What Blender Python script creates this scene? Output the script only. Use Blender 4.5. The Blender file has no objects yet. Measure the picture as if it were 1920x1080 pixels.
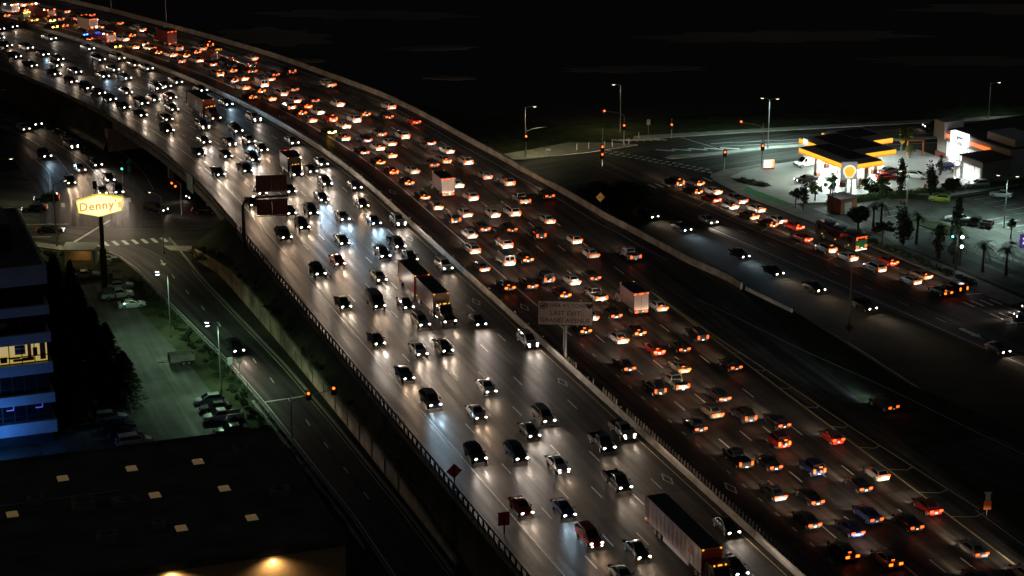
import bpy, math, random
from mathutils import Vector, Matrix
random.seed(7)
PI = math.pi
scene = bpy.context.scene
# ------------------------------------------------------------------ camera
CAM_H, PITCH, FOCAL_PX = 113.0, math.radians(18.0), 4080.0
cam_data = bpy.data.cameras.new('camera')
cam_data.sensor_width = 36.0
cam_data.lens = 36.0 * FOCAL_PX / 1920.0
cam_data.clip_start, cam_data.clip_end = 1.0, 8000.0
cam = bpy.data.objects.new('camera', cam_data)
scene.collection.objects.link(cam)
cam.location = (0, 0, CAM_H)
cam.rotation_euler = (PI / 2 - PITCH, 0, 0)
scene.camera = cam
# ------------------------------------------------------------------ night sky, exposure
world = bpy.data.worlds.new('World'); scene.world = world; world.use_nodes = True
wn = world.node_tree.nodes; wl = world.node_tree.links
bg = wn['Background']
sky = wn.new('ShaderNodeTexSky'); sky.sky_type = 'NISHITA'; sky.sun_disc = False
sky.sun_elevation = math.radians(1.0); sky.sun_rotation = math.radians(250.0)
sky.dust_density = 4.0
wl.new(sky.outputs[0], bg.inputs[0]); bg.inputs[1].default_value = 0.026
scene.view_settings.view_transform = 'Standard'
scene.view_settings.look = 'None'
scene.view_settings.exposure = 0.0
scene.view_settings.gamma = 1.0
scene.view_settings.use_curve_mapping = False
scene.render.engine = 'CYCLES'
cy = scene.cycles
cy.use_denoising = True
try: cy.denoiser = 'OPENIMAGEDENOISE'
except Exception: pass
cy.use_adaptive_sampling = False
cy.light_sampling_threshold = .04
cy.max_bounces = 3; cy.diffuse_bounces = 1; cy.glossy_bounces = 1; cy.transmission_bounces = 2
cy.sample_clamp_indirect = 1.0; cy.sample_clamp_direct = 0.0
cy.use_light_tree = True
cy.caustics_reflective = False; cy.caustics_refractive = False
COL = scene.collection
# ------------------------------------------------------------------ materials
MATS = {}
def nodes_of(name):
    m = bpy.data.materials.new(name); m.use_nodes = True
    MATS[name] = m
    return m, m.node_tree.nodes, m.node_tree.links, m.node_tree.nodes['Principled BSDF']
def plain(name, rgb, rough=.6, metal=0., spec=.5, var=.25, scale=1.5, bump=0., coat=0.):
    m, n, l, b = nodes_of(name)
    b.inputs['Roughness'].default_value = rough; b.inputs['Metallic'].default_value = metal
    b.inputs['Specular IOR Level'].default_value = spec; b.inputs['Coat Weight'].default_value = coat
    if var:
        tc = n.new('ShaderNodeTexCoord'); no = n.new('ShaderNodeTexNoise'); no.inputs['Scale'].default_value = scale
        no.inputs['Detail'].default_value = 6
        l.new(tc.outputs['Object'], no.inputs['Vector'])
        r = n.new('ShaderNodeMapRange'); r.inputs[3].default_value = 1 - var; r.inputs[4].default_value = 1 + var
        r.inputs[1].default_value = .3; r.inputs[2].default_value = .7
        l.new(no.outputs[0], r.inputs[0])
        mx = n.new('ShaderNodeVectorMath'); mx.operation = 'SCALE'; mx.inputs[0].default_value = rgb
        l.new(r.outputs[0], mx.inputs['Scale']); l.new(mx.outputs[0], b.inputs['Base Color'])
        if bump:
            bp = n.new('ShaderNodeBump'); bp.inputs['Strength'].default_value = bump; bp.inputs['Distance'].default_value = .05
            l.new(no.outputs[0], bp.inputs['Height']); l.new(bp.outputs[0], b.inputs['Normal'])
    else:
        b.inputs['Base Color'].default_value = (*rgb, 1)
    return m
def glow(name, rgb, strength, base=(.8, .8, .8), sample=True):
    m, n, l, b = nodes_of(name)
    b.inputs['Base Color'].default_value = (*base, 1)
    b.inputs['Emission Color'].default_value = (*rgb, 1); b.inputs['Emission Strength'].default_value = strength
    if not sample: m.cycles.emission_sampling = 'NONE'
    return m
def road_mat(name, rgb, lanes, rough=.6, spec=.45, wear_glare=.6, along=.018):
    # UV holds metres: u across the carriageway, v along it
    m, n, l, b = nodes_of(name)
    uv = n.new('ShaderNodeUVMap')
    def noise(sx, sy, scale, detail=5):
        mp = n.new('ShaderNodeMapping'); mp.inputs['Scale'].default_value = (sx, sy, 1)
        l.new(uv.outputs[0], mp.inputs[0])
        t = n.new('ShaderNodeTexNoise'); t.inputs['Scale'].default_value = scale; t.inputs['Detail'].default_value = detail
        l.new(mp.outputs[0], t.inputs['Vector']); return t.outputs[0]
    def mrange(src, a, bb, lo, hi):
        r = n.new('ShaderNodeMapRange'); r.inputs[1].default_value = a; r.inputs[2].default_value = bb
        r.inputs[3].default_value = lo; r.inputs[4].default_value = hi; l.new(src, r.inputs[0]); return r.outputs[0]
    def mul(a, bb):
        r = n.new('ShaderNodeMath'); r.operation = 'MULTIPLY'
        for i, v in enumerate((a, bb)):
            if isinstance(v, float): r.inputs[i].default_value = v
            else: l.new(v, r.inputs[i])
        return r.outputs[0]
    streak = mrange(noise(1.1 if along < .1 else along, along, 1.0), .32, .68, 1 - wear_glare, 1 + wear_glare)  # worn streaks, contrast raised to imitate drawn-out headlight pools
    patch = mrange(noise(.2, .06, 1.0, 4), .35, .65, .66, 1.3)
    fine = mrange(noise(1, 1, 3.0), .3, .7, .85, 1.15)
    val = mul(mul(streak, patch), fine)
    if lanes:
        sp = n.new('ShaderNodeSeparateXYZ'); l.new(uv.outputs[0], sp.inputs[0])
        w = n.new('ShaderNodeMath'); w.operation = 'SINE'
        k = n.new('ShaderNodeMath'); k.operation = 'MULTIPLY_ADD'; l.new(sp.outputs[0], k.inputs[0])
        k.inputs[1].default_value = 2 * PI / lanes[0]; k.inputs[2].default_value = lanes[1]
        l.new(k.outputs[0], w.inputs[0])
        val = mul(val, mrange(w.outputs[0], -1, 1, .72, 1.2))
        # every cast slab has its own tint
        dv = n.new('ShaderNodeVectorMath'); dv.operation = 'DIVIDE'; dv.inputs[1].default_value = (4.03, 4.57, 1); l.new(uv.outputs[0], dv.inputs[0])
        fl_ = n.new('ShaderNodeVectorMath'); fl_.operation = 'FLOOR'; l.new(dv.outputs[0], fl_.inputs[0])
        wn_ = n.new('ShaderNodeTexWhiteNoise'); wn_.noise_dimensions = '2D'; l.new(fl_.outputs[0], wn_.inputs['Vector'])
        val = mul(val, mrange(wn_.outputs[0], 0, 1, .8, 1.2))
        # transverse slab joints every 4.5 m
        f = n.new('ShaderNodeMath'); f.operation = 'MODULO'; f.inputs[1].default_value = 4.57
        ad = n.new('ShaderNodeMath'); ad.operation = 'ADD'; ad.inputs[1].default_value = 914.0
        l.new(sp.outputs[1], ad.inputs[0]); l.new(ad.outputs[0], f.inputs[0])
        val = mul(val, mrange(f.outputs[0], .1, .16, .6, 1.0))
    sc = n.new('ShaderNodeVectorMath'); sc.operation = 'SCALE'; sc.inputs[0].default_value = rgb
    l.new(val, sc.inputs['Scale']); l.new(sc.outputs[0], b.inputs['Base Color'])
    b.inputs['Specular IOR Level'].default_value = spec
    l.new(mrange(noise(1.3, .03, 1.0), .34, .66, rough - .13, rough + .17), b.inputs['Roughness'])
    b.inputs['Specular Tint'].default_value = (1, .86, .74, 1)
    bp = n.new('ShaderNodeBump'); bp.inputs['Strength'].default_value = .25; bp.inputs['Distance'].default_value = .02
    l.new(noise(1, 1, 9.0), bp.inputs['Height']); l.new(bp.outputs[0], b.inputs['Normal'])
    return m
road_mat('freeway_concrete', (.082, .072, .063), (4.03, .2), .5, .14)
road_mat('asphalt', (.062, .06, .057), None, .62, .2)
road_mat('lot_asphalt', (.07, .07, .066), None, .62, wear_glare=.4, along=.22)
plain('dirt', (.05, .045, .03), .9, var=.5, scale=.12, spec=.2)
plain('verge', (.045, .05, .022), .9, var=.55, scale=.35, spec=.2, bump=.6)
plain('mud', (.3, .22, .17), .85, var=.4, scale=.02, spec=.2)
plain('concrete', (.36, .34, .3), .75, var=.3, scale=.6, spec=.3, bump=.1)
plain('barrier_concrete', (.25, .215, .175), .8, var=.4, scale=.45, spec=.25, bump=.1)
plain('tan_lit_wall', (.52, .41, .27), .85, var=.55, scale=.35, spec=.2, bump=.2)  # tan lamplight on the retaining wall is mixed into this colour
plain('concrete_dark', (.22, .21, .19), .8, var=.35, scale=.5, spec=.3)
plain('sidewalk', (.3, .29, .26), .8, var=.22, scale=.5, spec=.3)
plain('forecourt', (.42, .43, .41), .6, var=.15, scale=.3, spec=.4)
plain('paint_white', (.75, .74, .7), .55, var=.3, scale=2.5)
plain('paint_yellow', (.72, .6, .28), .55, var=.3, scale=2.5)
plain('paint_green', (.05, .3, .1), .6, var=.2)
plain('galvanised', (.42, .43, .42), .45, metal=.6, var=.15)
plain('weathered_rail', (.16, .15, .13), .7, metal=.3, var=.35)
plain('dark_steel', (.04, .035, .03), .5, var=.2)
plain('rust_panel', (.34, .13, .1), .6, var=.2, scale=3)
plain('rust_rib', (.08, .035, .03), .6, var=.2)
plain('black_rubber', (.015, .015, .015), .8, var=0)
plain('rim_metal', (.5, .5, .5), .35, metal=.8, var=0)
plain('chrome', (.75, .74, .7), .16, metal=1., var=0)
plain('glass_dark', (.012, .013, .016), .06, spec=.6, var=0)
plain('plate_white', (.75, .75, .72), .5, var=0)
plain('trim_black', (.02, .02, .02), .5, var=0)
plain('paddle', (.34, .32, .28), .8, var=.2)
plain('sign_yellow', (.75, .42, .02), .5, var=.1)
plain('sign_orange', (.85, .16, .02), .5, var=.1)
plain('sign_red', (.75, .05, .03), .5, var=.1)
plain('sign_green', (.01, .22, .1), .5, var=.1)
plain('sign_white', (.75, .73, .68), .5, var=.08, scale=.5)
plain('sign_face', (.82, .7, .62), .45, var=.22, scale=.7)
plain('sign_grey', (.3, .3, .3), .6, var=.1)
plain('ink', (.03, .03, .03), .6, var=0)
plain('trailer_white', (.78, .62, .58), .4, var=.12, scale=.6)
plain('trailer_roof', (.06, .055, .05), .7, var=.2)
plain('trailer_red', (.6, .05, .03), .45, var=.1)
plain('trailer_brown', (.12, .09, .07), .55, var=.2)
plain('trailer_maroon', (.22, .04, .035), .55, var=.15)
plain('bark', (.1, .07, .045), .9, var=.35, scale=3)
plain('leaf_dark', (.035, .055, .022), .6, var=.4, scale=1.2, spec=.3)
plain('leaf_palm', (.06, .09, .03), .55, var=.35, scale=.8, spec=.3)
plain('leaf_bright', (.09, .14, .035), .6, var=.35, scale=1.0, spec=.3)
plain('conifer', (.016, .022, .014), .8, var=.4, scale=.7, spec=.2)
plain('building_band', (.5, .49, .47), .7, var=.12, scale=.4)
plain('building_dark', (.035, .034, .036), .35, var=.3, scale=.4)
plain('roof_tar', (.13, .105, .085), .9, var=.4, scale=.25, spec=.2)
plain('stucco', (.55, .36, .18), .8, var=.1)
plain('store_grey', (.55, .54, .52), .7, var=.08)
plain('store_dark', (.4, .4, .37), .7, var=.12)
plain('store_brick', (.28, .09, .06), .8, var=.2, scale=3)
plain('canopy_roof', (.1, .085, .075), .8, var=.2)
plain('canopy_edge', (.72, .62, .55), .6, var=.1)
plain('skylight', (.55, .42, .24), .35, var=.15, scale=.8)
plain('wood_orange', (.62, .2, .05), .6, var=.1)
for key, rgb in dict(k=(.012, .012, .014), d=(.05, .05, .055), g=(.34, .34, .34), w=(.72, .71, .68), r=(.42, .02, .015),
                     u=(.03, .05, .16), n=(.36, .28, .19), y=(.42, .46, .04), m=(.2, .035, .03)).items():
    plain('paint_' + key, rgb, .32, metal=.15, var=0, coat=.6)
glow('lamp_white', (1, .93, .82), 7, sample=False)
glow('lamp_warm', (1, .84, .6), 5, sample=False)
glow('lamp_xenon', (.86, .93, 1), 8, sample=False)
glow('lamp_amber', (1, .42, .02), 1.5, sample=False)
glow('lamp_off', (1, 1, 1), 0, base=(.5, .5, .5))
glow('tail_lit', (1, .085, .006), 3.2, base=(.2, .015, .01))
glow('tail_brake', (1, .12, .008), 5.0, base=(.2, .015, .01))
glow('tail_off', (1, .05, .0), 0, base=(.3, .02, .01))
glow('beacon_blue', (.03, .12, 1), 26)
glow('beacon_red', (1, .1, .01), 12)
glow('beacon_amber', (1, .5, .03), 14)
glow('flood_white', (.9, .95, 1), 12)
glow('signal_red', (1, .11, .01), 4)
glow('signal_green', (.1, 1, .7), 3)
glow('street_lens', (.72, .9, 1), 14, sample=False)
glow('street_lens_yellow', (1, .92, .55), 3, sample=False)
glow('diner_face', (1, .88, .42), 1.45)
glow('diner_rim', (.95, .72, .02), .95)
glow('diner_letter', (1, .36, .03), .8)
glow('diner_red', (1, .1, .02), .9)
glow('fascia_yellow', (1, .43, .015), 1.5)
glow('fascia_orange', (1, .17, .01), 1.2)
glow('store_white', (.93, .97, 1), 1.6)
glow('store_inside', (.85, .92, .85), .7)
glow('emblem_yellow', (1, .66, .02), .95)
glow('pylon_face', (.55, .56, .6), .35)
glow('emblem_white', (1, .98, .9), 1.1)
glow('office_glow', (1, .72, .16), .42)
glow('office_pale', (1, .82, .62), .55)
glow('violet_glow', (.2, .12, 1), .3)
glow('purple_panel', (.1, .03, .5), .22)
glow('board_white', (1, .8, .6), 1.5)
glow('board_orange', (1, .22, .03), 1.6)
glow('dark_screen', (.5, .5, .5), .25)
glow('wall_lamp', (1, .75, .4), 14, sample=False)
glow('under_light', (.85, 1, .92), 9, sample=False)
M = MATS
# ------------------------------------------------------------------ mesh helpers
class MB:
    def __init__(s): s.v = []; s.f = []; s.m = []; s.uv = {}
    def poly(s, pts, mi=0):
        b = len(s.v); s.v += [tuple(p) for p in pts]; s.f.append(tuple(range(b, b + len(pts)))); s.m.append(mi)
    def box(s, x0, x1, y0, y1, z0, z1, mi=0):
        b = len(s.v)
        s.v += [(x0, y0, z0), (x1, y0, z0), (x1, y1, z0), (x0, y1, z0), (x0, y0, z1), (x1, y0, z1), (x1, y1, z1), (x0, y1, z1)]
        for f in ((3, 2, 1, 0), (4, 5, 6, 7), (0, 1, 5, 4), (1, 2, 6, 5), (2, 3, 7, 6), (3, 0, 4, 7)):
            s.f.append(tuple(b + i for i in f)); s.m.append(mi)
        return s
    def rings(s, rs, closed=True, caps=True, mi=0):
        b = len(s.v); n = len(rs[0])
        for r in rs: s.v += [tuple(p) for p in r]
        for i in range(len(rs) - 1):
            for j in range(n if closed else n - 1):
                k = (j + 1) % n
                s.f.append((b + i * n + j, b + i * n + k, b + (i + 1) * n + k, b + (i + 1) * n + j)); s.m.append(mi)
        if caps:
            s.f.append(tuple(b + j for j in range(n - 1, -1, -1))); s.m.append(mi)
            s.f.append(tuple(b + (len(rs) - 1) * n + j for j in range(n))); s.m.append(mi)
        return s
    def tube(s, pts, rads, n=8, caps=True, mi=0):
        rs = []
        for i, p in enumerate(pts):
            p = Vector(p)
            d = (Vector(pts[min(i + 1, len(pts) - 1)]) - Vector(pts[max(i - 1, 0)])).normalized()
            a = d.cross(Vector((0, 0, 1)) if abs(d.z) < .9 else Vector((0, 1, 0))).normalized(); c = d.cross(a)
            r = rads[i] if isinstance(rads, (list, tuple)) else rads
            rs.append([p + a * (r * math.cos(2 * PI * k / n)) + c * (r * math.sin(2 * PI * k / n)) for k in range(n)])
        return s.rings(rs, True, caps, mi)
    def disc_x(s, cx, cy, cz, r, w, n=14, mi=0):   # wheel-like cylinder, axis along x
        return s.rings([[(cx - w / 2, cy + r * math.cos(2 * PI * k / n), cz + r * math.sin(2 * PI * k / n)) for k in range(n)],
                        [(cx + w / 2, cy + r * math.cos(2 * PI * k / n), cz + r * math.sin(2 * PI * k / n)) for k in range(n)]], True, True, mi)
    def mesh(s, name, mats, smooth=None, recalc=True):
        me = bpy.data.meshes.new(name); me.from_pydata(s.v, [], s.f)
        for m in (mats if isinstance(mats, (list, tuple)) else [mats]): me.materials.append(M[m] if isinstance(m, str) else m)
        if any(s.m): me.polygons.foreach_set('material_index', s.m)
        if recalc:
            import bmesh
            bm = bmesh.new(); bm.from_mesh(me); bmesh.ops.recalc_face_normals(bm, faces=bm.faces); bm.to_mesh(me); bm.free()
        if smooth is not None:
            me.shade_smooth(); me.set_sharp_from_angle(angle=math.radians(smooth))
        me.update(); return me
def link(name, me, parent=None, loc=(0, 0, 0), rz=0., rot=None):
    o = bpy.data.objects.new(name, me); COL.objects.link(o)
    o.location = loc
    o.rotation_euler = rot if rot else (0, 0, rz)
    if parent is not None: o.parent = parent
    return o
def tag(o, label, cat, group=None):
    o['label'] = label; o['category'] = cat
    if group: o['group'] = group
    return o
def struct(o): o['kind'] = 'structure'; return o
def stuff(o): o['kind'] = 'stuff'; return o
def thing(name, label, cat, loc=(0, 0, 0), rz=0., group=None):
    o = link(name, None, None, loc, rz); return tag(o, label, cat, group)
def text_mesh(txt, size, mat, extrude=.01, shear=0., align='CENTER', spacing=1.0, bold=0.):
    c = bpy.data.curves.new('lettering', 'FONT'); c.body = txt; c.size = size; c.extrude = extrude; c.shear = shear
    c.align_x = align; c.align_y = 'CENTER'; c.space_character = spacing; c.resolution_u = 3; c.offset = bold
    o = bpy.data.objects.new('lettering', c); COL.objects.link(o)
    dg = bpy.context.evaluated_depsgraph_get(); me = bpy.data.meshes.new_from_object(o.evaluated_get(dg))
    bpy.data.objects.remove(o); me.materials.clear(); me.materials.append(M[mat]); return me
def spot(name, parent, loc, target_dir, power, rgb, angle=150., blend=.6, radius=.15):
    d = bpy.data.lights.new(name, 'SPOT'); d.energy = power; d.color = rgb; d.spot_size = math.radians(angle); d.spot_blend = blend
    d.shadow_soft_size = radius
    o = bpy.data.objects.new(name, d); COL.objects.link(o); o.location = loc
    o.rotation_euler = Vector(target_dir).to_track_quat('-Z', 'Y').to_euler()
    if parent is not None: o.parent = parent
    return o
# ------------------------------------------------------------------ freeway alignment: s metres away along the median, d metres to its right
ZF = 6.0
def _heading(s):
    if s < 182.93: return 160.516
    if s < 314.0: return 160.516 - .129 * (s - 182.93)
    return 160.516 - .129 * (314.0 - 182.93) - .115 * (s - 314.0)
_ALIGN = {}
def _build():
    x, y = 37.558, 210.3
    for i in range(0, 800):
        a = math.radians(_heading(i + .5)); _ALIGN[i] = (x, y); x -= math.sin(a); y -= math.cos(a)
    x, y = 37.558, 210.3
    for i in range(0, -140, -1):
        _ALIGN[i] = (x, y); a = math.radians(_heading(i - .5)); x += math.sin(a); y += math.cos(a)
_build()
def P(s, d, z=ZF):
    i = math.floor(s); t = s - i
    x = _ALIGN[i][0] * (1 - t) + _ALIGN[i + 1][0] * t; y = _ALIGN[i][1] * (1 - t) + _ALIGN[i + 1][1] * t
    a = math.radians(_heading(s))
    return Vector((x - math.cos(a) * d, y + math.sin(a) * d, z))
def rz_at(s): return -math.radians(_heading(s))     # rotation that turns +Y into the direction towards the viewer
# station frame (gas station, shop and right-hand frontage road)
UA = math.radians(152.0); UU = Vector((math.sin(UA), math.cos(UA), 0)); VV = Vector((-UU.y, UU.x, 0)); OO = Vector((40., 422., 0))
def Q(u, v, z=0.): return OO + UU * u + VV * v + Vector((0, 0, z))
RQ = math.atan2(VV.y, VV.x)      # rotation that turns +X into VV (and +Y into -UU)
def lerp_tab(tab, s):
    if s <= tab[0][0]: return tab[0][1]
    for (a, va), (b, vb) in zip(tab, tab[1:]):
        if s <= b: return va + (vb - va) * (s - a) / (b - a)
    return tab[-1][1]
def frange(a, b, st):
    out = []; x = a
    while x < b - 1e-6: out.append(x); x += st
    return out + [b]
def sheet(name, rows, mat, uvs=None, skirt=0., thick=None):
    """rows: list of rows of points (equal length); uvs: same layout of (u, v)"""
    mb = MB(); n = len(rows[0])
    vs = [tuple(p) for r in rows for p in r]; fs = []
    for i in range(len(rows) - 1):
        for j in range(n - 1): fs.append((i * n + j, i * n + j + 1, (i + 1) * n + j + 1, (i + 1) * n + j))
    me = bpy.data.meshes.new(name); me.from_pydata(vs, [], fs); me.materials.append(M[mat])
    if uvs:
        flat = [u for r in uvs for u in r]
        lay = me.uv_layers.new(name='UVMap')
        for lp in me.loops: lay.data[lp.index].uv = flat[lp.vertex_index]
    import bmesh
    bm = bmesh.new(); bm.from_mesh(me); bmesh.ops.recalc_face_normals(bm, faces=bm.faces)
    up = sum(f.normal.z * f.calc_area() for f in bm.faces)
    if up < 0: bmesh.ops.reverse_faces(bm, faces=bm.faces)
    bm.to_mesh(me); bm.free(); me.update()
    return me
def flat_poly(name, pts, z, mat, uvscale=1.):
    mb = MB(); mb.poly([(p[0], p[1], z) for p in pts]); me = mb.mesh(name, mat, recalc=False)
    lay = me.uv_layers.new(name='UVMap')
    for lp in me.loops:
        v = me.vertices[lp.vertex_index].co; lay.data[lp.index].uv = (v.x, v.y)
    if me.polygons[0].normal.z < 0: me.flip_normals()
    return me
def slab(name, pts, z0, z1, mat):
    mb = MB(); n = len(pts)
    mb.rings([[(p[0], p[1], z0) for p in pts], [(p[0], p[1], z1) for p in pts]])
    return mb.mesh(name, mat)
def strip(name, left, right, z, mat):
    rows = [[(a[0], a[1], z), (b[0], b[1], z)] for a, b in zip(left, right)]
    L = 0.; uv = []
    for i, (a, b) in enumerate(zip(left, right)):
        if i: L += math.hypot(a[0] - left[i - 1][0], a[1] - left[i - 1][1])
        w = math.hypot(a[0] - b[0], a[1] - b[1]); uv.append([(0, L), (w, L)])
    return sheet(name, rows, mat, uv)
# ================================================================== THE SETTING
mb = MB(); mb.poly([(-3000, -200, -.06), (3000, -200, -.06), (3000, 5000, -.06), (-3000, 5000, -.06)])
struct(link('ground', mb.mesh('ground', 'dirt', recalc=False)))
# dark tidal flat beyond the freeway: still water with low mud banks
m, n, l, b = nodes_of('bay_water')
b.inputs['Base Color'].default_value = (.075, .055, .045, 1); b.inputs['Roughness'].default_value = .6; b.inputs['Specular IOR Level'].default_value = .12
shore = [P(480, 44, 0), P(420, 41, 0), P(360, 38, 0), P(300, 40, 0), P(262, 46, 0), (12, 462, 0), (60, 476, 0), (120, 488, 0), (400, 560, 0), (2500, 900, 0), (2500, 4500, 0), (-2500, 4500, 0), (-700, 900, 0)]
struct(link('bay_water', flat_poly('bay_water', [(p[0], p[1]) for p in shore], -.03, 'bay_water')))
for k, (cx, cyy, rx, ry) in enumerate([(-62, 560, 20, 16), (-20, 545, 14, 5), (-40, 590, 40, 9), (30, 520, 22, 6), (-52, 530, 9, 3.2), (70, 560, 45, 12), (-15, 510, 10, 3), (160, 600, 60, 14), (110, 530, 36, 7)]):
    pts = []
    for i in range(26):
        a = 2 * PI * i / 26; r = .72 + .28 * math.sin(3 * a + k) * math.cos(5 * a - 2 * k)
        pts.append((cx + rx * r * math.cos(a), cyy + ry * r * math.sin(a)))
    mb = MB(); mb.rings([[(x, y, -.05) for x, y in pts], [(cx + (x - cx) * .8, cyy + (y - cyy) * .8, .18) for x, y in pts]])
    struct(link('mudflat', mb.mesh('mudflat', 'mud', 40)))
# ---- freeway earthworks and deck
LEFT_EDGE = -29.6
WT = [(42, .6), (60, 2.2), (80, 2.9), (110, 2.4), (135, 3.2), (150, 3.4), (165, 2.2), (176, 1.6)]
WD = [(40, -31.9), (90, -32.2), (120, -32.6), (140, -33.2), (165, -34.0), (178, -36.5)]
RIGHT = [(-110, 30.6), (20, 30.6), (44, 30.8), (115, 38.5), (127, 36.0), (145, 34.2), (157, 32.8), (171, 32.0), (192, 29.9), (215, 28.7), (254, 29.0), (280, 27.6), (302, 27.1), (350, 25.2), (400, 25.4), (480, 25.5)]
TOPR = [(-110, 62), (0, 58), (20, 54), (66, 42), (100, 41.5), (115, 39.4), (127, 37.0), (145, 35.2), (157, 33.8), (178, 32.6)] + [(s, d + .9) for s, d in RIGHT if s > 178]
for a, bb in ((-108, 179), (263, 480)):
    rows = []
    for s in frange(a, bb, 6):
        tr = lerp_tab(TOPR, s)
        wd_, wt_ = (lerp_tab(WD, s) + .1, lerp_tab(WT, s) - .12) if 42 < s < 180 else (-31.6 if s < 100 else -32.4, .4)
        rows.append([P(s, wd_, -.1), P(s, wd_, wt_), P(s, -30.4, ZF - .03), P(s, 0, ZF - .03), P(s, tr, ZF - .03), P(s, tr + 9.5, -.1)])
    mb = MB(); mb.rings(rows, closed=True, caps=True)
    struct(link('freeway_embankment', mb.mesh('freeway_embankment', 'verge')))
rows = [[P(s, -30.2, 4.75), P(s, -30.2, ZF - .02), P(s, lerp_tab(TOPR, s) - .2, ZF - .02), P(s, lerp_tab(TOPR, s) - .2, 4.75)] for s in frange(178, 264, 4)]
mb = MB(); mb.rings(rows)
bridge = tag(link('freeway_bridge', mb.mesh('freeway_bridge', 'concrete_dark')), 'concrete bridge deck carrying the freeway over the side street', 'bridge')
for s0, s1 in ((177.6, 179.4), (262.6, 264.4)):
    me = slab('abutment', [P(s0, -31.5), P(s1, -31.5), P(s1, 30), P(s0, 30)], -.1, 4.74, 'concrete'); link('abutment', me, bridge)
for s in (207, 235):
    for d in (-27, -20, -13, -6, 6, 13, 20):
        mb = MB(); mb.tube([(0, 0, -.1), (0, 0, 4.74)], .55, 12); link('column', mb.mesh('column', 'concrete', 40), bridge, P(s, d, 0))
rows = []; uvs = []
for s in frange(-108, 480, 4):
    r = lerp_tab(RIGHT, s)
    ds = [LEFT_EDGE, -25, -20, -15, -10, -5, 0, 6, 12, 18, 24, r]
    rows.append([P(s, d) for d in ds]); uvs.append([(d, s) for d in ds])
freeway = struct(link('freeway', sheet('freeway', rows, 'freeway_concrete', uvs)))
# on-ramp that joins from the right
RAMP_L = [(-30, 44), (0, 41), (20, 38), (44, 31.0), (66, 27)]
RAMP_R = [(-30, 60), (0, 52.5), (20, 48.4), (44, 43.2), (66, 38.9), (86, 36.3), (100, 36)]
ss = frange(-30, 44, 4)
ramp_r = struct(link('on_ramp', strip('on_ramp', [P(s, lerp_tab(RAMP_L, s)) for s in ss], [P(s, lerp_tab(RAMP_R, s)) for s in ss], ZF - .006, 'asphalt')))
# ---- painted lines
ZM = ZF + .006
def line_strip(name, fd, s0, s1, w, mat, parent=freeway, z=ZM, step=4):
    ss = frange(s0, s1, step)
    rows = [[P(s, fd(s) - w / 2, z), P(s, fd(s) + w / 2, z)] for s in ss]
    return link(name, sheet(name, rows, mat), parent)
line_strip('edge_line', lambda s: -25.25, -100, 470, .2, 'paint_white')
line_strip('edge_line', lambda s: -1.55, -100, 470, .16, 'paint_yellow')
line_strip('edge_line', lambda s: -28.9, 40, 178, .12, 'paint_white')
line_strip('edge_line', lambda s: 5.0, 100, 470, .24, 'paint_white')
line_strip('edge_line', lambda s: 24.35, -100, 116, .22, 'paint_yellow')
YB = [(-100, 33), (20, 29.0), (34, 28.1), (54, 26.75), (75, 25.95), (96, 24.9), (116, 24.45)]
line_strip('edge_line', lambda s: lerp_tab(YB, s), 24, 116, .22, 'paint_yellow')
line_strip('edge_line', lambda s: lerp_tab(RIGHT, s) - 2.2, 130, 470, .15, 'paint_white')
RL = [(-30, 57.5), (0, 51), (20, 46.9), (44, 42.0), (66, 38.3), (83, 34.5), (97, 32.2), (110, 29.8), (130, 33.4)]
line_strip('edge_line', lambda s: lerp_tab(RL, s), -20, 110, .13, 'paint_white')
line_strip('edge_line', lambda s: 28.2, -100, 24, .14, 'paint_white')
for i in range(13):          # chevrons in the gore
    s = 23.2 + 7.78 * i; a, c = 24.45, lerp_tab(YB, s)
    if c - a < .35: continue
    mid = a + (c - a) * .62; mb = MB()
    for (p, q, s0, s1) in ((a, mid, s, s - .95), (mid, c, s - .95, s - .3)):
        mb.poly([P(s0 - .12, p, ZM), P(s1 - .12, q, ZM), P(s1 + .12, q, ZM), P(s0 + .12, p, ZM)])
    link('chevron_mark', mb.mesh('chevron_mark', 'paint_yellow'), freeway)
dash_me = {}
def dash_mesh(L, w, mat):
    k = (L, w, mat)
    if k not in dash_me:
        mb = MB(); mb.poly([(-w / 2, 0, 0), (w / 2, 0, 0), (w / 2, L, 0), (-w / 2, L, 0)]); dash_me[k] = mb.mesh('lane_dash', mat, recalc=False)
    return dash_me[k]
def dashes(fd, phase, s0, s1, L=3.66, w=.2, per=14.63, mat='paint_white', name='lane_dash', z=ZM, parent=freeway):
    k = math.ceil((s0 - phase) / per)
    while phase + k * per < s1:
        s = phase + k * per
        p = P(s, fd if not callable(fd) else fd(s), z)
        link(name, dash_mesh(L, w, mat), parent, p, rz_at(s - L / 2)); k += 1
for d, ph in ((-5.1, 2.2), (-9.05, 13.2), (-13.05, 2.3), (-17.05, 3.3), (-21.1, 13.0), (8.5, 11.4), (12.3, 13.1), (15.85, 13.5), (19.45, 12.7)):
    dashes(d, ph, -5 if d < 0 else -40, 400)
dashes(23.9, 12.7, 118, 400, L=4.2)
dashes(5.0, 3.7, -30, 100, L=1.25, per=4.63, w=.17, mat='paint_yellow')
dm = MB()                              # car-pool diamond
for sx in (-1, 1):
    for sy in (-1, 1):
        dm.poly([(0, sy * 2.0, 0), (0, sy * 1.45, 0), (sx * .42, 0, 0), (sx * .62, 0, 0)])
dme = dm.mesh('diamond_mark', 'paint_white', recalc=False)
for s, d in ((186, 2.6), (186.5, -3.5), (156.5, -3.1), (45.2, -3.2), (40, 3.1), (120, -3.3), (115, 2.9), (250, 2.6), (82, -3.3), (10, 3.1)):
    link('diamond_mark', dme, freeway, P(s, d, ZM), rz_at(s))
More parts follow.
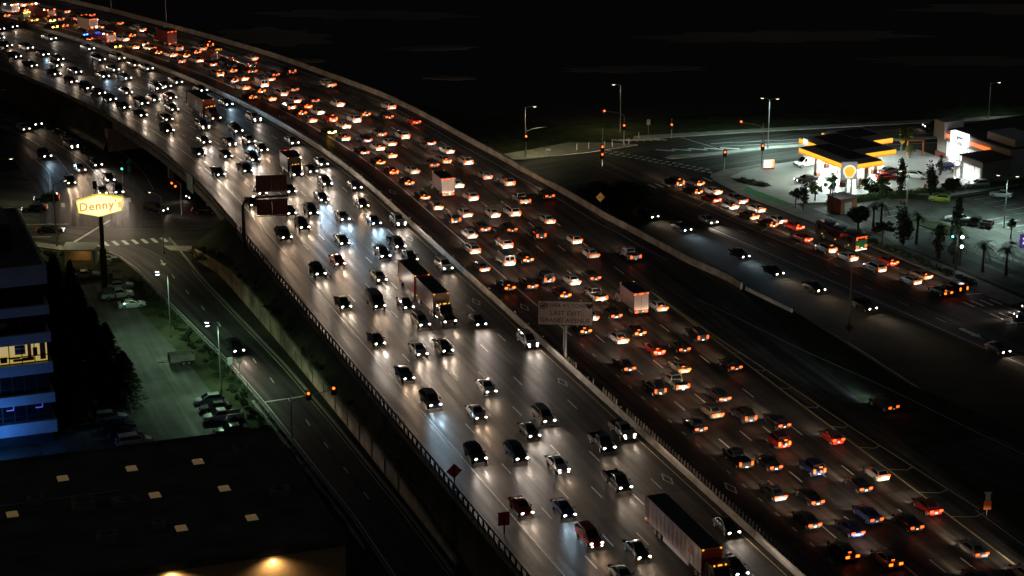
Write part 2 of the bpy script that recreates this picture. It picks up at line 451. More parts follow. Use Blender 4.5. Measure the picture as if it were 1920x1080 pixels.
# ---- barriers and walls (things)
def wall_profile(name, prof, fd, s0, s1, mat, step=5, smooth=None):
    rows = [[P(s, fd(s) + x, z) for x, z in prof] for s in frange(s0, s1, step)]
    mb = MB(); mb.rings(rows); return link(name, mb.mesh(name, mat, smooth))
JER = [(-.32, ZF - .05), (-.32, ZF + .1), (-.16, ZF + .32), (-.1, ZF + .92), (.1, ZF + .92), (.16, ZF + .32), (.32, ZF + .1), (.32, ZF - .05)]
med = wall_profile('median_barrier', JER, lambda s: -.35, -100, 478, 'barrier_concrete')
tag(med, 'long pale concrete median barrier between headlight lanes and taillight lanes', 'barrier')
pd = MB(); pd.box(-.14, .14, -.025, .025, .0, .8); pme = pd.mesh('glare_paddle', 'paddle')
for s in [16 + .95 * i for i in range(66)] + [84.5 + .9 * i for i in range(5)]:
    if 66 < s < 69 or 74 < s < 77: continue
    link('glare_paddle', pme, med, P(s, -.35, ZF + .91), rz_at(s) + .5)
for s in [1.2 + 6.1 * i for i in range(70)]:           # vertical joints of the cast sections
    mb = MB(); mb.box(-.345, -.0, -.02, .02, .0, .94); link('joint_rib', mb.mesh('joint_rib', 'concrete_dark') if s < 2 else bpy.data.meshes['joint_rib'], med, P(s, -.33, ZF), rz_at(s))
par = [(-.2, ZF - .06), (-.2, ZF + .85), (.12, ZF + .85), (.2, ZF - .06)]
pl_ = wall_profile('bridge_parapet', [(-.24, 4.6)] + par[1:], lambda s: LEFT_EDGE - .2, 172, 478, 'barrier_concrete')
tag(pl_, 'low concrete parapet along the left edge of the oncoming freeway lanes', 'parapet')
wr = wall_profile('roadside_wall', [(-.2, ZF - .06), (-.12, ZF + 1.15), (.2, ZF + 1.15), (.24, ZF - .06)], lambda s: lerp_tab(RIGHT, s) + .25, 112, 478, 'barrier_concrete')
tag(wr, 'long pale concrete wall along the right edge of the taillight lanes', 'wall')
# low barrier on from the wall's near end
low = wall_profile('guard_wall', [(-.12, ZF - .06), (-.1, ZF + .6), (.12, ZF + .6), (.14, ZF - .06)], lambda s: lerp_tab([(98, 41), (112, 38.9)], s), 99, 111.5, 'concrete')
tag(low, 'short low concrete guard wall ending by the dark slope right of the freeway', 'wall')
# left metal guardrail with posts
gr = thing('guardrail', 'dark steel guardrail on posts along the lower left freeway edge', 'guardrail')
mb = MB(); mb.rings([[P(s, -29.35, ZF + .42), P(s, -29.3, ZF + .5), P(s, -29.35, ZF + .58), P(s, -29.3, ZF + .66), P(s, -29.35, ZF + .74), P(s, -29.42, ZF + .58)] for s in frange(20, 171, 4)])
link('rail', mb.mesh('rail', 'weathered_rail', 40), gr)
pb = MB(); pb.box(-.1, .1, -.09, .09, -.1, .8); pbm = pb.mesh('post', 'dark_steel')
for i in range(79): s = 20 + i * 1.92; link('post', pbm, gr, P(s, -29.58, ZF), rz_at(s))
# retaining wall above the left ramp road
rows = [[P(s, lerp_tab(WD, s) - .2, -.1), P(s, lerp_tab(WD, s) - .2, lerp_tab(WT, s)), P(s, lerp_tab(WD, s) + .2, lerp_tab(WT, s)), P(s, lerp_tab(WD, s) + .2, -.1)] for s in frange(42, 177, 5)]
mb = MB(); mb.rings(rows); rw = tag(link('retaining_wall', mb.mesh('retaining_wall', 'tan_lit_wall')), 'tan-lit concrete retaining wall between ramp road and freeway slope', 'wall')
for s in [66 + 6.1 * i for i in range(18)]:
    mb = MB(); mb.box(-.08, .06, -.12, .12, 0, lerp_tab(WT, s) + .06); link('pilaster', mb.mesh('pilaster', 'tan_lit_wall'), rw, P(s, lerp_tab(WD, s) - .22, 0), rz_at(s))
# ---- ramp road on the left, frontage roads, side street
RL_ = [(-60, -41), (60, -40.0), (102, -41.4), (123, -42.6), (153, -45.5), (173, -47.2), (183, -49.0), (193, -53)]
RR_ = [(-60, -33.4), (60, -33.2), (92, -33.8), (116, -34.6), (137, -35.9), (163, -37.6), (193, -38.4)]
ss = frange(-60, 192, 4)
ramp = struct(link('ramp_road', strip('ramp_road', [P(s, lerp_tab(RL_, s), 0) for s in ss], [P(s, lerp_tab(RR_, s), 0) for s in ss], .0, 'asphalt')))
line_strip('edge_line', lambda s: lerp_tab(RL_, s) + .35, 30, 186, .15, 'paint_white', ramp, .006)
line_strip('edge_line', lambda s: lerp_tab(RR_, s) - .5, 30, 170, .12, 'paint_yellow', ramp, .006)
dashes(lambda s: (lerp_tab(RL_, s) + lerp_tab(RR_, s)) / 2 + .3, 3, 60, 170, L=2.4, per=9.2, z=.006, parent=ramp)
def kerb(name, pts, w=.3, h=.14, mat='sidewalk', z=0., parent=None):
    a = []; bb = []
    for i, p in enumerate(pts):
        p = Vector((p[0], p[1], 0)); d = (Vector((*pts[min(i + 1, len(pts) - 1)][:2], 0)) - Vector((*pts[max(i - 1, 0)][:2], 0))).normalized()
        nn = Vector((-d.y, d.x, 0)) * w / 2
        a.append((p + nn, p - nn))
    mb = MB(); mb.rings([[(q.x, q.y, z - .02), (q.x, q.y, z + h), (r.x, r.y, z + h), (r.x, r.y, z - .02)] for q, r in a])
    o = link(name, mb.mesh(name, mat), parent); 
    return o if parent else struct(o)
kerb('kerb', [P(s, lerp_tab(RR_, s) + .15, 0) for s in frange(40, 191, 5)], .35, .16)
kerb('kerb', [P(s, lerp_tab(RL_, s) - .15, 0) for s in frange(40, 186, 5)], .25, .1)
mb = MB(); mb.poly([P(103.5, -41.2, .007), P(103.9, -41.2, .007), P(98.8 + 5.6, -34.8, .007), P(98.4 + 5.6, -34.8, .007)]); link('stop_line', mb.mesh('stop_line', 'paint_white'), ramp)
mb = MB()                              # straight-on arrow
mb.poly([(-.12, -1.6, 0), (.12, -1.6, 0), (.12, .5, 0), (-.12, .5, 0)]); mb.poly([(-.55, .5, 0), (.55, .5, 0), (0, 2.0, 0)])
arrow_me = mb.mesh('arrow_mark', 'paint_white', recalc=False)
link('arrow_mark', arrow_me, ramp, P(176, -42.2, .007), rz_at(176))
# side street passing under the freeway
SN = [(-170, 408), (-112, 420), (-88, 428), (-60, 432), (-30, 434), (2, 434.3), (26, 444), (50, 453), (86, 462), (150, 474), (300, 500)]
SS = [(-170, 384), (-112, 384), (-88, 376.5), (-73, 369.6), (-58, 370), (-20, 388), (20, 411), (41, 424.5), (62, 436), (110, 446), (300, 482)]
def resample(tab, xs): return [(x, lerp_tab(tab, x)) for x in xs]
xs = frange(-170, 300, 8)
street = struct(link('side_street', strip('side_street', resample(SS, xs), resample(SN, xs), -.008, 'asphalt')))
# left frontage road: comes down from top left to the junction
LC = [(-129, 480), (-113, 464), (-103, 452), (-94, 436), (-87.5, 421), (-83, 408), (-80, 396), (-78, 384)]
LCR = [(-119, 486), (-103, 470), (-94.5, 458), (-86, 443), (-79.5, 427.5), (-74, 412), (-70, 398), (-68, 384)]
LCL = [(2 * a[0] - b_[0] + .8, 2 * a[1] - b_[1] + .8) for a, b_ in zip(LC, LCR)]
fl = struct(link('left_frontage_road', strip('left_frontage_road', LCL, LCR, -.003, 'asphalt')))
def pl_strip(name, pts, w, z, mat, parent):
    a = []; bb = []
    for i, p in enumerate(pts):
        d = (Vector((*pts[min(i + 1, len(pts) - 1)], 0)) - Vector((*pts[max(i - 1, 0)], 0))).normalized(); nn = Vector((-d.y, d.x, 0)) * w / 2
        a.append((p[0] + nn.x, p[1] + nn.y)); bb.append((p[0] - nn.x, p[1] - nn.y))
    return link(name, strip(name, a, bb, z, mat), parent)
def smooth_pts(pts, k=5):
    out = []
    for i in range(len(pts) - 1):
        p0, p1, p2, p3 = (pts[max(i - 1, 0)], pts[i], pts[i + 1], pts[min(i + 2, len(pts) - 1)])
        for j in range(k):
            t = j / k
            out.append(tuple(.5 * ((2 * p1[c]) + (-p0[c] + p2[c]) * t + (2 * p0[c] - 5 * p1[c] + 4 * p2[c] - p3[c]) * t * t + (-p0[c] + 3 * p1[c] - 3 * p2[c] + p3[c]) * t ** 3) for c in (0, 1)))
    return out + [pts[-1]]
pl_strip('lane_line', smooth_pts([(-113.5, 464), (-105.2, 454), (-95, 437.1), (-88.8, 422.2), (-84.7, 412.1), (-82.5, 402)]), .16, .003, 'paint_white', fl)
pl_strip('lane_line', smooth_pts([(-112, 468.5), (-104, 458.8), (-90.6, 437.1), (-84.4, 424.3), (-80, 412.1), (-77, 400)]), .16, .003, 'paint_white', fl)
pl_strip('lane_line', smooth_pts([(-99.6, 436), (-93.5, 424), (-90.6, 412), (-89, 402)]), .14, .003, 'paint_white', fl)
pl_strip('lane_line', smooth_pts([(-96, 461), (-82, 440), (-74.5, 424), (-70, 410)]), .14, .003, 'paint_yellow', fl)
al = MB(); al.poly([(-.2, -2.2, 0), (.2, -2.2, 0), (.2, .8, 0), (-.2, .8, 0)]); al.poly([(-.2, .4, 0), (-.2, .8, 0), (1.6, .8, 0), (1.6, .4, 0)]); al.poly([(1.5, -.5, 0), (1.5, 1.7, 0), (3.0, .6, 0)])
link('turn_arrow_mark', al.mesh('turn_arrow_mark', 'paint_white', recalc=False), fl, (-80.6, 405, .004), PI + math.radians(22))
# zebra stripes and stop lines of the left junction
zb = MB(); zb.poly([(-.35, -1.5, 0), (.35, -1.5, 0), (.35, 1.5, 0), (-.35, 1.5, 0)]); zme = zb.mesh('zebra_stripe', 'paint_white', recalc=False)
for i in range(9): link('zebra_stripe', zme, street, (-76.2 + 1.68 * i, 372.6 + .42 * i, .002), math.radians(28))
for i in range(6): link('zebra_stripe', zme, street, (-88.5 + 3.0 * i, 398 + 0.9 * i, .002), math.radians(14))
mb = MB(); mb.poly([(-78.9, 374.5, .002), (-78.4, 374.5, .002), (-74.5, 388.5, .002), (-75.0, 388.5, .002)]); link('stop_line', mb.mesh('stop_line', 'paint_white'), street)
mb = MB(); mb.poly([(-95, 385.2, .002), (-95, 385.5, .002), (-82, 386.2, .002), (-82, 385.9, .002)]); link('lane_line', mb.mesh('lane_line', 'paint_white'), street)
mb = MB(); mb.poly([(-95, 377.2, .002), (-95, 377.6, .002), (-83.5, 378, .002), (-83.5, 377.6, .002)]); link('lane_line', mb.mesh('lane_line', 'paint_white'), street)
dot = MB(); dot.box(-.06, .06, -.06, .06, 0, .03); dotm = dot.mesh('road_stud', 'paint_white')
for i in range(22): link('road_stud', dotm, street, (-76 + i * .75 + random.uniform(-.1, .1), 384.6 + .25 * i * .3 + (i % 2) * 2.1, -.005))
# south-west corner pavement and grass, walks
struct(link('sidewalk', slab('sidewalk', [(-130, 382.8), (-112, 383.4), (-88.6, 375.8), (-79.6, 371.6), (-73.4, 368.4), (-68.6, 364.6), (-70.2, 362.9), (-75, 366.8), (-81, 369.6), (-89.5, 373.2), (-113, 380.4), (-130, 380)], -.05, .13, 'sidewalk')))
struct(link('sidewalk', slab('sidewalk', [(-62.5, 372), (-57.5, 371.5), (-50, 374.5), (-44, 378), (-45.5, 375.2), (-52, 371.2), (-56.8, 368.6), (-60.6, 369)], -.05, .14, 'sidewalk')))
struct(link('grass_verge', flat_poly('grass_verge', [(-130, 380), (-113, 380.3), (-89.5, 373.1), (-81, 369.5), (-75, 366.7), (-70.2, 362.8), (-66.5, 357), (-63, 351.5), (-79, 352), (-95, 352), (-130, 352)], -.02, 'verge')))
# left parking lot
struct(link('parking_lot', strip('parking_lot', [P(s, -74, 0) for s in (60, 90, 120, 150, 168)], [P(s, d, 0) for s, d in ((60, -45), (90, -46.5), (120, -48), (150, -50.5), (168, -53.5))], -.012, 'lot_asphalt')))
struct(link('slope_verge', strip('slope_verge', [P(s, d, 0) for s, d in ((60, -45), (90, -46.5), (120, -48), (150, -50.5), (168, -53.5))], [P(s, lerp_tab(RL_, s) - .3, 0) for s in (60, 90, 120, 150, 168)], -.015, 'verge')))
# ---- right side: frontage road, junction, station, lots
frl = [Q(-20, -22.6), Q(0, -22), Q(30, -22.4), Q(60, -22.0), Q(90, -21.2), Q(130, -19.8), Q(200, -17)]
frr = [Q(-20, -2.0), Q(0, -2.0), Q(30, -3.0), Q(60, -2.4), Q(90, -2.4), Q(130, -2.4), Q(200, -2.2)]
fr = struct(link('right_frontage_road', strip('right_frontage_road', frl, frr, -.004, 'asphalt')))
def q_line(name, u0, v0, u1, v1, w, mat, z=.002, parent=fr):
    a, c = Q(u0, v0, z), Q(u1, v1, z); d = (c - a).normalized(); nn = Vector((-d.y, d.x, 0)) * w / 2
    mb = MB(); mb.poly([a + nn, a - nn, c - nn, c + nn]); return link(name, mb.mesh(name, mat), parent)
q_line('edge_line', 30, -21.3, 175, -18.2, .15, 'paint_white')
q_line('median_line', 9, -12.6, 62, -9.7, .14, 'paint_yellow'); q_line('median_line', 9, -13.0, 62, -10.2, .14, 'paint_yellow')
q_line('median_line', 9, -15.6, 68, -13.9, .14, 'paint_yellow')
for u in (17, 27, 37, 47, 57): q_line('hatch_mark', u, -12.7 + .055 * (u - 9), u + 1.6, -15.2 + .03 * (u - 9), .18, 'paint_yellow')
for v in (-6.2,):
    for i in range(9): q_line('lane_dash', 10 + 8 * i, v, 12.6 + 8 * i, v + .1, .13, 'paint_white')
for i in range(12): q_line('lane_dash', 26 + 9.5 * i, -17.4 + .03 * i, 28.6 + 9.5 * i, -17.3 + .03 * i, .12, 'paint_white')
q_line('stop_line', 83.6, -9.2, 86.9, -.4, .35, 'paint_white')
for i in range(5):
    q_line('zebra_stripe', 88 + .35 * i, -8 + 1.6 * i, 91.2 + .35 * i, -8 + 1.6 * i, .4, 'paint_white')
    q_line('zebra_stripe', 95 + .35 * i, -8 + 1.6 * i, 98.2 + .35 * i, -8 + 1.6 * i, .4, 'paint_white')
q_line('stop_line', 100, -9, 101.5, -5, .35, 'paint_white')
mb = MB(); mb.poly([Q(98.5, -17.4, .003), Q(102, -17.4, .003), Q(102, -16.5, .003), Q(98.5, -16.5, .003)]); mb.poly([Q(102, -17.8, .003), Q(103.6, -16.95, .003), Q(102, -16.1, .003)]); link('lane_symbol', mb.mesh('lane_symbol', 'paint_white'), fr)
# zebra across the frontage road at the junction
for i in range(11): q_line('zebra_stripe', 1.0 + .1 * i, -15.5 + 1.55 * i, 4.2 + .1 * i, -15.5 + 1.55 * i, .55, 'paint_white', .004)
# two dotted crossings and hatched median of the side street
for i in range(17):
    for k in (0, 1):
        p = Vector((19 + 1.28 * i + .3 * k, 441.4 - 1.0 * i - 2.4 * k, .003)); mb = MB()
        if i == 0 and k == 0:
            mb.poly([(-.45, -.3, 0), (.45, -.3, 0), (.45, .3, 0), (-.45, .3, 0)]); cm = mb.mesh('crossing_block', 'paint_white', recalc=False)
        link('crossing_block', cm, street, p, math.radians(10))
for i in range(7): link('zebra_stripe', zme, street, (22.5 + 1.5 * i, 449.2 + .18 * i, .002), math.radians(62))
for i in range(5):
    mb = MB(); mb.poly([(30 + 3.4 * i, 441 + .4 * i, .002), (34 + 3.4 * i, 440 + .4 * i, .002), (34 + 3.4 * i, 440.7 + .4 * i, .002), (30 + 3.4 * i, 441.7 + .4 * i, .002)]); link('hatch_mark', mb.mesh('hatch_mark', 'paint_white'), street)
for (x0, y0, x1, y1) in ((42, 446.5, 120, 461.5), (44, 444.2, 120, 458), (36, 452, 44, 441), (60, 441.8, 120, 453)):
    pl_strip('lane_line', [(x0, y0), (x1, y1)], .16, .002, 'paint_white', street)
def island(pts, mat='sidewalk', z=.15, name='traffic_island'): return struct(link(name, slab(name, pts, -.06, z, mat)))
island([(31.5, 434.2), (33, 436.2), (42, 438.6), (54, 443.8), (75, 449.5), (110, 456), (110, 454.6), (75, 447.6), (54, 441.6), (42, 436.4), (33, 433.6)])
island([(-2, 432.2), (3, 433.4), (16, 438.8), (26.5, 445.2), (22, 446.5), (12, 447), (4, 441), (-2, 437)], name='sidewalk')
island([(26, 449.8), (50, 456), (86, 464), (150, 476), (150, 478.6), (86, 466.4), (50, 458.4), (26, 452.6)], name='sidewalk')
struct(link('grass_verge', flat_poly('grass_verge', [(-2, 437), (4, 441), (12, 447), (26, 452.6), (50, 458.4), (86, 466.4), (150, 478.6), (150, 490), (60, 478), (12, 464), (-10, 456), (-12, 440)], -.015, 'verge')))
# station forecourt and pavements
struct(link('forecourt', slab('forecourt', [Q(4, 2), Q(1, 8), Q(0, 16), Q(0, 30), Q(4, 48.5), Q(36, 48.5), Q(36, 30), Q(29.5, 22), Q(28.5, 8), Q(26, 1.5), Q(15, .5)], -.06, .1, 'forecourt')))
island([Q(-1.2, 4), Q(.6, -.6), Q(4, -2.4), Q(10, -3.2), Q(17, -3.6), Q(30, -2.8), Q(60, -2.3), Q(90, -2.3), Q(93, -2.2), Q(93, 1.6), Q(60, 2.4), Q(40, 2.6), Q(26, 1.4), Q(15, .45), Q(4, 1.9), Q(.9, 8), Q(-.2, 16), Q(-1.6, 16)], z=.13, name='sidewalk')
struct(link('bike_lane', flat_poly('bike_lane', [Q(12, .3), Q(27, 1.2), Q(27, -1.0), Q(14, -2.0)], .136, 'paint_green')))
island([Q(5.5, 1.2), Q(6.4, 3.4), Q(9.5, 4.6), Q(13.6, 5.2), Q(13.9, 3.2), Q(11, 1.6), Q(8, .8)], 'dirt', .17, 'planting_island')
island([Q(27.5, 8), Q(29.6, 22), Q(33, 27), Q(36.2, 31), Q(36.4, 48), Q(37.6, 48), Q(37.6, 30), Q(33.6, 24), Q(31.6, 20), Q(30.4, 7)], 'verge', .16, 'planting_strip')
struct(link('shop_parking_lot', strip('shop_parking_lot', [Q(30.5, 3), Q(60, 3), Q(90, 3), Q(110, 3)], [Q(30.5, 75), Q(60, 75), Q(90, 75), Q(110, 75)], -.02, 'lot_asphalt')))
lot = bpy.data.objects['shop_parking_lot']
for i in range(8): q_line('bay_line', 40 + i * 2.9, 34, 40 + i * 2.9, 39.5, .1, 'paint_white', -.012, lot)
for i in range(9): q_line('bay_line', 52 + i * 2.9, 27, 52 + i * 2.9, 32.5, .1, 'paint_white', -.012, lot)
for i in range(7): q_line('bay_line', 36 + i * 2.8, 12, 36 + i * 2.8, 17, .1, 'paint_white', -.012, lot)
island([Q(46, 15), Q(49, 18.4), Q(56, 18.8), Q(60, 16.4), Q(56, 14.2), Q(49, 13.6)], 'verge', .15, 'planting_island')
# ================================================================== VEHICLES (local frame: +Y forward, Z up, origin on the road)
def ring6(y, wb, wm, wt, zb, zm, zt): return [(-wb, y, zb), (-wm, y, zm), (-wt, y, zt), (0, y, zt + .025), (wt, y, zt), (wm, y, zm), (wb, y, zb)]
def wheel_mesh(r, w):
    mb = MB(); mb.disc_x(0, 0, 0, r, w, 16, 0); mb.disc_x(0, 0, 0, r * .62, w + .03, 10, 1); mb.disc_x(0, 0, 0, r * .2, w + .045, 6, 0)
    return mb.mesh('wheel', ['black_rubber', 'rim_metal'], 35)
def lens_mesh(w, h, t, mat):        # dark housing with a glowing front only
    rs = []
    for yy, k in ((-t, .9), (t * .55, 1.0), (t * .8, .88), (t, .5)):
        rs.append([(w / 2 * k * math.cos(2 * PI * i / 10), yy, h / 2 * k * math.sin(2 * PI * i / 10)) for i in range(10)])
    mb = MB(); mb.rings(rs)
    mb.m = [1] * 10 + [0] * 20 + [1, 0]
    return mb.mesh('lens', [mat, 'trim_black'], 60)
W_CAR, W_SUV, W_TRK = wheel_mesh(.33, .22), wheel_mesh(.38, .25), wheel_mesh(.5, .3)
def small_box(name, sx, sy, sz, mat):
    mb = MB(); a = .72
    mb.rings([[(-sx / 2 * k, y, -sz / 2 * k), (sx / 2 * k, y, -sz / 2 * k), (sx / 2 * k, y, sz / 2 * k), (-sx / 2 * k, y, sz / 2 * k)] for y, k in ((-sy / 2, a), (-sy / 4, 1), (sy / 4, 1), (sy / 2, a))])
    return mb.mesh(name, mat)
PLATE = small_box('license_plate', .34, .03, .17, 'plate_white'); MIRROR = small_box('mirror', .2, .12, .14, 'trim_black')
LENS = {k: lens_mesh(.43, .33, .1, m_) for k, m_ in dict(h='lamp_white', w='lamp_warm', x='lamp_xenon', o='lamp_off').items()}
FOG = {k: lens_mesh(.3, .26, .07, m_) for k, m_ in dict(h='lamp_white', w='lamp_warm', x='lamp_xenon', o='lamp_off').items()}
AMBER = small_box('turn_signal', .3, .16, .16, 'lamp_amber')
def rear_lens(sx, sy, sz, mat):      # glows to the rear and a little to the side
    mb = MB(); mb.rings([[(-sx / 2 * k, y, -sz / 2 * k), (sx / 2 * k, y, -sz / 2 * k), (sx / 2 * k, y, sz / 2 * k), (-sx / 2 * k, y, sz / 2 * k)] for y, k in ((-sy / 2, .74), (-sy / 4, 1), (sy / 4, 1), (sy / 2, .8))])
    mb.m = [0] * 4 + [1] * 8 + [0, 1]
    return mb.mesh('tail_light', [mat, 'trim_black'])
TAIL = {k: rear_lens(.5, .16, .32, m_) for k, m_ in dict(t='tail_lit', b='tail_brake', o='tail_off', a='beacon_amber').items()}
TALLTAIL = {k: rear_lens(.33, .16, .54, m_) for k, m_ in dict(t='tail_lit', b='tail_brake', o='tail_off', a='beacon_amber').items()}
BRK = small_box('brake_light', .42, .1, .12, 'tail_brake')
CLR_A, CLR_R = small_box('marker_light', .2, .14, .16, 'lamp_amber'), small_box('marker_light', .22, .14, .18, 'tail_lit')
class Proto:
    def __init__(s, L, w): s.parts = []; s.L = L; s.w = w; s.head = (.62, L / 2 - .06, .66); s.tail = (.66, -L / 2 + .04, .85); s.tall = False; s.brk = None; s.fog = None; s.plate = (.5, -L / 2 - .01, .62)
    def add(s, name, me, loc=(0, 0, 0), parent=None): s.parts.append((name, me, loc, parent)); return len(s.parts) - 1
def cabin_parts(p, st, wt_in=.0, sides=True, rear=True):
    """st: 4 stations (y, half width base, z base, half width top, z top) from rear to front"""
    mb = MB()
    mb.rings([[(-wb, y, zb), (-wt, y, zt), (0, y, zt + (.02 if zt > zb + .2 else 0)), (wt, y, zt), (wb, y, zb)] for y, wb, zb, wt, zt in st])
    a, b_, c, d = st
    def quad_between(s0, s1, i0, i1, off, name):
        (y0, _, _, w0, z0), (y1, _, _, w1, z1) = s0, s1
        v0, v1 = Vector((0, y0, z0)), Vector((0, y1, z1)); dd = v1 - v0; nn = Vector((0, -dd.z, dd.y)).normalized()
        if nn.z < 0: nn = -nn
        g = MB(); A = v0 + dd * i0 + nn * off; B = v0 + dd * i1 + nn * off
        wa = w0 + (w1 - w0) * i0 - .07; wb_ = w0 + (w1 - w0) * i1 - .07
        g.poly([(-wa, A.y, A.z), (wa, A.y, A.z), (wb_, B.y, B.z), (-wb_, B.y, B.z)]); return g.mesh(name, 'glass_dark', recalc=True)
    p.add('windscreen', quad_between(d, c, .1, .94, .03, 'windscreen'))
    if rear: p.add('rear_window', quad_between(a, b_, .14, .92, .03, 'rear_window'))
    if sides:
        for sg in (-1, 1):
            g = MB(); off = .016
            def side(y, t):    # point on the side plane at fraction t of the height
                s0 = b_ if y < 0 else c
                wb, zb, wt, zt = s0[1], s0[2], s0[3], s0[4]
                return (sg * (wb + (wt - wb) * t + off), y, zb + (zt - zb) * t)
            pts = [side(a[0] + (b_[0] - a[0]) * .38, .14), side(b_[0] + .05, .86), side(c[0] - .05, .86), side(c[0] + (d[0] - c[0]) * .66, .14)]
            g.poly(pts); p.add('side_window', g.mesh('side_window', 'glass_dark', recalc=False))
    return mb
def four_wheels(p, me, x, yf, yr, r):
    for sx in (-1, 1):
        for y in (yf, yr): p.add('wheel', me, (sx * x, y, r))
def mirrors(p, x, y, z):
    for sx in (-1, 1): p.add('mirror', MIRROR, (sx * x, y, z))
def finish(p, mb, smooth=38):
    me = mb.mesh('body', 'paint_k', smooth); p.parts.insert(0, ('body', me, (0, 0, 0), None))
    p.parts = [(n_, m_, l_, None if q is None else q + 1) for n_, m_, l_, q in p.parts]
    return p
def make_sedan(L=4.6, low=0.):
    p = Proto(L, .9); k = L / 4.6
    st = [(-2.30, .66, .74, .62, .40, .62, .86), (-2.18, .74, .84, .70, .30, .62, .98), (-1.5, .80, .90, .76, .24, .64, 1.0), (-.4, .82, .91, .82, .21, .64, .96),
          (.9, .82, .91, .80, .21, .62, .93), (1.5, .80, .90, .74, .23, .60, .87), (2.1, .74, .84, .64, .28, .54, .76), (2.30, .6, .7, .5, .36, .5, .66)]
    mb = cabin_parts(p, [(-1.78 * k, .70, .96, .66, .985), (-1.02 * k, .80, .95, .57, 1.40 - low), (.12 * k, .80, .93, .58, 1.43 - low), (1.06 * k, .76, .90, .72, .92)])
    mb.rings([ring6(y * k, *r) for y, *r in st])
    four_wheels(p, W_CAR, .80, 1.42 * k, -1.38 * k, .33); mirrors(p, .98, .72 * k, .98)
    p.head = (.62, L / 2 - .10, .66); p.tail = (.64, -L / 2 + .0, .84); p.brk = (0, -1.62 * k, 1.06); p.fog = (.58, L / 2 - .02, .42)
    return finish(p, mb)
def make_hatch():
    p = Proto(4.1, .88)
    st = [(-2.05, .68, .78, .66, .38, .62, .92), (-1.9, .76, .85, .74, .28, .64, .98), (-.6, .80, .89, .80, .22, .64, .98), (.8, .80, .89, .78, .22, .62, .94), (1.4, .78, .87, .72, .24, .6, .88), (1.9, .72, .8, .62, .3, .54, .78), (2.05, .6, .68, .5, .36, .5, .68)]
    mb = cabin_parts(p, [(-2.0, .74, .97, .70, 1.0), (-1.5, .79, .97, .60, 1.46), (.1, .79, .95, .60, 1.5), (1.15, .74, .92, .70, .94)])
    mb.rings([ring6(y, *r) for y, *r in st])
    four_wheels(p, W_CAR, .79, 1.3, -1.25, .33); mirrors(p, .96, .75, 1.0)
    p.head = (.6, 1.95, .68); p.tail = (.64, -2.05, .95); p.brk = (0, -1.62, 1.44); p.fog = (.56, 2.03, .42); return finish(p, mb)
def make_suv(jeep=False):
    L = 4.2 if jeep else 4.7; p = Proto(L, .94); k = L / 4.7
    st = [(-2.35, .74, .86, .80, .46, .75, 1.06), (-2.22, .8, .92, .86, .38, .75, 1.1), (-.5, .86, .95, .88, .34, .75, 1.1), (.95, .86, .95, .86, .34, .75, 1.08), (1.6, .84, .93, .8, .36, .72, 1.03), (2.15, .78, .87, .72, .4, .66, .93), (2.35, .66, .76, .6, .46, .62, .82)]
    cab = [(-2.24 * k, .82, 1.08, .78, 1.12), (-1.9 * k, .84, 1.08, .66, 1.72), (.15 * k, .84, 1.07, .66, 1.76), (1.1 * k, .8, 1.05, .76, 1.07)]
    if jeep: cab = [(-2.2 * k, .82, 1.1, .8, 1.12), (-2.1 * k, .84, 1.1, .74, 1.8), (.45 * k, .84, 1.08, .74, 1.8), (.8 * k, .8, 1.06, .78, 1.08)]
    mb = cabin_parts(p, cab); mb.rings([ring6(y * k, *r) for y, *r in st])
    if not jeep:
        for sx in (-1, 1): mb.tube([(sx * .6, -1.6, 1.79), (sx * .6, .0, 1.81)], .025, 5)
    four_wheels(p, W_SUV, .84, 1.45 * k, -1.4 * k, .38); mirrors(p, 1.03, .8 * k, 1.15)
    if jeep:
        p.add('spare_wheel', SPARE, (.12, -L / 2 - .1, .98))
    p.head = (.66, L / 2 - .1, .85); p.tail = (.72, -L / 2 + .0, 1.0); p.tall = True; p.brk = (.12 if jeep else 0, -L / 2 - .12 if jeep else -1.98 * k, 1.5 if jeep else 1.7); p.fog = (.6, L / 2 - .03, .58); return finish(p, mb)
def spare():
    mb = MB()
    for r0, y0, y1, mi in ((.36, -.1, .1, 0), (.2, -.13, .0, 1)):
        mb.rings([[(r0 * math.cos(2 * PI * i / 14), y, r0 * math.sin(2 * PI * i / 14)) for i in range(14)] for y in (y0, y1)], mi=mi)
    return mb.mesh('spare_wheel', ['black_rubber', 'rim_metal'], 35)
SPARE = spare()
def make_minivan():
    p = Proto(5.0, .96)
    st = [(-2.5, .76, .86, .82, .42, .7, 1.04), (-2.36, .82, .93, .87, .32, .7, 1.08), (-.6, .86, .96, .9, .28, .7, 1.07), (1.0, .86, .96, .88, .28, .68, 1.04), (1.75, .84, .93, .8, .3, .64, .97), (2.3, .76, .86, .7, .36, .6, .84), (2.5, .64, .74, .56, .42, .56, .72)]
    mb = cabin_parts(p, [(-2.42, .83, 1.06, .8, 1.1), (-2.1, .86, 1.06, .68, 1.68), (.35, .86, 1.04, .68, 1.74), (1.62, .8, 1.0, .76, 1.02)])
    mb.rings([ring6(y, *r) for y, *r in st])
    four_wheels(p, W_CAR, .86, 1.6, -1.5, .34); mirrors(p, 1.05, 1.05, 1.1)
    p.head = (.66, 2.38, .78); p.tail = (.74, -2.5, 1.02); p.tall = True; p.brk = (0, -2.2, 1.66); p.fog = (.6, 2.47, .48); return finish(p, mb)
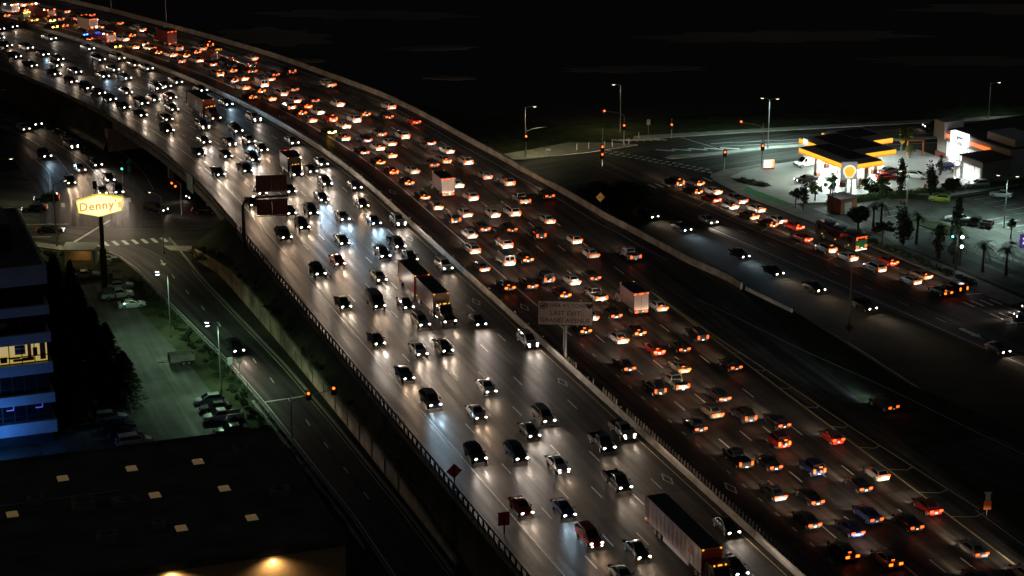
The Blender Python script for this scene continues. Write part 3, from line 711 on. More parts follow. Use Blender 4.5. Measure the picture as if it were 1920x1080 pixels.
def make_van():
    p = Proto(5.5, 1.0)
    st = [(-2.75, .84, .94, .94, .46, .8, 1.2), (-2.66, .88, .98, .96, .4, .8, 1.2), (1.3, .88, 1.0, .97, .36, .8, 1.2), (1.9, .86, .98, .88, .38, .75, 1.12), (2.55, .82, .92, .78, .42, .7, .98), (2.75, .7, .82, .64, .46, .64, .86)]
    mb = cabin_parts(p, [(-2.7, .94, 1.18, .92, 1.2), (-2.64, .95, 1.18, .84, 2.08), (.75, .95, 1.18, .84, 2.1), (1.75, .86, 1.1, .84, 1.14)], sides=False, rear=False)
    mb.rings([ring6(y, *r) for y, *r in st])
    for sx in (-1, 1):
        g = MB(); g.poly([(sx * .08, -2.70, 1.3), (sx * .76, -2.70, 1.3), (sx * .7, -2.67, 1.86), (sx * .08, -2.67, 1.86)]); p.add('rear_window', g.mesh('rear_window', 'glass_dark'))
        g = MB(); g.poly([(sx * .965, .55, 1.3), (sx * .965, 1.25, 1.3), (sx * .885, .82, 1.9), (sx * .885, .5, 1.9)]); p.add('side_window', g.mesh('side_window', 'glass_dark', recalc=False))
    four_wheels(p, W_SUV, .88, 1.75, -1.6, .36); mirrors(p, 1.12, 1.2, 1.35)
    p.head = (.68, 2.66, .82); p.tail = (.8, -2.78, 1.1); p.tall = True; p.fog = (.6, 2.72, .5); return finish(p, mb)
def make_pickup(load=False):
    p = Proto(5.5, .98)
    st = [(-.3, .84, .96, .9, .42, .8, 1.12), (.9, .84, .96, .88, .4, .8, 1.1), (1.8, .84, .95, .82, .42, .78, 1.06), (2.55, .8, .88, .74, .46, .7, .98), (2.75, .68, .78, .62, .5, .66, .86)]
    mb = cabin_parts(p, [(-.62, .86, 1.1, .82, 1.14), (-.42, .87, 1.1, .7, 1.78), (.75, .87, 1.09, .7, 1.8), (1.55, .82, 1.07, .78, 1.09)])
    mb.rings([ring6(y, *r) for y, *r in st])
    bed = MB()
    for x0, x1, y0, y1, z0, z1 in ((-.96, -.82, -2.75, -.64, .48, 1.14), (.82, .96, -2.75, -.64, .48, 1.14), (-.82, .82, -2.75, -2.66, .55, 1.12), (-.82, .82, -2.66, -.64, .55, .72)):
        mb.box(x0, x1, y0, y1, z0, z1)
    b2 = MB(); b2.poly([(-.81, -2.65, .73), (.81, -2.65, .73), (.81, -.65, .73), (-.81, -.65, .73)]); p.add('bed_liner', b2.mesh('bed_liner', 'trim_black'))
    bp = MB(); bp.box(-.9, .9, -2.9, -2.76, .46, .62); p.add('rear_bumper', bp.mesh('rear_bumper', 'chrome'))
    if load:
        c = MB(); c.rings([[(-.8, -2.5, 1.15), (-.66, -2.4, 1.75), (.66, -2.4, 1.75), (.8, -2.5, 1.15)], [(-.8, -.8, 1.15), (-.66, -.9, 1.85), (.66, -.9, 1.85), (.8, -.8, 1.15)]]); p.add('cargo', c.mesh('cargo', 'trailer_brown'))
    four_wheels(p, W_SUV, .87, 1.75, -1.55, .4); mirrors(p, 1.12, 1.15, 1.25)
    p.head = (.7, 2.62, .92); p.tail = (.84, -2.8, .96); p.tall = True; p.brk = (0, -.66, 1.72); p.fog = (.62, 2.72, .62); p.plate = (0, -2.92, .54); return finish(p, mb)
def truck_wheels(p, ys, parent=None, x=.98):
    for y in ys:
        for sx in (-1, 1): p.add('wheel', W_TRK, (sx * x, y, .5), parent)
def box_mesh(name, dims, mats, edge=None):
    x0, x1, y0, y1, z0, z1 = dims; mb = MB(); mb.box(x0, x1, y0, y1, z0, z1, 0)
    mb.m[1] = 1                                   # roof
    if edge:                                      # corner posts and rails
        e = .05
        for sx in (-1, 1):
            for y in (y0, y1):
                xx = x0 if sx < 0 else x1
                mb.box(xx - e, xx + e, y - e, y + e, z0 - .02, z1 + .02, 2)
            xx = x0 if sx < 0 else x1
            mb.box(xx - e * .8, xx + e * .8, y0 + e, y1 - e, z1 - .06, z1 + .03, 2); mb.box(xx - e * .8, xx + e * .8, y0 + e, y1 - e, z0 - .04, z0 + .08, 2)
    return mb.mesh(name, mats)
def ribs(p, parent, xs, y0, y1, z0, z1, mat, n):
    mb = MB(); mb.box(-.012, .012, -.03, .03, 0, z1 - z0); me = mb.mesh('panel_rib', mat)
    for x in xs:
        for i in range(n): p.add('panel_rib', me, (x, y0 + (y1 - y0) * (i + .5) / n, z0), parent)
def make_box_truck(box='trailer_white', roof='trailer_roof'):
    L = 8.2; p = Proto(L, 1.22)
    mb = MB()
    mb.rings([[(-1.05, y, zb), (-1.08, y, zm), (-w, y, zt), (w, y, zt), (1.08, y, zm), (1.05, y, zb)] for y, w, zb, zm, zt in ((1.75, .95, .55, 1.2, 2.5), (2.75, .94, .55, 1.2, 2.48), (3.3, .96, .55, 1.15, 1.5), (3.95, .92, .55, 1.0, 1.3), (4.1, .84, .6, .9, 1.1))])
    g = MB(); g.poly([(-.86, 3.32, 1.62), (.86, 3.32, 1.62), (.84, 2.86, 2.36), (-.84, 2.86, 2.36)]); p.add('windscreen', g.mesh('windscreen', 'glass_dark'))
    for sx in (-1, 1):
        g = MB(); g.poly([(sx * 1.06, 2.0, 1.55), (sx * 1.06, 3.0, 1.55), (sx * 1.0, 2.75, 2.2), (sx * 1.0, 2.0, 2.2)]); p.add('side_window', g.mesh('side_window', 'glass_dark', recalc=False))
    b_ = p.add('cargo_box', box_mesh('cargo_box', (-1.22, 1.22, -4.05, 1.6, .95, 3.65), [box, roof, 'chrome' if box == 'trailer_white' else box], True))
    ch = MB(); ch.box(-.5, .5, -4.0, 3.6, .5, .94); ch.box(-1.1, 1.1, -4.12, -4.0, .45, .6); p.add('chassis', ch.mesh('chassis', 'dark_steel'))
    g = MB(); g.box(-.02, .02, -4.09, -4.06, 1.0, 3.6); p.add('door_seam', g.mesh('door_seam', 'sign_grey'), (0, 0, 0), b_)
    for x in (-1.05, -.95, -.22, 0, .22, 1.05): p.add('marker_light', CLR_R, (x, -4.12, 3.58), b_)
    for x in (-1.1, 1.1): p.add('marker_light', CLR_A, (x, 1.64, 3.6), b_)
    for x in (-.55, -.08, .08, .55): p.add('marker_light', CLR_A, (x, 2.6, 2.52))
    truck_wheels(p, (2.9, -2.3)); mirrors(p, 1.3, 3.1, 1.9)
    p.head = (.78, 4.08, .95); p.tail = (.82, -4.14, .72); p.plate = (.3, -4.14, .72); return finish(p, mb, 30)
def tractor(p, y0, colour_mesh, sleeper=False):
    """day-cab tractor whose nose ends at y0"""
    mb = colour_mesh
    mb.rings([[(-1.0, y0 + y, zb), (-1.02, y0 + y, zm), (-w, y0 + y, zt), (w, y0 + y, zt), (1.02, y0 + y, zm), (1.0, y0 + y, zb)] for y, w, zb, zm, zt in ((-3.9 - (1.2 if sleeper else 0), .96, .75, 1.5, 2.85), (-2.6, .94, .75, 1.5, 2.85), (-1.95, .95, .75, 1.45, 1.75), (-.35, .8, .7, 1.3, 1.55), (0, .7, .65, 1.05, 1.3))])
    g = MB(); g.poly([(-.86, y0 - 1.98, 1.82), (.86, y0 - 1.98, 1.82), (.84, y0 - 2.56, 2.7), (-.84, y0 - 2.56, 2.7)])
    for v in range(4): g.v[v] = (g.v[v][0], g.v[v][1] + .03, g.v[v][2] + .02)
    p.add('windscreen', g.mesh('windscreen', 'glass_dark'))
    for sx in (-1, 1):
        g = MB(); g.poly([(sx * 1.02, y0 - 3.6, 1.8), (sx * 1.02, y0 - 2.4, 1.8), (sx * .98, y0 - 2.75, 2.6), (sx * .98, y0 - 3.6, 2.6)]); p.add('side_window', g.mesh('side_window', 'glass_dark', recalc=False))
        ex = MB(); ex.tube([(sx * 1.05, y0 - 4.0, .9), (sx * 1.05, y0 - 4.0, 3.5)], .07, 8); p.add('exhaust_stack', ex.mesh('exhaust_stack', 'chrome', 40))
        tk = MB(); tk.tube([(sx * .9, y0 - 4.0, .75), (sx * .9, y0 - 2.5, .75)], .3, 10); p.add('fuel_tank', tk.mesh('fuel_tank', 'chrome', 40))
    ch = MB(); ch.box(-.45, .45, y0 - 7.2, y0 - .4, .55, .95); p.add('chassis', ch.mesh('chassis', 'dark_steel'))
    gl = MB(); gl.box(-.5, .5, y0 - .02, y0 + .05, .75, 1.2); p.add('grille', gl.mesh('grille', 'chrome'))
    for x in (-.7, -.16, 0, .16, .7): p.add('marker_light', CLR_A, (x, y0 - 2.75, 2.94))
    truck_wheels(p, (y0 - 1.05, y0 - 5.4, y0 - 6.6)); mirrors(p, 1.25, y0 - 2.3, 2.1)
    p.head = (.82, y0 - .08, 1.0)
def trailer(p, y0, y1, box, post, axles, roof='trailer_roof', logo=None, front_lights=True):
    b_ = p.add('trailer', box_mesh('trailer', (-1.27, 1.27, y0, y1, 1.15, 4.05), [box, roof, post], True))
    ch = MB(); ch.box(-.5, .5, y0 + .1, y1 - .6, .85, 1.14); ch.box(-1.2, 1.2, y0 + .0, y0 + .08, .5, .62)
    p.add('underframe', ch.mesh('underframe', 'dark_steel'), (0, 0, 0), b_)
    truck_wheels(p, axles, b_)
    ribs(p, b_, (-1.285, 1.285), y0 + .3, y1 - .3, 1.25, 3.95, box, max(3, int((y1 - y0) / 1.2)))
    if front_lights:
        for x in (-1.1, 1.1): p.add('marker_light', CLR_A, (x, y1 + .06, 3.95), b_)
    for x in (-1.1, 1.1): p.add('marker_light', CLR_R, (x, y0 - .06, 1.25), b_)
    for sx in (-1.3, 1.3): p.add('marker_light', CLR_A, (sx, y0 + .2, 1.2), b_)
    return b_
def make_double():
    L = 23.; p = Proto(L, 1.28); mb = MB(); tractor(p, L / 2, mb)
    trailer(p, L / 2 - 13.2, L / 2 - 4.6, 'trailer_white', 'trailer_white', (L / 2 - 12.2,))
    b2 = trailer(p, -L / 2, L / 2 - 14.4, 'trailer_white', 'trailer_red', (-L / 2 + 1.0, -L / 2 + 7.6))
    fr_ = MB(); fr_.box(-1.2, 1.2, L / 2 - 14.38, L / 2 - 14.36, 1.25, 3.98); p.add('front_panel', fr_.mesh('front_panel', 'trailer_red'), (0, 0, 0), b2)
    return finish(p, mb, 30)
def make_semi():
    L = 21.; p = Proto(L, 1.28); mb = MB(); tractor(p, L / 2, mb, True)
    b_ = trailer(p, -L / 2, L / 2 - 5.0, 'trailer_white', 'trailer_white', (-L / 2 + 2.6, -L / 2 + 3.9))
    sk = MB(); sk.box(1.2, 1.24, -L / 2 + 5.2, L / 2 - 8.5, .45, 1.1); p.add('side_skirt', sk.mesh('side_skirt', 'trailer_white'), (0, 0, 0), b_)
    fp = MB(); fp.box(-1.2, 1.2, L / 2 - 4.98, L / 2 - 4.95, 1.3, 3.95); p.add('front_panel', fp.mesh('front_panel', 'trailer_red'), (0, 0, 0), b_)
    for i in range(5):
        g = MB(); zc = 1.7 + i * .5
        for k in range(10):
            a0, a1 = 2 * PI * k / 10, 2 * PI * (k + 1) / 10
            if k == (i * 3) % 10: continue
            g.poly([(1.302, -L / 2 + .75 + r_ * math.cos(a_) * .9, zc + r_ * math.sin(a_)) for r_, a_ in ((.24, a0), (.24, a1), (.13, a1), (.13, a0))])
        p.add('letter_mark', g.mesh('letter_mark', 'trailer_red', recalc=False), (0, 0, 0), b_)
    g = MB(); g.poly([(1.302, L / 2 - 8.6, 2.3), (1.302, L / 2 - 7.2, 2.3), (1.302, L / 2 - 7.5, 3.4), (1.302, L / 2 - 8.2, 3.4)]); p.add('logo_mark', g.mesh('logo_mark', 'trailer_red', recalc=False), (0, 0, 0), b_)
    return finish(p, mb, 30)
def make_short_semi():
    L = 14.2; p = Proto(L, 1.28); mb = MB(); tractor(p, L / 2, mb)
    b_ = trailer(p, -L / 2, L / 2 - 4.6, 'trailer_brown', 'trailer_brown', (-L / 2 + 1.2, -L / 2 + 2.4))
    fp = MB(); fp.box(-1.2, 1.2, L / 2 - 4.58, L / 2 - 4.55, 1.3, 3.95); p.add('front_panel', fp.mesh('front_panel', 'trailer_red'), (0, 0, 0), b_)
    sg_ = MB(); sg_.box(1.29, 1.305, -1.6, -.9, 2.0, 3.4); p.add('side_placard', sg_.mesh('side_placard', 'sign_white'), (0, 0, 0), b_)
    return finish(p, mb, 30)
def make_tanker():
    L = 20.; p = Proto(L, 1.25); mb = MB(); tractor(p, L / 2, mb)
    for y0, y1 in ((-L / 2, -L / 2 + 7.2), (-L / 2 + 8.0, L / 2 - 4.6)):
        t = MB(); rs = []
        for y, k in ((y0, .72), (y0 + .25, .95), (y0 + .6, 1), (y1 - .6, 1), (y1 - .25, .95), (y1, .72)):
            rs.append([(1.2 * k * math.cos(2 * PI * i / 20), y, 2.15 + 1.0 * k * math.sin(2 * PI * i / 20)) for i in range(20)])
        t.rings(rs); b_ = p.add('tank', t.mesh('tank', 'chrome', 50))
        for x in (-1.0, 1.0): p.add('marker_light', CLR_R, (x, y0 - .05, 2.7), b_)
        wk = MB(); wk.box(-.3, .3, y0 + .6, y1 - .6, 3.16, 3.24); p.add('walkway', wk.mesh('walkway', 'galvanised'), (0, 0, 0), b_)
        uf = MB(); uf.box(-.5, .5, y0 + .3, y1 - .3, .85, 1.2); uf.box(-1.1, 1.1, y0 - .02, y0 + .08, .5, 1.0); p.add('underframe', uf.mesh('underframe', 'dark_steel'), (0, 0, 0), b_)
        truck_wheels(p, (y0 + 1.2, y0 + 2.4), b_)
    p.tail = (.9, -L / 2 - .06, .92); p.plate = (0, -L / 2 - .06, .8); return finish(p, mb, 30)
def make_service(kind):
    """fire engine, ambulance or tow truck"""
    L = {'E': 9., 'A': 7., 'W': 7.}[kind]; p = Proto(L, 1.22); h = L / 2; mb = MB()
    if kind == 'E':
        mb.rings([[(-1.22, y, zb), (-1.24, y, zm), (-w, y, zt), (w, y, zt), (1.24, y, zm), (1.22, y, zb)] for y, w, zb, zm, zt in ((1.6, 1.16, .55, 1.4, 2.85), (h - .5, 1.16, .55, 1.4, 2.85), (h - .05, 1.12, .55, 1.3, 1.5), (h, 1.1, .6, 1.1, 1.4))])
        b_ = p.add('pump_body', box_mesh('pump_body', (-1.24, 1.24, -h, 1.5, .6, 2.7), ['paint_m', 'trailer_roof', 'chrome'], True))
        ld = MB()
        for x in (-.55, .55): ld.box(x - .05, x + .05, -h + .2, 2.2, 2.95, 3.1)
        for i in range(12): ld.box(-.5, .5, -h + .6 + i * .5, -h + .66 + i * .5, 3.0, 3.06)
        p.add('ladder', ld.mesh('ladder', 'galvanised'))
        for x in (-1.0, 1.0): p.add('beacon', small_box('beacon', .3, .2, .25, 'beacon_red'), (x, -h - .05, 2.5), b_)
        st_ = MB(); st_.box(-1.0, 1.0, -h - .03, -h - .01, 1.0, 2.2); p.add('rear_panel', st_.mesh('rear_panel', 'paint_w'), (0, 0, 0), b_)
        p.add('beacon', small_box('beacon', .5, .25, .2, 'beacon_red'), (-.6, h - .9, 2.98)); p.add('beacon', small_box('beacon', .5, .25, .2, 'flood_white'), (.6, h - .9, 2.98))
        p.add('scene_light', small_box('scene_light', .3, .2, .25, 'flood_white'), (-1.3, -h + 1.2, 2.5))
        truck_wheels(p, (h - 2.2, -h + 2.0))
    elif kind == 'A':
        mb.rings([[(-1.0, y, zb), (-1.02, y, zm), (-w, y, zt), (w, y, zt), (1.02, y, zm), (1.0, y, zb)] for y, w, zb, zm, zt in ((h - 2.6, .92, .5, 1.2, 2.2), (h - 1.9, .9, .5, 1.2, 2.15), (h - 1.2, .92, .5, 1.1, 1.3), (h - .1, .82, .5, .9, 1.1), (h, .75, .55, .85, 1.0))])
        b_ = p.add('patient_box', box_mesh('patient_box', (-1.15, 1.15, -h, h - 2.7, .6, 2.8), ['paint_w', 'paint_w', 'chrome'], True))
        for x in (-1.0, -.35, .35, 1.0): p.add('beacon', small_box('beacon', .3, .2, .22, 'flood_white' if abs(x) > .5 else 'beacon_red'), (x, -h - .06, 2.6), b_)
        for sx in (-1.2, 1.2): p.add('scene_light', small_box('scene_light', .2, .35, .25, 'flood_white'), (sx, -.6, 2.5), b_)
        truck_wheels(p, (h - 1.3, -h + 1.6))
    else:
        mb.rings([[(-1.0, y, zb), (-1.02, y, zm), (-w, y, zt), (w, y, zt), (1.02, y, zm), (1.0, y, zb)] for y, w, zb, zm, zt in ((h - 3.4, .92, .5, 1.2, 2.3), (h - 2.2, .9, .5, 1.2, 2.25), (h - 1.5, .92, .5, 1.1, 1.35), (h - .1, .82, .5, .95, 1.15), (h, .75, .55, .85, 1.0))])
        dk = MB(); dk.box(-1.15, 1.15, -h, h - 3.5, .85, 1.05); dk.box(-.1, .1, -h - .6, -h + 1.8, 1.06, 1.35); dk.box(-1.1, -1.0, h - 3.7, h - 3.55, 1.05, 2.2); dk.box(1.0, 1.1, h - 3.7, h - 3.55, 1.05, 2.2); dk.box(-1.1, 1.1, h - 3.7, h - 3.55, 2.2, 2.32)
        p.add('tow_deck', dk.mesh('tow_deck', 'galvanised'))
        for x in (-.7, 0, .7): p.add('beacon', small_box('beacon', .35, .25, .24, 'beacon_amber'), (x, h - 3.62, 2.44))
        for x in (-.8, .8): p.add('beacon', small_box('beacon', .35, .2, .24, 'beacon_amber'), (x, -h - .06, .95))
        truck_wheels(p, (h - 1.3, -h + 1.7))
    g = MB(); yw = h - .45 if kind == 'E' else (h - 1.55 if kind == 'A' else h - 1.85)
    zz = (1.6, 2.6) if kind == 'E' else (1.45, 2.05)
    sl = .35 if kind == 'E' else .55
    g.poly([(-.85, yw + .45 if kind != 'E' else h + .0, zz[0]), (.85, yw + .45 if kind != 'E' else h + .0, zz[0]), (.82, yw - sl + .5, zz[1]), (-.82, yw - sl + .5, zz[1])]); p.add('windscreen', g.mesh('windscreen', 'glass_dark'))
    p.head = (.8, h + .02, .9); p.tail = (.95, -h - .08, 1.0); p.plate = (0, -h - .1, .8); mirrors(p, 1.35, h - 1.2, 1.9); return finish(p, mb, 30)
def make_bus():
    L = 12.2; p = Proto(L, 1.28); h = L / 2; mb = MB()
    mb.rings([[(-1.2, y, zb), (-1.28, y, 1.2), (-1.24, y, zt - .25), (-1.0, y, zt), (1.0, y, zt), (1.24, y, zt - .25), (1.28, y, 1.2), (1.2, y, zb)] for y, zb, zt in ((-h, .5, 2.95), (-h + .15, .35, 3.05), (h - .3, .35, 3.05), (h, .45, 2.9))])
    for sx in (-1, 1):
        for i in range(7):
            g = MB(); y0 = -h + 1.2 + i * 1.5; g.poly([(sx * 1.285, y0, 1.45), (sx * 1.285, y0 + 1.35, 1.45), (sx * 1.262, y0 + 1.35, 2.55), (sx * 1.262, y0, 2.55)]); p.add('side_window', g.mesh('side_window', 'glass_dark', recalc=False))
    g = MB(); g.poly([(-1.1, h + .01, 1.2), (1.1, h + .01, 1.2), (1.08, h + .0, 2.5), (-1.08, h + .0, 2.5)]); p.add('windscreen', g.mesh('windscreen', 'glass_dark'))
    rp = MB(); rp.box(-1.15, 1.15, -h - .03, -h - .005, .75, 2.3); p.add('rear_panel', rp.mesh('rear_panel', 'sign_green'))
    bm_ = MB(); bm_.box(-1.2, 1.2, -h - .12, -h - .0, .4, .62); p.add('rear_bumper', bm_.mesh('rear_bumper', 'paint_w'))
    for i in range(3):
        rf = MB(); rf.box(-.6, .6, -4.2 + i * 3.4, -2.4 + i * 3.4, 3.06, 3.24); p.add('roof_unit', rf.mesh('roof_unit', 'sign_grey'))
    for x in (-1.0, -.72, -.25, 0, .25, .72, 1.0): p.add('marker_light', CLR_R, (x, -h - .06, 2.75))
    for x in (-1.0, 1.0): p.add('marker_light', CLR_R, (x, -h - .06, 2.45))
    for i in range(3): p.add('marker_light', CLR_A, (-1.3, -h + 2 + 4 * i, 1.0))
    truck_wheels(p, (h - 2.6, -h + 3.0), x=1.1); mirrors(p, 1.45, h - .1, 2.2)
    p.head = (.9, h, .85); p.tail = (.95, -h - .08, 1.15); p.brk = (0, -h - .07, 1.35); p.plate = (0, -h - .13, .9); return finish(p, mb, 30)
PROTO = dict(s=make_sedan(), h=make_hatch(), v=make_suv(), j=make_suv(True), m=make_minivan(), n=make_van(), p=make_pickup(), l=make_pickup(True),
             K=make_box_truck(), D=make_double(), S=make_semi(), T=make_short_semi(), U=make_tanker(), E=make_service('E'), A=make_service('A'), W=make_service('W'), B=make_bus(), c=make_sedan(4.45, -.04), C=make_sedan(4.85, .03))
PROTO['Kk'] = make_box_truck('trim_black'); PROTO['Km'] = make_box_truck('trailer_maroon')
# ---- headlight beam: low-beam pattern, bright just under the horizon, falling off towards the road, sharp cut above
def beam_light(name, power, rgb):
    d = bpy.data.lights.new(name, 'SPOT'); d.energy = power; d.spot_size = math.radians(130); d.spot_blend = .3; d.shadow_soft_size = .12; d.color = (1, 1, 1)
    d.use_nodes = True; nt = d.node_tree; n = nt.nodes; l = nt.links; em = n['Emission']
    em.inputs[0].default_value = (*rgb, 1)
    tc = n.new('ShaderNodeTexCoord'); sp = n.new('ShaderNodeSeparateXYZ'); l.new(tc.outputs['Normal'], sp.inputs[0])
    def math_(op, a, b_=None, c=None):
        m_ = n.new('ShaderNodeMath'); m_.operation = op
        for i, v in enumerate((a, b_, c)):
            if v is None: continue
            if isinstance(v, (int, float)): m_.inputs[i].default_value = v
            else: l.new(v, m_.inputs[i])
        return m_.outputs[0]
    fw = math_('MAXIMUM', math_('ABSOLUTE', sp.outputs[2]), .05)
    v = math_('DIVIDE', sp.outputs[1], fw); hh = math_('DIVIDE', sp.outputs[0], fw)
    down = math_('MAXIMUM', math_('MULTIPLY', v, -1.0 * BEAM_SIGN), 0.)
    core = math_('MULTIPLY', math_('POWER', math_('ADD', math_('MAXIMUM', down, .02), .03), -.9), .020)
    hot = math_('MULTIPLY', math_('POWER', 2.718, math_('MULTIPLY', math_('MULTIPLY', v, v), -500.0)), .42)
    near = n.new('ShaderNodeMapRange'); near.interpolation_type = 'SMOOTHSTEP'; l.new(down, near.inputs[0])
    near.inputs[1].default_value = .16; near.inputs[2].default_value = .5; near.inputs[3].default_value = 1.0; near.inputs[4].default_value = .06
    below = math_('ADD', math_('MULTIPLY', core, near.outputs[0]), hot)
    # cut-off: fades within 1.5 degrees above the horizon to a little stray light
    up = math_('MULTIPLY', v, 1.0 * BEAM_SIGN)
    cut = n.new('ShaderNodeMapRange'); cut.interpolation_type = 'SMOOTHSTEP'; l.new(up, cut.inputs[0])
    cut.inputs[1].default_value = -.005; cut.inputs[2].default_value = .055; cut.inputs[3].default_value = 1.0; cut.inputs[4].default_value = .05
    hv = math_('MULTIPLY', hh, hh); hf = math_('POWER', 2.718, math_('MULTIPLY', hv, -9.0))
    tot = math_('MULTIPLY', math_('MULTIPLY', below, cut.outputs[0]), hf)
    tot = math_('ADD', tot, .006)                      # stray light of the whole lens
    l.new(tot, em.inputs[1])
    return d
BEAM_SIGN = 1.0
BEAMS = {'h0': beam_light('low_beam_warm', 7600, (1, .68, .44)), 'h1': beam_light('low_beam', 10200, (1, .78, .58)), 'h2': beam_light('low_beam_bright', 12500, (1, .84, .7)), 'h3': beam_light('low_beam_dull', 6000, (1, .74, .52)), 'x': beam_light('low_beam_xenon', 15000, (.55, .8, 1))}
COLOUR = dict(k='black', d='dark grey', g='silver', w='white', r='red', u='dark blue', n='tan', y='yellow-green', m='maroon')
KIND = dict(s='sedan', c='sedan', C='sedan', h='hatchback', v='SUV', j='off-roader', m='minivan', n='van', p='pickup truck', l='pickup truck', K='box truck', T='semi truck', D='twin-trailer truck', S='semi truck', U='tanker truck', E='fire engine', A='ambulance', W='tow truck', B='bus')
CAT = dict(s='car', c='car', C='car', h='car', v='suv', j='suv', m='minivan', n='van', p='pickup', l='pickup', K='truck', T='truck', D='truck', S='truck', U='truck', E='fire engine', A='ambulance', W='tow truck', B='bus')
def vehicle(kind, colour, x, y, z, hd, label, group=None, lights='h', tails='t', fog=False, amber=False, beams=2, police=False, pitch=0.):
    pk = kind + colour if kind + colour in PROTO else kind
    if kind == 's': pk = random.choice(('s', 's', 'c', 'C'))
    p = PROTO[pk]
    name = {'s': 'sedan', 'c': 'sedan', 'C': 'sedan', 'h': 'hatchback', 'v': 'suv', 'j': 'off_roader', 'm': 'minivan', 'n': 'van', 'p': 'pickup_truck', 'l': 'pickup_truck'}.get(kind, KIND[kind].replace(' ', '_').replace('-', '_'))
    root = thing(name, label, CAT[kind], (x, y, z), -math.radians(hd), group)
    made = []
    paint = M['paint_' + colour]
    for pn, me, loc, par_ in p.parts:
        o = bpy.data.objects.new(pn, me); COL.objects.link(o); o.parent = root if par_ is None else made[par_]
        o.location = loc; made.append(o)
    b_ = made[0]; b_.material_slots[0].link = 'OBJECT'; b_.material_slots[0].material = paint
    hx, hy, hz = p.head; tx, ty, tz = p.tail
    for sx in (-1, 1):
        link('headlight', LENS[lights], root, (sx * hx, hy, hz))
        if fog: link('fog_light', FOG[lights], root, (sx * p.fog[0], p.fog[1], p.fog[2] - .02) if p.fog else (sx * hx, hy + .02, hz - .3))
        if amber: link('turn_signal', AMBER, root, (sx * (hx + .06), hy - .02, hz - .2))
        link('tail_light', (TALLTAIL if p.tall else TAIL)[tails], root, (sx * tx, ty, tz))
    if tails == 'b' and p.brk: link('brake_light', BRK, root, p.brk)
    link('license_plate', PLATE, root, (0 if kind in 'shvjmnpcCl' else p.plate[0], p.plate[1] - .03, p.plate[2]))
    if police:
        lb = link('light_bar', small_box('light_bar', 1.1, .3, .14, 'trim_black'), root, (0, -.4, 1.5))
        for sx, mm in ((-.38, 'beacon_blue'), (.38, 'beacon_blue')): link('beacon', small_box('beacon', .34, .3, .2, mm), lb, (sx, 0, .1))
    if lights != 'o' and beams:
        bl = BEAMS['x' if lights == 'x' else ('h0' if lights == 'w' else random.choice(('h1', 'h1', 'h2', 'h3')))]
        for sx in ((-1, 1) if beams == 2 else (0,)):
            lo = bpy.data.objects.new('headlight_beam', bl); COL.objects.link(lo); lo.parent = root
            lo.location = (sx * hx, hy + .14, hz); lo.rotation_euler = (PI / 2 + random.uniform(-.008, .004), 0, random.uniform(-.03, .03))
    return root
NUM = ['', 'first', 'second', 'third', 'fourth', 'fifth', 'sixth', 'seventh', 'eighth', 'ninth', 'tenth', 'eleventh', 'twelfth', 'thirteenth', 'fourteenth', 'fifteenth', 'sixteenth', 'seventeenth', 'eighteenth', 'nineteenth', 'twentieth']
for t_, w_ in ((20, 'twenty'), (30, 'thirty'), (40, 'forty')):
    if t_ > 20: NUM.append({30: 'thirtieth', 40: 'fortieth'}[t_])
    NUM += [w_ + '-' + NUM[i] for i in range(1, 10)]
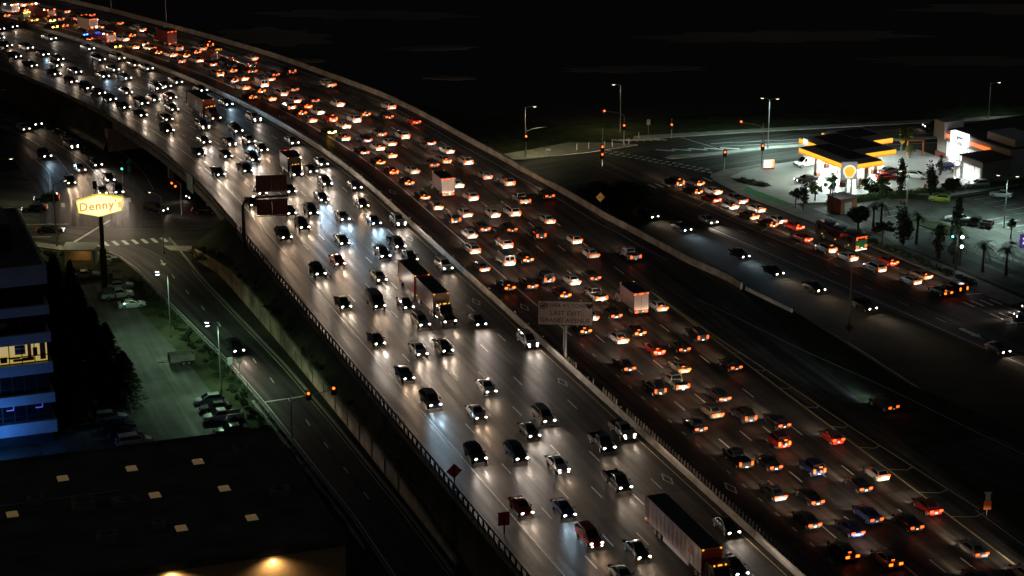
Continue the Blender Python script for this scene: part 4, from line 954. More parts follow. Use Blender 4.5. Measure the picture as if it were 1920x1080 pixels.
# section, kind, colour, flags, x, y, heading in degrees, road level, lane, order
VEHICLES = [  # white on taillight-lane cars partly stands in for headlight glare from behind
  ('O', 's', 'k', '', -128.85, 538.17, 136.9, 6.0, 2, 13),
  ('O', 's', 'd', '', -126.19, 541.24, 136.9, 6.0, 1, 18),
  ('O', 's', 'd', '', -126.36, 526.99, 138.1, 6.0, 4, 21),
  ('O', 's', 'd', '', -122.35, 517.83, 139.2, 6.0, 5, 20),
  ('O', 'v', 'g', '', -116.60, 514.21, 140.2, 6.0, 4, 20),
  ('O', 's', 'w', '', -113.55, 526.24, 139.2, 6.0, 1, 17),
  ('O', 's', 'k', '', -117.46, 505.21, 140.8, 6.0, 6, 21),
  ('O', 's', 'k', 'x', -111.42, 507.51, 141.1, 6.0, 4, 19),
  ('O', 's', 'd', '', -106.86, 502.11, 142.0, 6.0, 4, 18),
  ('O', 's', 'k', '', -105.73, 495.35, 142.7, 6.0, 5, 19),
  ('O', 's', 'd', '', -111.56, 495.05, 142.2, 6.0, 6, 20),
  ('O', 's', 'd', '', -104.35, 486.12, 143.6, 6.0, 6, 19),
  ('O', 's', 'u', '', -100.10, 488.37, 143.6, 6.0, 5, 18),
  ('O', 'h', 'r', '', -98.91, 477.95, 144.9, 6.0, 6, 18),
  ('O', 'v', 'k', '', -94.11, 471.18, 146.2, 6.0, 6, 17),
  ('O', 's', 'd', '', -90.74, 466.99, 146.7, 6.0, 6, 16),
  ('O', 's', 'w', '', -101.84, 514.11, 141.1, 6.0, 1, 16),
  ('O', 'v', 'd', '', -96.91, 500.86, 142.7, 6.0, 2, 12),
  ('O', 'm', 'w', '', -92.76, 502.80, 142.9, 6.0, 1, 15),
  ('O', 's', 'g', '', -87.91, 495.85, 143.9, 6.0, 1, 14),
  ('O', 's', 'w', '', -84.33, 492.05, 144.6, 6.0, 1, 13),
  ('O', 's', 'g', '', -91.77, 490.60, 144.1, 6.0, 3, 16),
  ('O', 's', 'd', 'x', -92.85, 483.75, 144.9, 6.0, 4, 17),
  ('O', 's', 'g', '', -87.58, 481.93, 145.4, 6.0, 3, 15),
  ('O', 'v', 'g', '', -78.67, 470.88, 147.2, 6.0, 3, 14),
  ('O', 's', 'g', '', -77.27, 473.54, 147.0, 6.0, 2, 11),
  ('O', 's', 'g', '', -84.80, 467.27, 147.2, 6.0, 5, 17),
  ('O', 's', 'd', '', -87.26, 461.05, 147.7, 6.0, 6, 15),
  ('O', 's', 'k', '', -82.96, 453.57, 149.0, 6.0, 6, 14),
  ('O', 'v', 'd', '', -79.61, 456.42, 148.8, 6.0, 5, 16),
  ('O', 's', 'g', '', -77.68, 460.46, 148.5, 6.0, 4, 16),
  ('O', 's', 'k', '', -78.13, 446.30, 150.1, 6.0, 6, 13),
  ('O', 's', 'd', '', -72.21, 442.57, 150.8, 6.0, 5, 15),
  ('O', 'v', 'k', '', -70.42, 432.28, 152.4, 6.0, 6, 12),
  ('O', 's', 'r', '', -74.44, 462.49, 148.5, 6.0, 3, 13),
  ('O', 's', 'g', '', -72.42, 451.67, 149.8, 6.0, 4, 15),
  ('O', 'v', 'd', 'f', -63.68, 435.69, 152.4, 6.0, 4, 14),
  ('O', 'T', 'm', '', -64.65, 446.61, 151.6, 6.0, 3, 12),
  ('O', 'm', 'w', 'f', -53.93, 442.60, 152.1, 6.0, 1, 9),
  ('O', 's', 'k', 'x', -61.45, 456.21, 150.1, 6.0, 1, 10),
  ('O', 'v', 'd', '', -56.40, 431.93, 153.2, 6.0, 3, 11),
  ('O', 's', 'd', '', -61.76, 423.38, 153.9, 6.0, 5, 14),
  ('O', 's', 'g', 'f', -56.45, 422.13, 154.4, 6.0, 4, 13),
  ('O', 's', 'w', 'x', -52.81, 423.82, 154.4, 6.0, 3, 10),
  ('O', 's', 'k', '', -61.43, 414.18, 155.0, 6.0, 6, 11),
  ('O', 's', 'd', '', -55.94, 412.12, 155.7, 6.0, 5, 13),
  ('O', 's', 'k', '', -49.53, 416.99, 155.5, 6.0, 3, 9),
  ('O', 'v', 'k', '', -50.29, 408.99, 156.2, 6.0, 4, 12),
  ('O', 's', 'g', '', -44.10, 422.88, 155.0, 6.0, 1, 8),
  ('O', 'p', 'k', '', -50.85, 400.73, 157.3, 6.0, 5, 12),
  ('O', 's', 'd', '', -55.62, 398.67, 157.3, 6.0, 6, 10),
  ('O', 'K', 'k', '', -41.73, 399.27, 158.1, 6.0, 3, 8),
  ('O', 's', 'd', '', -42.48, 410.90, 156.5, 6.0, 2, 10),
  ('O', 's', 'g', '', -36.85, 406.25, 157.3, 6.0, 1, 7),
  ('O', 's', 'd', '', -38.40, 400.79, 157.8, 6.0, 2, 9),
  ('O', 'v', 'd', '', -34.85, 391.19, 159.3, 6.0, 2, 8),
  ('O', 's', 'k', '', -41.06, 386.65, 159.6, 6.0, 4, 11),
  ('O', 's', 'k', 'x', -34.60, 381.13, 160.5, 6.0, 3, 7),
  ('O', 's', 'd', '', -29.16, 389.23, 159.9, 6.0, 1, 6),
  ('O', 's', 'k', '', -39.59, 372.16, 160.5, 6.0, 5, 10),
  ('O', 'v', 'k', '', -35.70, 371.79, 160.5, 6.0, 4, 10),
  ('O', 's', 'k', 'a', -27.07, 376.89, 160.5, 6.0, 2, 7),
  ('O', 's', 'w', 'x', -29.88, 368.34, 160.5, 6.0, 3, 6),
  ('O', 's', 'u', 'x', -24.22, 365.78, 160.5, 6.0, 2, 6),
  ('O', 'v', 'g', 'f', -19.94, 365.41, 160.5, 6.0, 1, 5),
  ('O', 'p', 'k', 'l', -39.07, 356.92, 160.5, 6.0, 6, 8),
  ('O', 'v', 'k', '', -36.48, 362.78, 160.5, 6.0, 5, 9),
  ('O', 's', 'd', '', -28.87, 353.81, 160.5, 6.0, 4, 9),
  ('O', 'p', 'k', '', -19.47, 351.53, 160.5, 6.0, 2, 5),
  ('O', 'v', 'k', '', -21.59, 346.01, 160.5, 6.0, 3, 5),
  ('O', 's', 'r', '', -28.76, 342.14, 160.5, 6.0, 5, 8),
  ('O', 's', 'k', '', -16.99, 344.70, 160.5, 6.0, 2, 4),
  ('O', 'v', 'k', '', -31.51, 336.31, 160.5, 6.0, 6, 7),
  ('O', 's', 'g', '', -21.46, 333.56, 160.5, 6.0, 4, 8),
  ('O', 'm', 'w', '', -11.15, 339.53, 160.5, 6.0, 1, 4),
  ('O', 'n', 'd', '', -21.15, 320.36, 160.5, 6.0, 5, 7),
  ('O', 's', 'k', 'a', -26.20, 320.03, 160.5, 6.0, 6, 6),
  ('O', 's', 'k', '', -16.53, 319.77, 160.5, 6.0, 4, 7),
  ('O', 'D', 'k', '', -13.11, 320.85, 160.5, 6.0, 3, 4),
  ('O', 'v', 'g', '', -13.79, 311.05, 160.5, 6.0, 4, 6),
  ('O', 's', 'k', '', -5.30, 311.68, 160.5, 6.0, 2, 3),
  ('O', 's', 'k', '', -20.04, 303.01, 160.5, 6.0, 6, 5),
  ('O', 's', 'w', '', -13.61, 298.39, 160.5, 6.0, 5, 6),
  ('O', 's', 'k', '', -10.03, 300.06, 160.5, 6.0, 4, 5),
  ('O', 's', 'u', '', -15.17, 288.49, 160.5, 6.0, 6, 4),
  ('O', 'm', 'g', 'x', -11.13, 277.91, 160.5, 6.0, 6, 3),
  ('O', 's', 'w', '', -3.55, 283.14, 160.5, 6.0, 4, 4),
  ('O', 's', 'w', '', -4.79, 273.19, 160.5, 6.0, 5, 5),
  ('O', 'v', 'k', '', -4.68, 258.57, 160.5, 6.0, 6, 2),
  ('O', 'm', 'k', '', 0.53, 258.93, 160.5, 6.0, 5, 4),
  ('O', 'm', 'g', '', 4.24, 272.00, 160.5, 6.0, 3, 3),
  ('O', 's', 'd', '', 2.27, 266.80, 160.5, 6.0, 4, 3),
  ('O', 'p', 'g', 'f', 14.51, 266.76, 160.5, 6.0, 1, 2),
  ('O', 'p', 'k', '', 11.68, 262.41, 160.5, 6.0, 2, 2),
  ('O', 's', 'w', 'f', 5.81, 255.31, 160.5, 6.0, 4, 2),
  ('O', 'p', 'k', '', 13.15, 249.54, 160.5, 6.0, 3, 2),
  ('O', 's', 'u', 'x', 6.21, 241.42, 160.5, 6.0, 5, 3),
  ('O', 's', 'r', '', 1.13, 242.01, 160.5, 6.0, 6, 1),
  ('O', 'm', 'r', 'f', 9.05, 233.30, 160.5, 6.0, 5, 2),
  ('O', 's', 'k', 'a', 14.45, 229.59, 160.5, 6.0, 4, 1),
  ('O', 'S', 'm', '', 20.55, 227.84, 160.5, 6.0, 3, 1),
  ('O', 's', 'k', '', 25.39, 236.35, 160.5, 6.0, 1, 1),
  ('O', 's', 'k', 'x', 25.18, 225.34, 160.5, 6.0, 2, 1),
  ('O', 's', 'w', '', 12.43, 222.96, 160.5, 6.0, 5, 1),
  ('O', 'm', 'g', 'f', 2.30, 302.63, 160.5, 6.0, 1, 3),
  ('O', 's', 'k', '', -46.81, 377.59, 160.4, 6.0, 6, 9),
  ('O', 's', 'd', '', -46.27, 385.44, 159.3, 6.0, 5, 11),
  ('O', 's', 'g', '', -75.43, 477.63, 146.7, 6.0, 1, 12),
  ('O', 's', 'd', 'x', -68.79, 469.74, 148.0, 6.0, 1, 11),
  ('R', 'E', 'r', '', -121.22, 555.64, 316.5, 6.0, 3, 36),
  ('R', 'A', 'w', '', -131.32, 561.42, 315.1, 6.0, 2, 39),
  ('R', 'h', 'w', '', -126.70, 569.62, 314.6, 6.0, 4, 32),
  ('R', 'W', 'w', '', -123.71, 549.22, 316.7, 6.0, 1, 9),
  ('R', 's', 'd', 'a', -115.92, 540.10, 317.9, 6.0, 1, 8),
  ('R', 's', 'd', 'a', -118.29, 548.42, 316.9, 6.0, 2, 38),
  ('R', 's', 'd', '', -116.55, 550.54, 316.9, 6.0, 3, 35),
  ('R', 's', 'd', '', -112.73, 551.26, 317.2, 6.0, 4, 28),
  ('R', 'v', 'd', '', -111.38, 554.10, 316.9, 6.0, 4, 29),
  ('R', 's', 'd', '', -109.65, 555.93, 316.9, 6.0, 5, 18),
  ('R', 'K', 'w', '', -106.55, 537.23, 319.0, 6.0, 2, 36),
  ('R', 's', 'k', 'P', -104.41, 525.13, 319.9, 6.0, 1, 7),
  ('R', 'E', 'r', '', -100.16, 524.48, 320.6, 6.0, 1, 6),
  ('R', 's', 'd', 'a', -95.87, 515.89, 321.5, 6.0, 1, 5),
  ('R', 's', 'w', '', -95.36, 524.82, 320.6, 6.0, 2, 35),
  ('R', 's', 'd', '', -100.30, 544.95, 318.5, 6.0, 5, 17),
  ('R', 'p', 'w', '', -93.59, 536.43, 319.9, 6.0, 5, 16),
  ('R', 'K', 'm', '', -84.56, 521.61, 322.0, 6.0, 4, 26),
  ('R', 's', 'd', 'b', -88.42, 528.75, 320.8, 6.0, 4, 27),
  ('R', 'v', 'w', '', -89.63, 518.37, 321.8, 6.0, 2, 34),
  ('R', 's', 'w', '', -87.12, 514.03, 322.2, 6.0, 2, 32),
  ('R', 's', 'd', 'b', -85.06, 509.10, 322.9, 6.0, 2, 31),
  ('R', 'm', 'w', '', -80.74, 513.48, 322.7, 6.0, 4, 25),
  ('R', 's', 'w', 'b', -80.85, 506.36, 323.4, 6.0, 2, 30),
  ('R', 's', 'd', 'b', -77.99, 505.76, 323.6, 6.0, 3, 31),
  ('R', 's', 'g', '', -78.07, 499.49, 324.1, 6.0, 2, 29),
  ('R', 's', 'k', 'b', -75.86, 509.41, 323.4, 6.0, 4, 24),
  ('R', 's', 'w', '', -75.06, 513.74, 323.1, 6.0, 5, 15),
  ('R', 'v', 'k', 'b', -73.92, 517.44, 322.9, 6.0, 6, 21),
  ('R', 's', 'w', '', -73.93, 500.08, 324.4, 6.0, 3, 30),
  ('R', 's', 'd', '', -70.26, 495.98, 325.2, 6.0, 3, 29),
  ('R', 'U', 'g', '', -64.56, 494.74, 326.7, 6.0, 4, 23),
  ('R', 's', 'w', '', -61.38, 502.48, 325.2, 6.0, 6, 20),
  ('R', 's', 'd', 'b', -64.82, 489.09, 326.2, 6.0, 3, 28),
  ('R', 'v', 'g', 'b', -67.24, 485.07, 326.4, 6.0, 2, 28),
  ('R', 's', 'k', '', -54.64, 485.17, 327.5, 6.0, 5, 14),
  ('R', 'v', 'k', '', -51.19, 487.90, 327.2, 6.0, 6, 19),
  ('R', 's', 'u', 'b', -63.13, 478.53, 327.5, 6.0, 2, 27),
  ('R', 's', 'w', 'b', -61.13, 480.73, 327.5, 6.0, 3, 27),
  ('R', 'n', 'w', '', -56.12, 474.21, 328.5, 6.0, 3, 26),
  ('R', 's', 'g', '', -55.11, 480.46, 327.7, 6.0, 4, 22),
  ('R', 's', 'w', 'b', -59.67, 471.56, 328.5, 6.0, 2, 26),
  ('R', 's', 'd', 'b', -56.01, 468.40, 329.0, 6.0, 2, 25),
  ('R', 'v', 'g', '', -50.68, 465.35, 329.8, 6.0, 3, 25),
  ('R', 's', 'k', '', -48.80, 469.99, 329.3, 6.0, 4, 21),
  ('R', 'p', 'w', '', -41.23, 474.22, 329.5, 6.0, 6, 18),
  ('R', 's', 'k', 'b', -57.15, 462.20, 329.8, 6.0, 1, 4),
  ('R', 's', 'w', 'b', -52.72, 460.68, 330.1, 6.0, 2, 24),
  ('R', 's', 'w', '', -47.15, 459.17, 330.6, 6.0, 3, 24),
  ('R', 's', 'd', '', -43.25, 459.17, 330.8, 6.0, 4, 20),
  ('R', 'v', 'w', '', -47.74, 452.31, 331.3, 6.0, 2, 23),
  ('R', 's', 'r', 'b', -44.35, 453.69, 331.3, 6.0, 3, 23),
  ('R', 's', 'w', 'b', -37.57, 455.68, 331.6, 6.0, 5, 13),
  ('R', 's', 'k', 'b', -45.06, 447.85, 332.1, 6.0, 2, 22),
  ('R', 's', 'w', '', -41.26, 448.33, 332.1, 6.0, 3, 22),
  ('R', 's', 'd', 'b', -31.49, 446.61, 332.9, 6.0, 5, 12),
  ('R', 's', 'k', '', -26.60, 444.52, 333.4, 6.0, 6, 17),
  ('R', 'v', 'w', '', -26.47, 452.77, 332.6, 6.0, 7, 5),
  ('R', 's', 'w', 'b', -42.22, 441.21, 332.9, 6.0, 2, 21),
  ('R', 'v', 'r', 'b', -38.03, 441.72, 333.2, 6.0, 3, 21),
  ('R', 'v', 'w', '', -33.02, 441.30, 333.4, 6.0, 4, 19),
  ('R', 's', 'w', 'b', -34.82, 436.13, 333.9, 6.0, 3, 20),
  ('R', 's', 'k', 'a', -37.42, 431.14, 334.4, 6.0, 2, 20),
  ('R', 's', 'r', '', -20.60, 439.83, 334.2, 6.0, 7, 4),
  ('R', 's', 'g', 'b', -34.15, 426.00, 335.2, 6.0, 2, 19),
  ('R', 's', 'd', '', -27.09, 429.54, 335.2, 6.0, 4, 18),
  ('R', 's', 'u', '', -29.67, 424.52, 335.5, 6.0, 3, 19),
  ('R', 'v', 'w', '', -22.24, 427.22, 335.7, 6.0, 5, 11),
  ('R', 's', 'w', '', -24.59, 421.67, 336.2, 6.0, 4, 17),
  ('R', 's', 'w', 'b', -26.75, 418.09, 336.5, 6.0, 3, 18),
  ('R', 's', 'k', '', -29.63, 414.72, 336.8, 6.0, 2, 18),
  ('R', 's', 'g', 'b', -24.06, 412.24, 337.3, 6.0, 3, 17),
  ('R', 's', 'k', 'b', -26.02, 406.94, 337.8, 6.0, 2, 17),
  ('R', 's', 'r', 'b', -23.06, 399.81, 338.8, 6.0, 2, 16),
  ('R', 's', 'g', '', -19.07, 400.20, 338.8, 6.0, 3, 16),
  ('R', 's', 'k', '', -16.87, 422.15, 336.5, 6.0, 6, 16),
  ('R', 's', 'w', '', -12.96, 415.57, 337.3, 6.0, 6, 15),
  ('R', 's', 'g', 'b', -13.28, 407.96, 338.3, 6.0, 5, 10),
  ('R', 's', 'd', '', -15.58, 405.06, 338.6, 6.0, 4, 16),
  ('R', 'v', 'w', '', -9.11, 406.83, 338.6, 6.0, 6, 14),
  ('R', 's', 'k', 'b', -19.75, 391.97, 339.9, 6.0, 2, 15),
  ('R', 'K', 'w', '', -13.00, 386.46, 340.5, 6.0, 3, 15),
  ('R', 's', 'w', '', -10.39, 390.29, 340.4, 6.0, 4, 15),
  ('R', 's', 'g', '', -5.25, 396.34, 339.9, 6.0, 6, 13),
  ('R', 'v', 'g', '', -0.99, 391.48, 340.5, 6.0, 7, 3),
  ('R', 's', 'k', '', 6.15, 383.07, 340.5, 6.0, 7, 2),
  ('R', 's', 'k', 'b', -16.43, 381.99, 340.5, 6.0, 2, 14),
  ('R', 'v', 'w', '', -7.63, 381.39, 340.5, 6.0, 4, 14),
  ('R', 's', 'n', '', -13.84, 375.25, 340.5, 6.0, 2, 13),
  ('R', 'p', 'g', '', 1.52, 379.70, 340.5, 6.0, 6, 12),
  ('R', 's', 'w', '', -8.47, 370.85, 340.5, 6.0, 3, 14),
  ('R', 's', 'w', '', -3.55, 370.72, 340.5, 6.0, 4, 13),
  ('R', 'v', 'w', '', -0.04, 371.26, 340.5, 6.0, 5, 9),
  ('R', 'v', 'd', '', -10.52, 367.05, 340.5, 6.0, 2, 12),
  ('R', 's', 'w', '', 6.03, 366.69, 340.5, 6.0, 6, 11),
  ('R', 's', 'd', '', -5.33, 362.08, 340.5, 6.0, 3, 13),
  ('R', 's', 'k', '', -0.73, 361.60, 340.5, 6.0, 4, 12),
  ('R', 's', 'w', '', -7.41, 357.71, 340.5, 6.0, 2, 11),
  ('R', 'v', 'k', '', 4.23, 357.51, 340.5, 6.0, 5, 8),
  ('R', 'h', 'w', '', 10.46, 354.49, 340.5, 6.0, 6, 10),
  ('R', 'v', 'w', '', -6.82, 348.75, 340.5, 6.0, 1, 3),
  ('R', 'm', 'w', '', -1.47, 352.07, 340.5, 6.0, 3, 12),
  ('R', 'n', 'w', '', -1.23, 342.50, 340.5, 6.0, 2, 10),
  ('R', 's', 'k', 'b', 1.91, 344.09, 340.5, 6.0, 3, 11),
  ('R', 's', 'w', '', 12.96, 346.47, 340.5, 6.0, 6, 9),
  ('R', 's', 'g', '', -5.19, 339.12, 340.5, 6.0, 1, 2),
  ('R', 'p', 'g', '', 19.51, 345.67, 340.5, 6.0, 7, 1),
  ('R', 's', 'k', 'b', -1.06, 329.02, 340.5, 6.0, 1, 1),
  ('R', 's', 'd', '', 2.53, 329.98, 340.5, 6.0, 2, 9),
  ('R', 'j', 'd', '', 5.30, 332.79, 340.5, 6.0, 3, 10),
  ('R', 's', 'w', '', 9.42, 331.88, 340.5, 6.0, 4, 11),
  ('R', 's', 'k', '', 12.61, 334.28, 340.5, 6.0, 5, 7),
  ('R', 's', 'k', 'b', 7.61, 325.38, 340.5, 6.0, 3, 9),
  ('R', 'p', 'w', '', 13.07, 324.08, 340.5, 6.0, 4, 10),
  ('R', 'K', 'w', '', 18.40, 319.40, 340.5, 6.0, 5, 6),
  ('R', 's', 'w', 'b', 22.44, 318.79, 340.5, 6.0, 6, 8),
  ('R', 's', 'k', '', 15.16, 315.37, 340.5, 6.0, 4, 9),
  ('R', 's', 'w', '', 11.64, 314.36, 340.5, 6.0, 3, 8),
  ('R', 's', 'k', 'b', 10.27, 308.20, 340.5, 6.0, 2, 8),
  ('R', 's', 'w', 'b', 15.66, 303.89, 340.5, 6.0, 3, 7),
  ('R', 's', 'k', 'b', 18.34, 307.23, 340.5, 6.0, 4, 8),
  ('R', 'v', 'k', '', 27.41, 305.00, 340.5, 6.0, 6, 7),
  ('R', 's', 'r', 'b', 20.60, 299.00, 340.5, 6.0, 4, 7),
  ('R', 's', 'k', '', 24.38, 300.04, 340.5, 6.0, 5, 5),
  ('R', 's', 'k', '', 15.92, 292.10, 340.5, 6.0, 2, 7),
  ('R', 's', 'n', 'b', 23.74, 291.49, 340.5, 6.0, 4, 6),
  ('R', 's', 'k', '', 31.15, 292.35, 340.5, 6.0, 6, 6),
  ('R', 'p', 'w', '', 22.77, 285.02, 340.5, 6.0, 3, 6),
  ('R', 'v', 'k', '', 19.67, 282.71, 340.5, 6.0, 2, 6),
  ('R', 's', 'd', '', 28.34, 280.05, 340.5, 6.0, 4, 5),
  ('R', 's', 'n', '', 26.85, 274.05, 340.5, 6.0, 3, 5),
  ('R', 'v', 'd', '', 31.05, 272.47, 340.5, 6.0, 4, 4),
  ('R', 's', 'k', '', 35.26, 270.29, 340.5, 6.0, 5, 4),
  ('R', 's', 'k', '', 24.18, 268.83, 340.5, 6.0, 2, 5),
  ('R', 'j', 'r', 'b', 34.54, 263.18, 340.5, 6.0, 4, 3),
  ('R', 'h', 'r', '', 41.75, 264.54, 340.5, 6.0, 6, 5),
  ('R', 'p', 'k', '', 28.69, 257.22, 340.5, 6.0, 2, 4),
  ('R', 's', 'k', '', 32.54, 255.89, 340.5, 6.0, 3, 4),
  ('R', 'j', 'u', 'b', 37.84, 254.13, 340.5, 6.0, 4, 2),
  ('R', 's', 'g', '', 32.02, 246.49, 340.5, 6.0, 2, 3),
  ('R', 's', 'k', '', 36.28, 245.09, 340.5, 6.0, 3, 3),
  ('R', 's', 'k', '', 42.83, 248.98, 340.5, 6.0, 5, 3),
  ('R', 'h', 'w', '', 45.68, 252.50, 340.5, 6.0, 6, 4),
  ('R', 's', 'u', '', 42.60, 239.89, 340.5, 6.0, 4, 1),
  ('R', 's', 'd', '', 35.09, 238.28, 340.5, 6.0, 2, 2),
  ('R', 's', 'u', '', 39.86, 235.86, 340.5, 6.0, 3, 2),
  ('R', 's', 'd', 'b', 38.17, 229.55, 340.5, 6.0, 2, 1),
  ('R', 's', 'n', 'b', 42.82, 227.41, 340.5, 6.0, 3, 1),
  ('R', 's', 'k', '', 47.03, 237.52, 340.5, 6.0, 5, 2),
  ('R', 's', 'r', '', 50.17, 242.23, 340.5, 6.0, 6, 3),
  ('R', 's', 'g', '', 53.19, 230.12, 340.5, 6.0, 6, 2),
  ('R', 's', 'k', '', 52.24, 222.30, 340.5, 6.0, 5, 1),
  ('R', 's', 'w', '', 57.89, 223.39, 340.5, 6.0, 6, 1),
  ('R', 's', 'd', 'b', -134.55, 568.80, 313.9, 6.0, 3, 38),
  ('R', 's', 'w', 'b', -130.21, 569.57, 314.4, 6.0, 4, 33),
  ('R', 's', 'd', 'b', -127.76, 562.10, 315.1, 6.0, 3, 37),
  ('R', 's', 'd', 'b', -131.41, 554.80, 315.3, 6.0, 1, 10),
  ('R', 'v', 'd', 'b', -123.79, 564.32, 315.3, 6.0, 4, 31),
  ('R', 's', 'd', '', -116.91, 560.65, 316.0, 6.0, 4, 30),
  ('R', 's', 'd', 'b', -113.65, 541.47, 317.9, 6.0, 2, 37),
  ('R', 's', 'w', 'b', -104.42, 539.43, 318.8, 6.0, 3, 34),
  ('R', 's', 'd', 'b', -101.06, 533.36, 319.5, 6.0, 3, 33),
  ('R', 's', 'd', 'b', -94.70, 529.39, 320.4, 6.0, 3, 32),
  ('R', 's', 'w', 'b', -91.41, 515.27, 321.8, 6.0, 2, 33),
  ('M', 's', 'k', 'x', 50.49, 276.60, 331.5, 6.0, 0, 0),
  ('F', 'v', 'k', 'b', 31.81, 413.15, 330.0, 0.0, 0, 22),
  ('F', 's', 'd', 'b', 35.87, 413.38, 330.0, 0.0, 0, 20),
  ('F', 's', 'k', 'b', 34.86, 407.39, 330.0, 0.0, 0, 21),
  ('F', 's', 'w', 'b', 38.74, 407.00, 330.0, 0.0, 0, 18),
  ('F', 's', 'r', '', 38.02, 401.67, 330.0, 0.0, 0, 19),
  ('F', 's', 'w', 'b', 41.00, 396.84, 330.0, 0.0, 0, 17),
  ('F', 'p', 'g', '', 42.65, 400.85, 330.0, 0.0, 0, 16),
  ('F', 's', 'w', 'b', 45.79, 394.64, 330.0, 0.0, 0, 14),
  ('F', 's', 'n', 'b', 44.05, 390.10, 330.0, 0.0, 0, 15),
  ('F', 's', 'k', 'b', 46.97, 384.73, 332.3, 0.0, 0, 13),
  ('F', 's', 'w', '', 48.79, 387.13, 330.0, 0.0, 0, 12),
  ('F', 's', 'r', 'b', 51.54, 383.00, 332.3, 0.0, 0, 11),
  ('F', 's', 'r', '', 52.04, 375.55, 332.3, 0.0, 0, 10),
  ('F', 'v', 'g', 'b', 55.42, 368.56, 332.3, 0.0, 0, 9),
  ('F', 'B', 'd', '', 58.92, 373.65, 332.3, 0.0, 0, 7),
  ('F', 's', 'w', 'b', 58.52, 363.92, 332.3, 0.0, 0, 8),
  ('F', 'v', 'w', '', 62.32, 357.43, 332.3, 0.0, 0, 6),
  ('F', 's', 'r', 'b', 65.12, 361.43, 332.3, 0.0, 0, 5),
  ('F', 's', 'n', 'b', 69.50, 353.53, 332.3, 0.0, 0, 3),
  ('F', 'h', 'w', '', 67.32, 350.34, 332.3, 0.0, 0, 4),
  ('F', 's', 'k', 'b', 71.22, 344.52, 332.3, 0.0, 0, 2),
  ('F', 'v', 'k', 'b', 74.11, 346.39, 332.3, 0.0, 0, 1),
  ('G', 's', 'd', '', 25.43, 390.62, 150.0, 0.0, 0, 8),
  ('G', 's', 'u', 'x', 30.94, 382.02, 152.3, 0.0, 0, 7),
  ('G', 's', 'g', '', 36.21, 386.77, 152.3, 0.0, 0, 6),
  ('G', 's', 'k', 'x', 39.89, 365.48, 152.3, 0.0, 0, 5),
  ('G', 's', 'k', '', 44.72, 355.50, 152.3, 0.0, 0, 4),
  ('G', 's', 'k', 'a', 50.56, 346.53, 152.3, 0.0, 0, 3),
  ('G', 'v', 'k', '', 57.48, 336.37, 152.3, 0.0, 0, 2),
  ('G', 's', 'k', '', 74.78, 315.95, 152.3, 0.0, 0, 1),
  ('H', 'p', 'k', '', -104.26, 462.20, 144.0, 0.0, 0, 10),
  ('H', 's', 'w', '', -105.86, 458.37, 144.7, 0.0, 0, 9),
  ('H', 'v', 'g', 'f', -92.47, 443.07, 148.3, 0.0, 0, 8),
  ('H', 'v', 'k', 'x', -96.27, 434.67, 151.1, 0.0, 0, 7),
  ('H', 's', 'w', '', -87.07, 424.21, 156.1, 0.0, 0, 5),
  ('H', 's', 'k', '', -84.59, 428.37, 153.9, 0.0, 0, 6),
  ('H', 's', 'k', '', -87.07, 414.53, 161.4, 0.0, 0, 3),
  ('H', 's', 'd', '', -79.83, 416.71, 160.2, 0.0, 0, 4),
  ('H', 'v', 'd', '', -76.32, 407.27, 165.3, 0.0, 0, 2),
  ('H', 's', 'w', '', -79.49, 407.14, 165.3, 0.0, 0, 1),
  ('J', 'v', 'k', '', -42.65, 316.15, 157.5, 0.0, 0, 0),
]
for sec, kind, colour, fl, x, y, hd, z, lane, order in VEHICLES:
    c = COLOUR[colour]; kd = KIND[kind]
    if kind == 'D': c = 'pale pink'
    if kind == 'S': c = 'white'
    if kind == 'T': c = 'brown'
    if kind == 'U': c = 'polished steel'
    base = 'police car with blue lights' if 'P' in fl else c + ' ' + kd
    o_ = NUM[order]
    if sec == 'O': lab = f'{base}, {o_} from the bottom in {NUM[lane]} headlight lane from the median'; grp = 'traffic in the headlight lanes'
    elif sec == 'R': lab = f'{base}, {o_} from the bottom in {NUM[lane]} taillight lane from the median'; grp = 'traffic in the taillight lanes'
    elif sec == 'M': lab = 'dark car alone on the on-ramp with headlights shining ahead'; grp = None
    elif sec == 'F': lab = f'{base}, {o_} from the right in the queue on the frontage road'; grp = 'queue on the right frontage road'
    elif sec == 'G': lab = f'{base} with headlights on, {o_} from the right on the frontage road'; grp = 'oncoming cars on the right frontage road'
    elif sec == 'H': lab = f'{base} with headlights on, {o_} nearest on the left frontage road'; grp = 'oncoming cars on the left frontage road'
    else: lab = 'dark SUV with headlights on driving down the left ramp road'; grp = None
    far = y > 430
    li = 'x' if 'x' in fl else ('w' if (x * 7 + y * 3) % 1 < .28 else 'h')
    ta = 'a' if ('a' in fl and sec in 'RF') else ('b' if 'b' in fl else 't')
    k2 = 'l' if 'l' in fl else kind
    vehicle(k2, colour, x, y, z, hd, lab, grp, li, ta, 'f' in fl, 'a' in fl and sec in 'OG', 1 if far else 2, 'P' in fl)
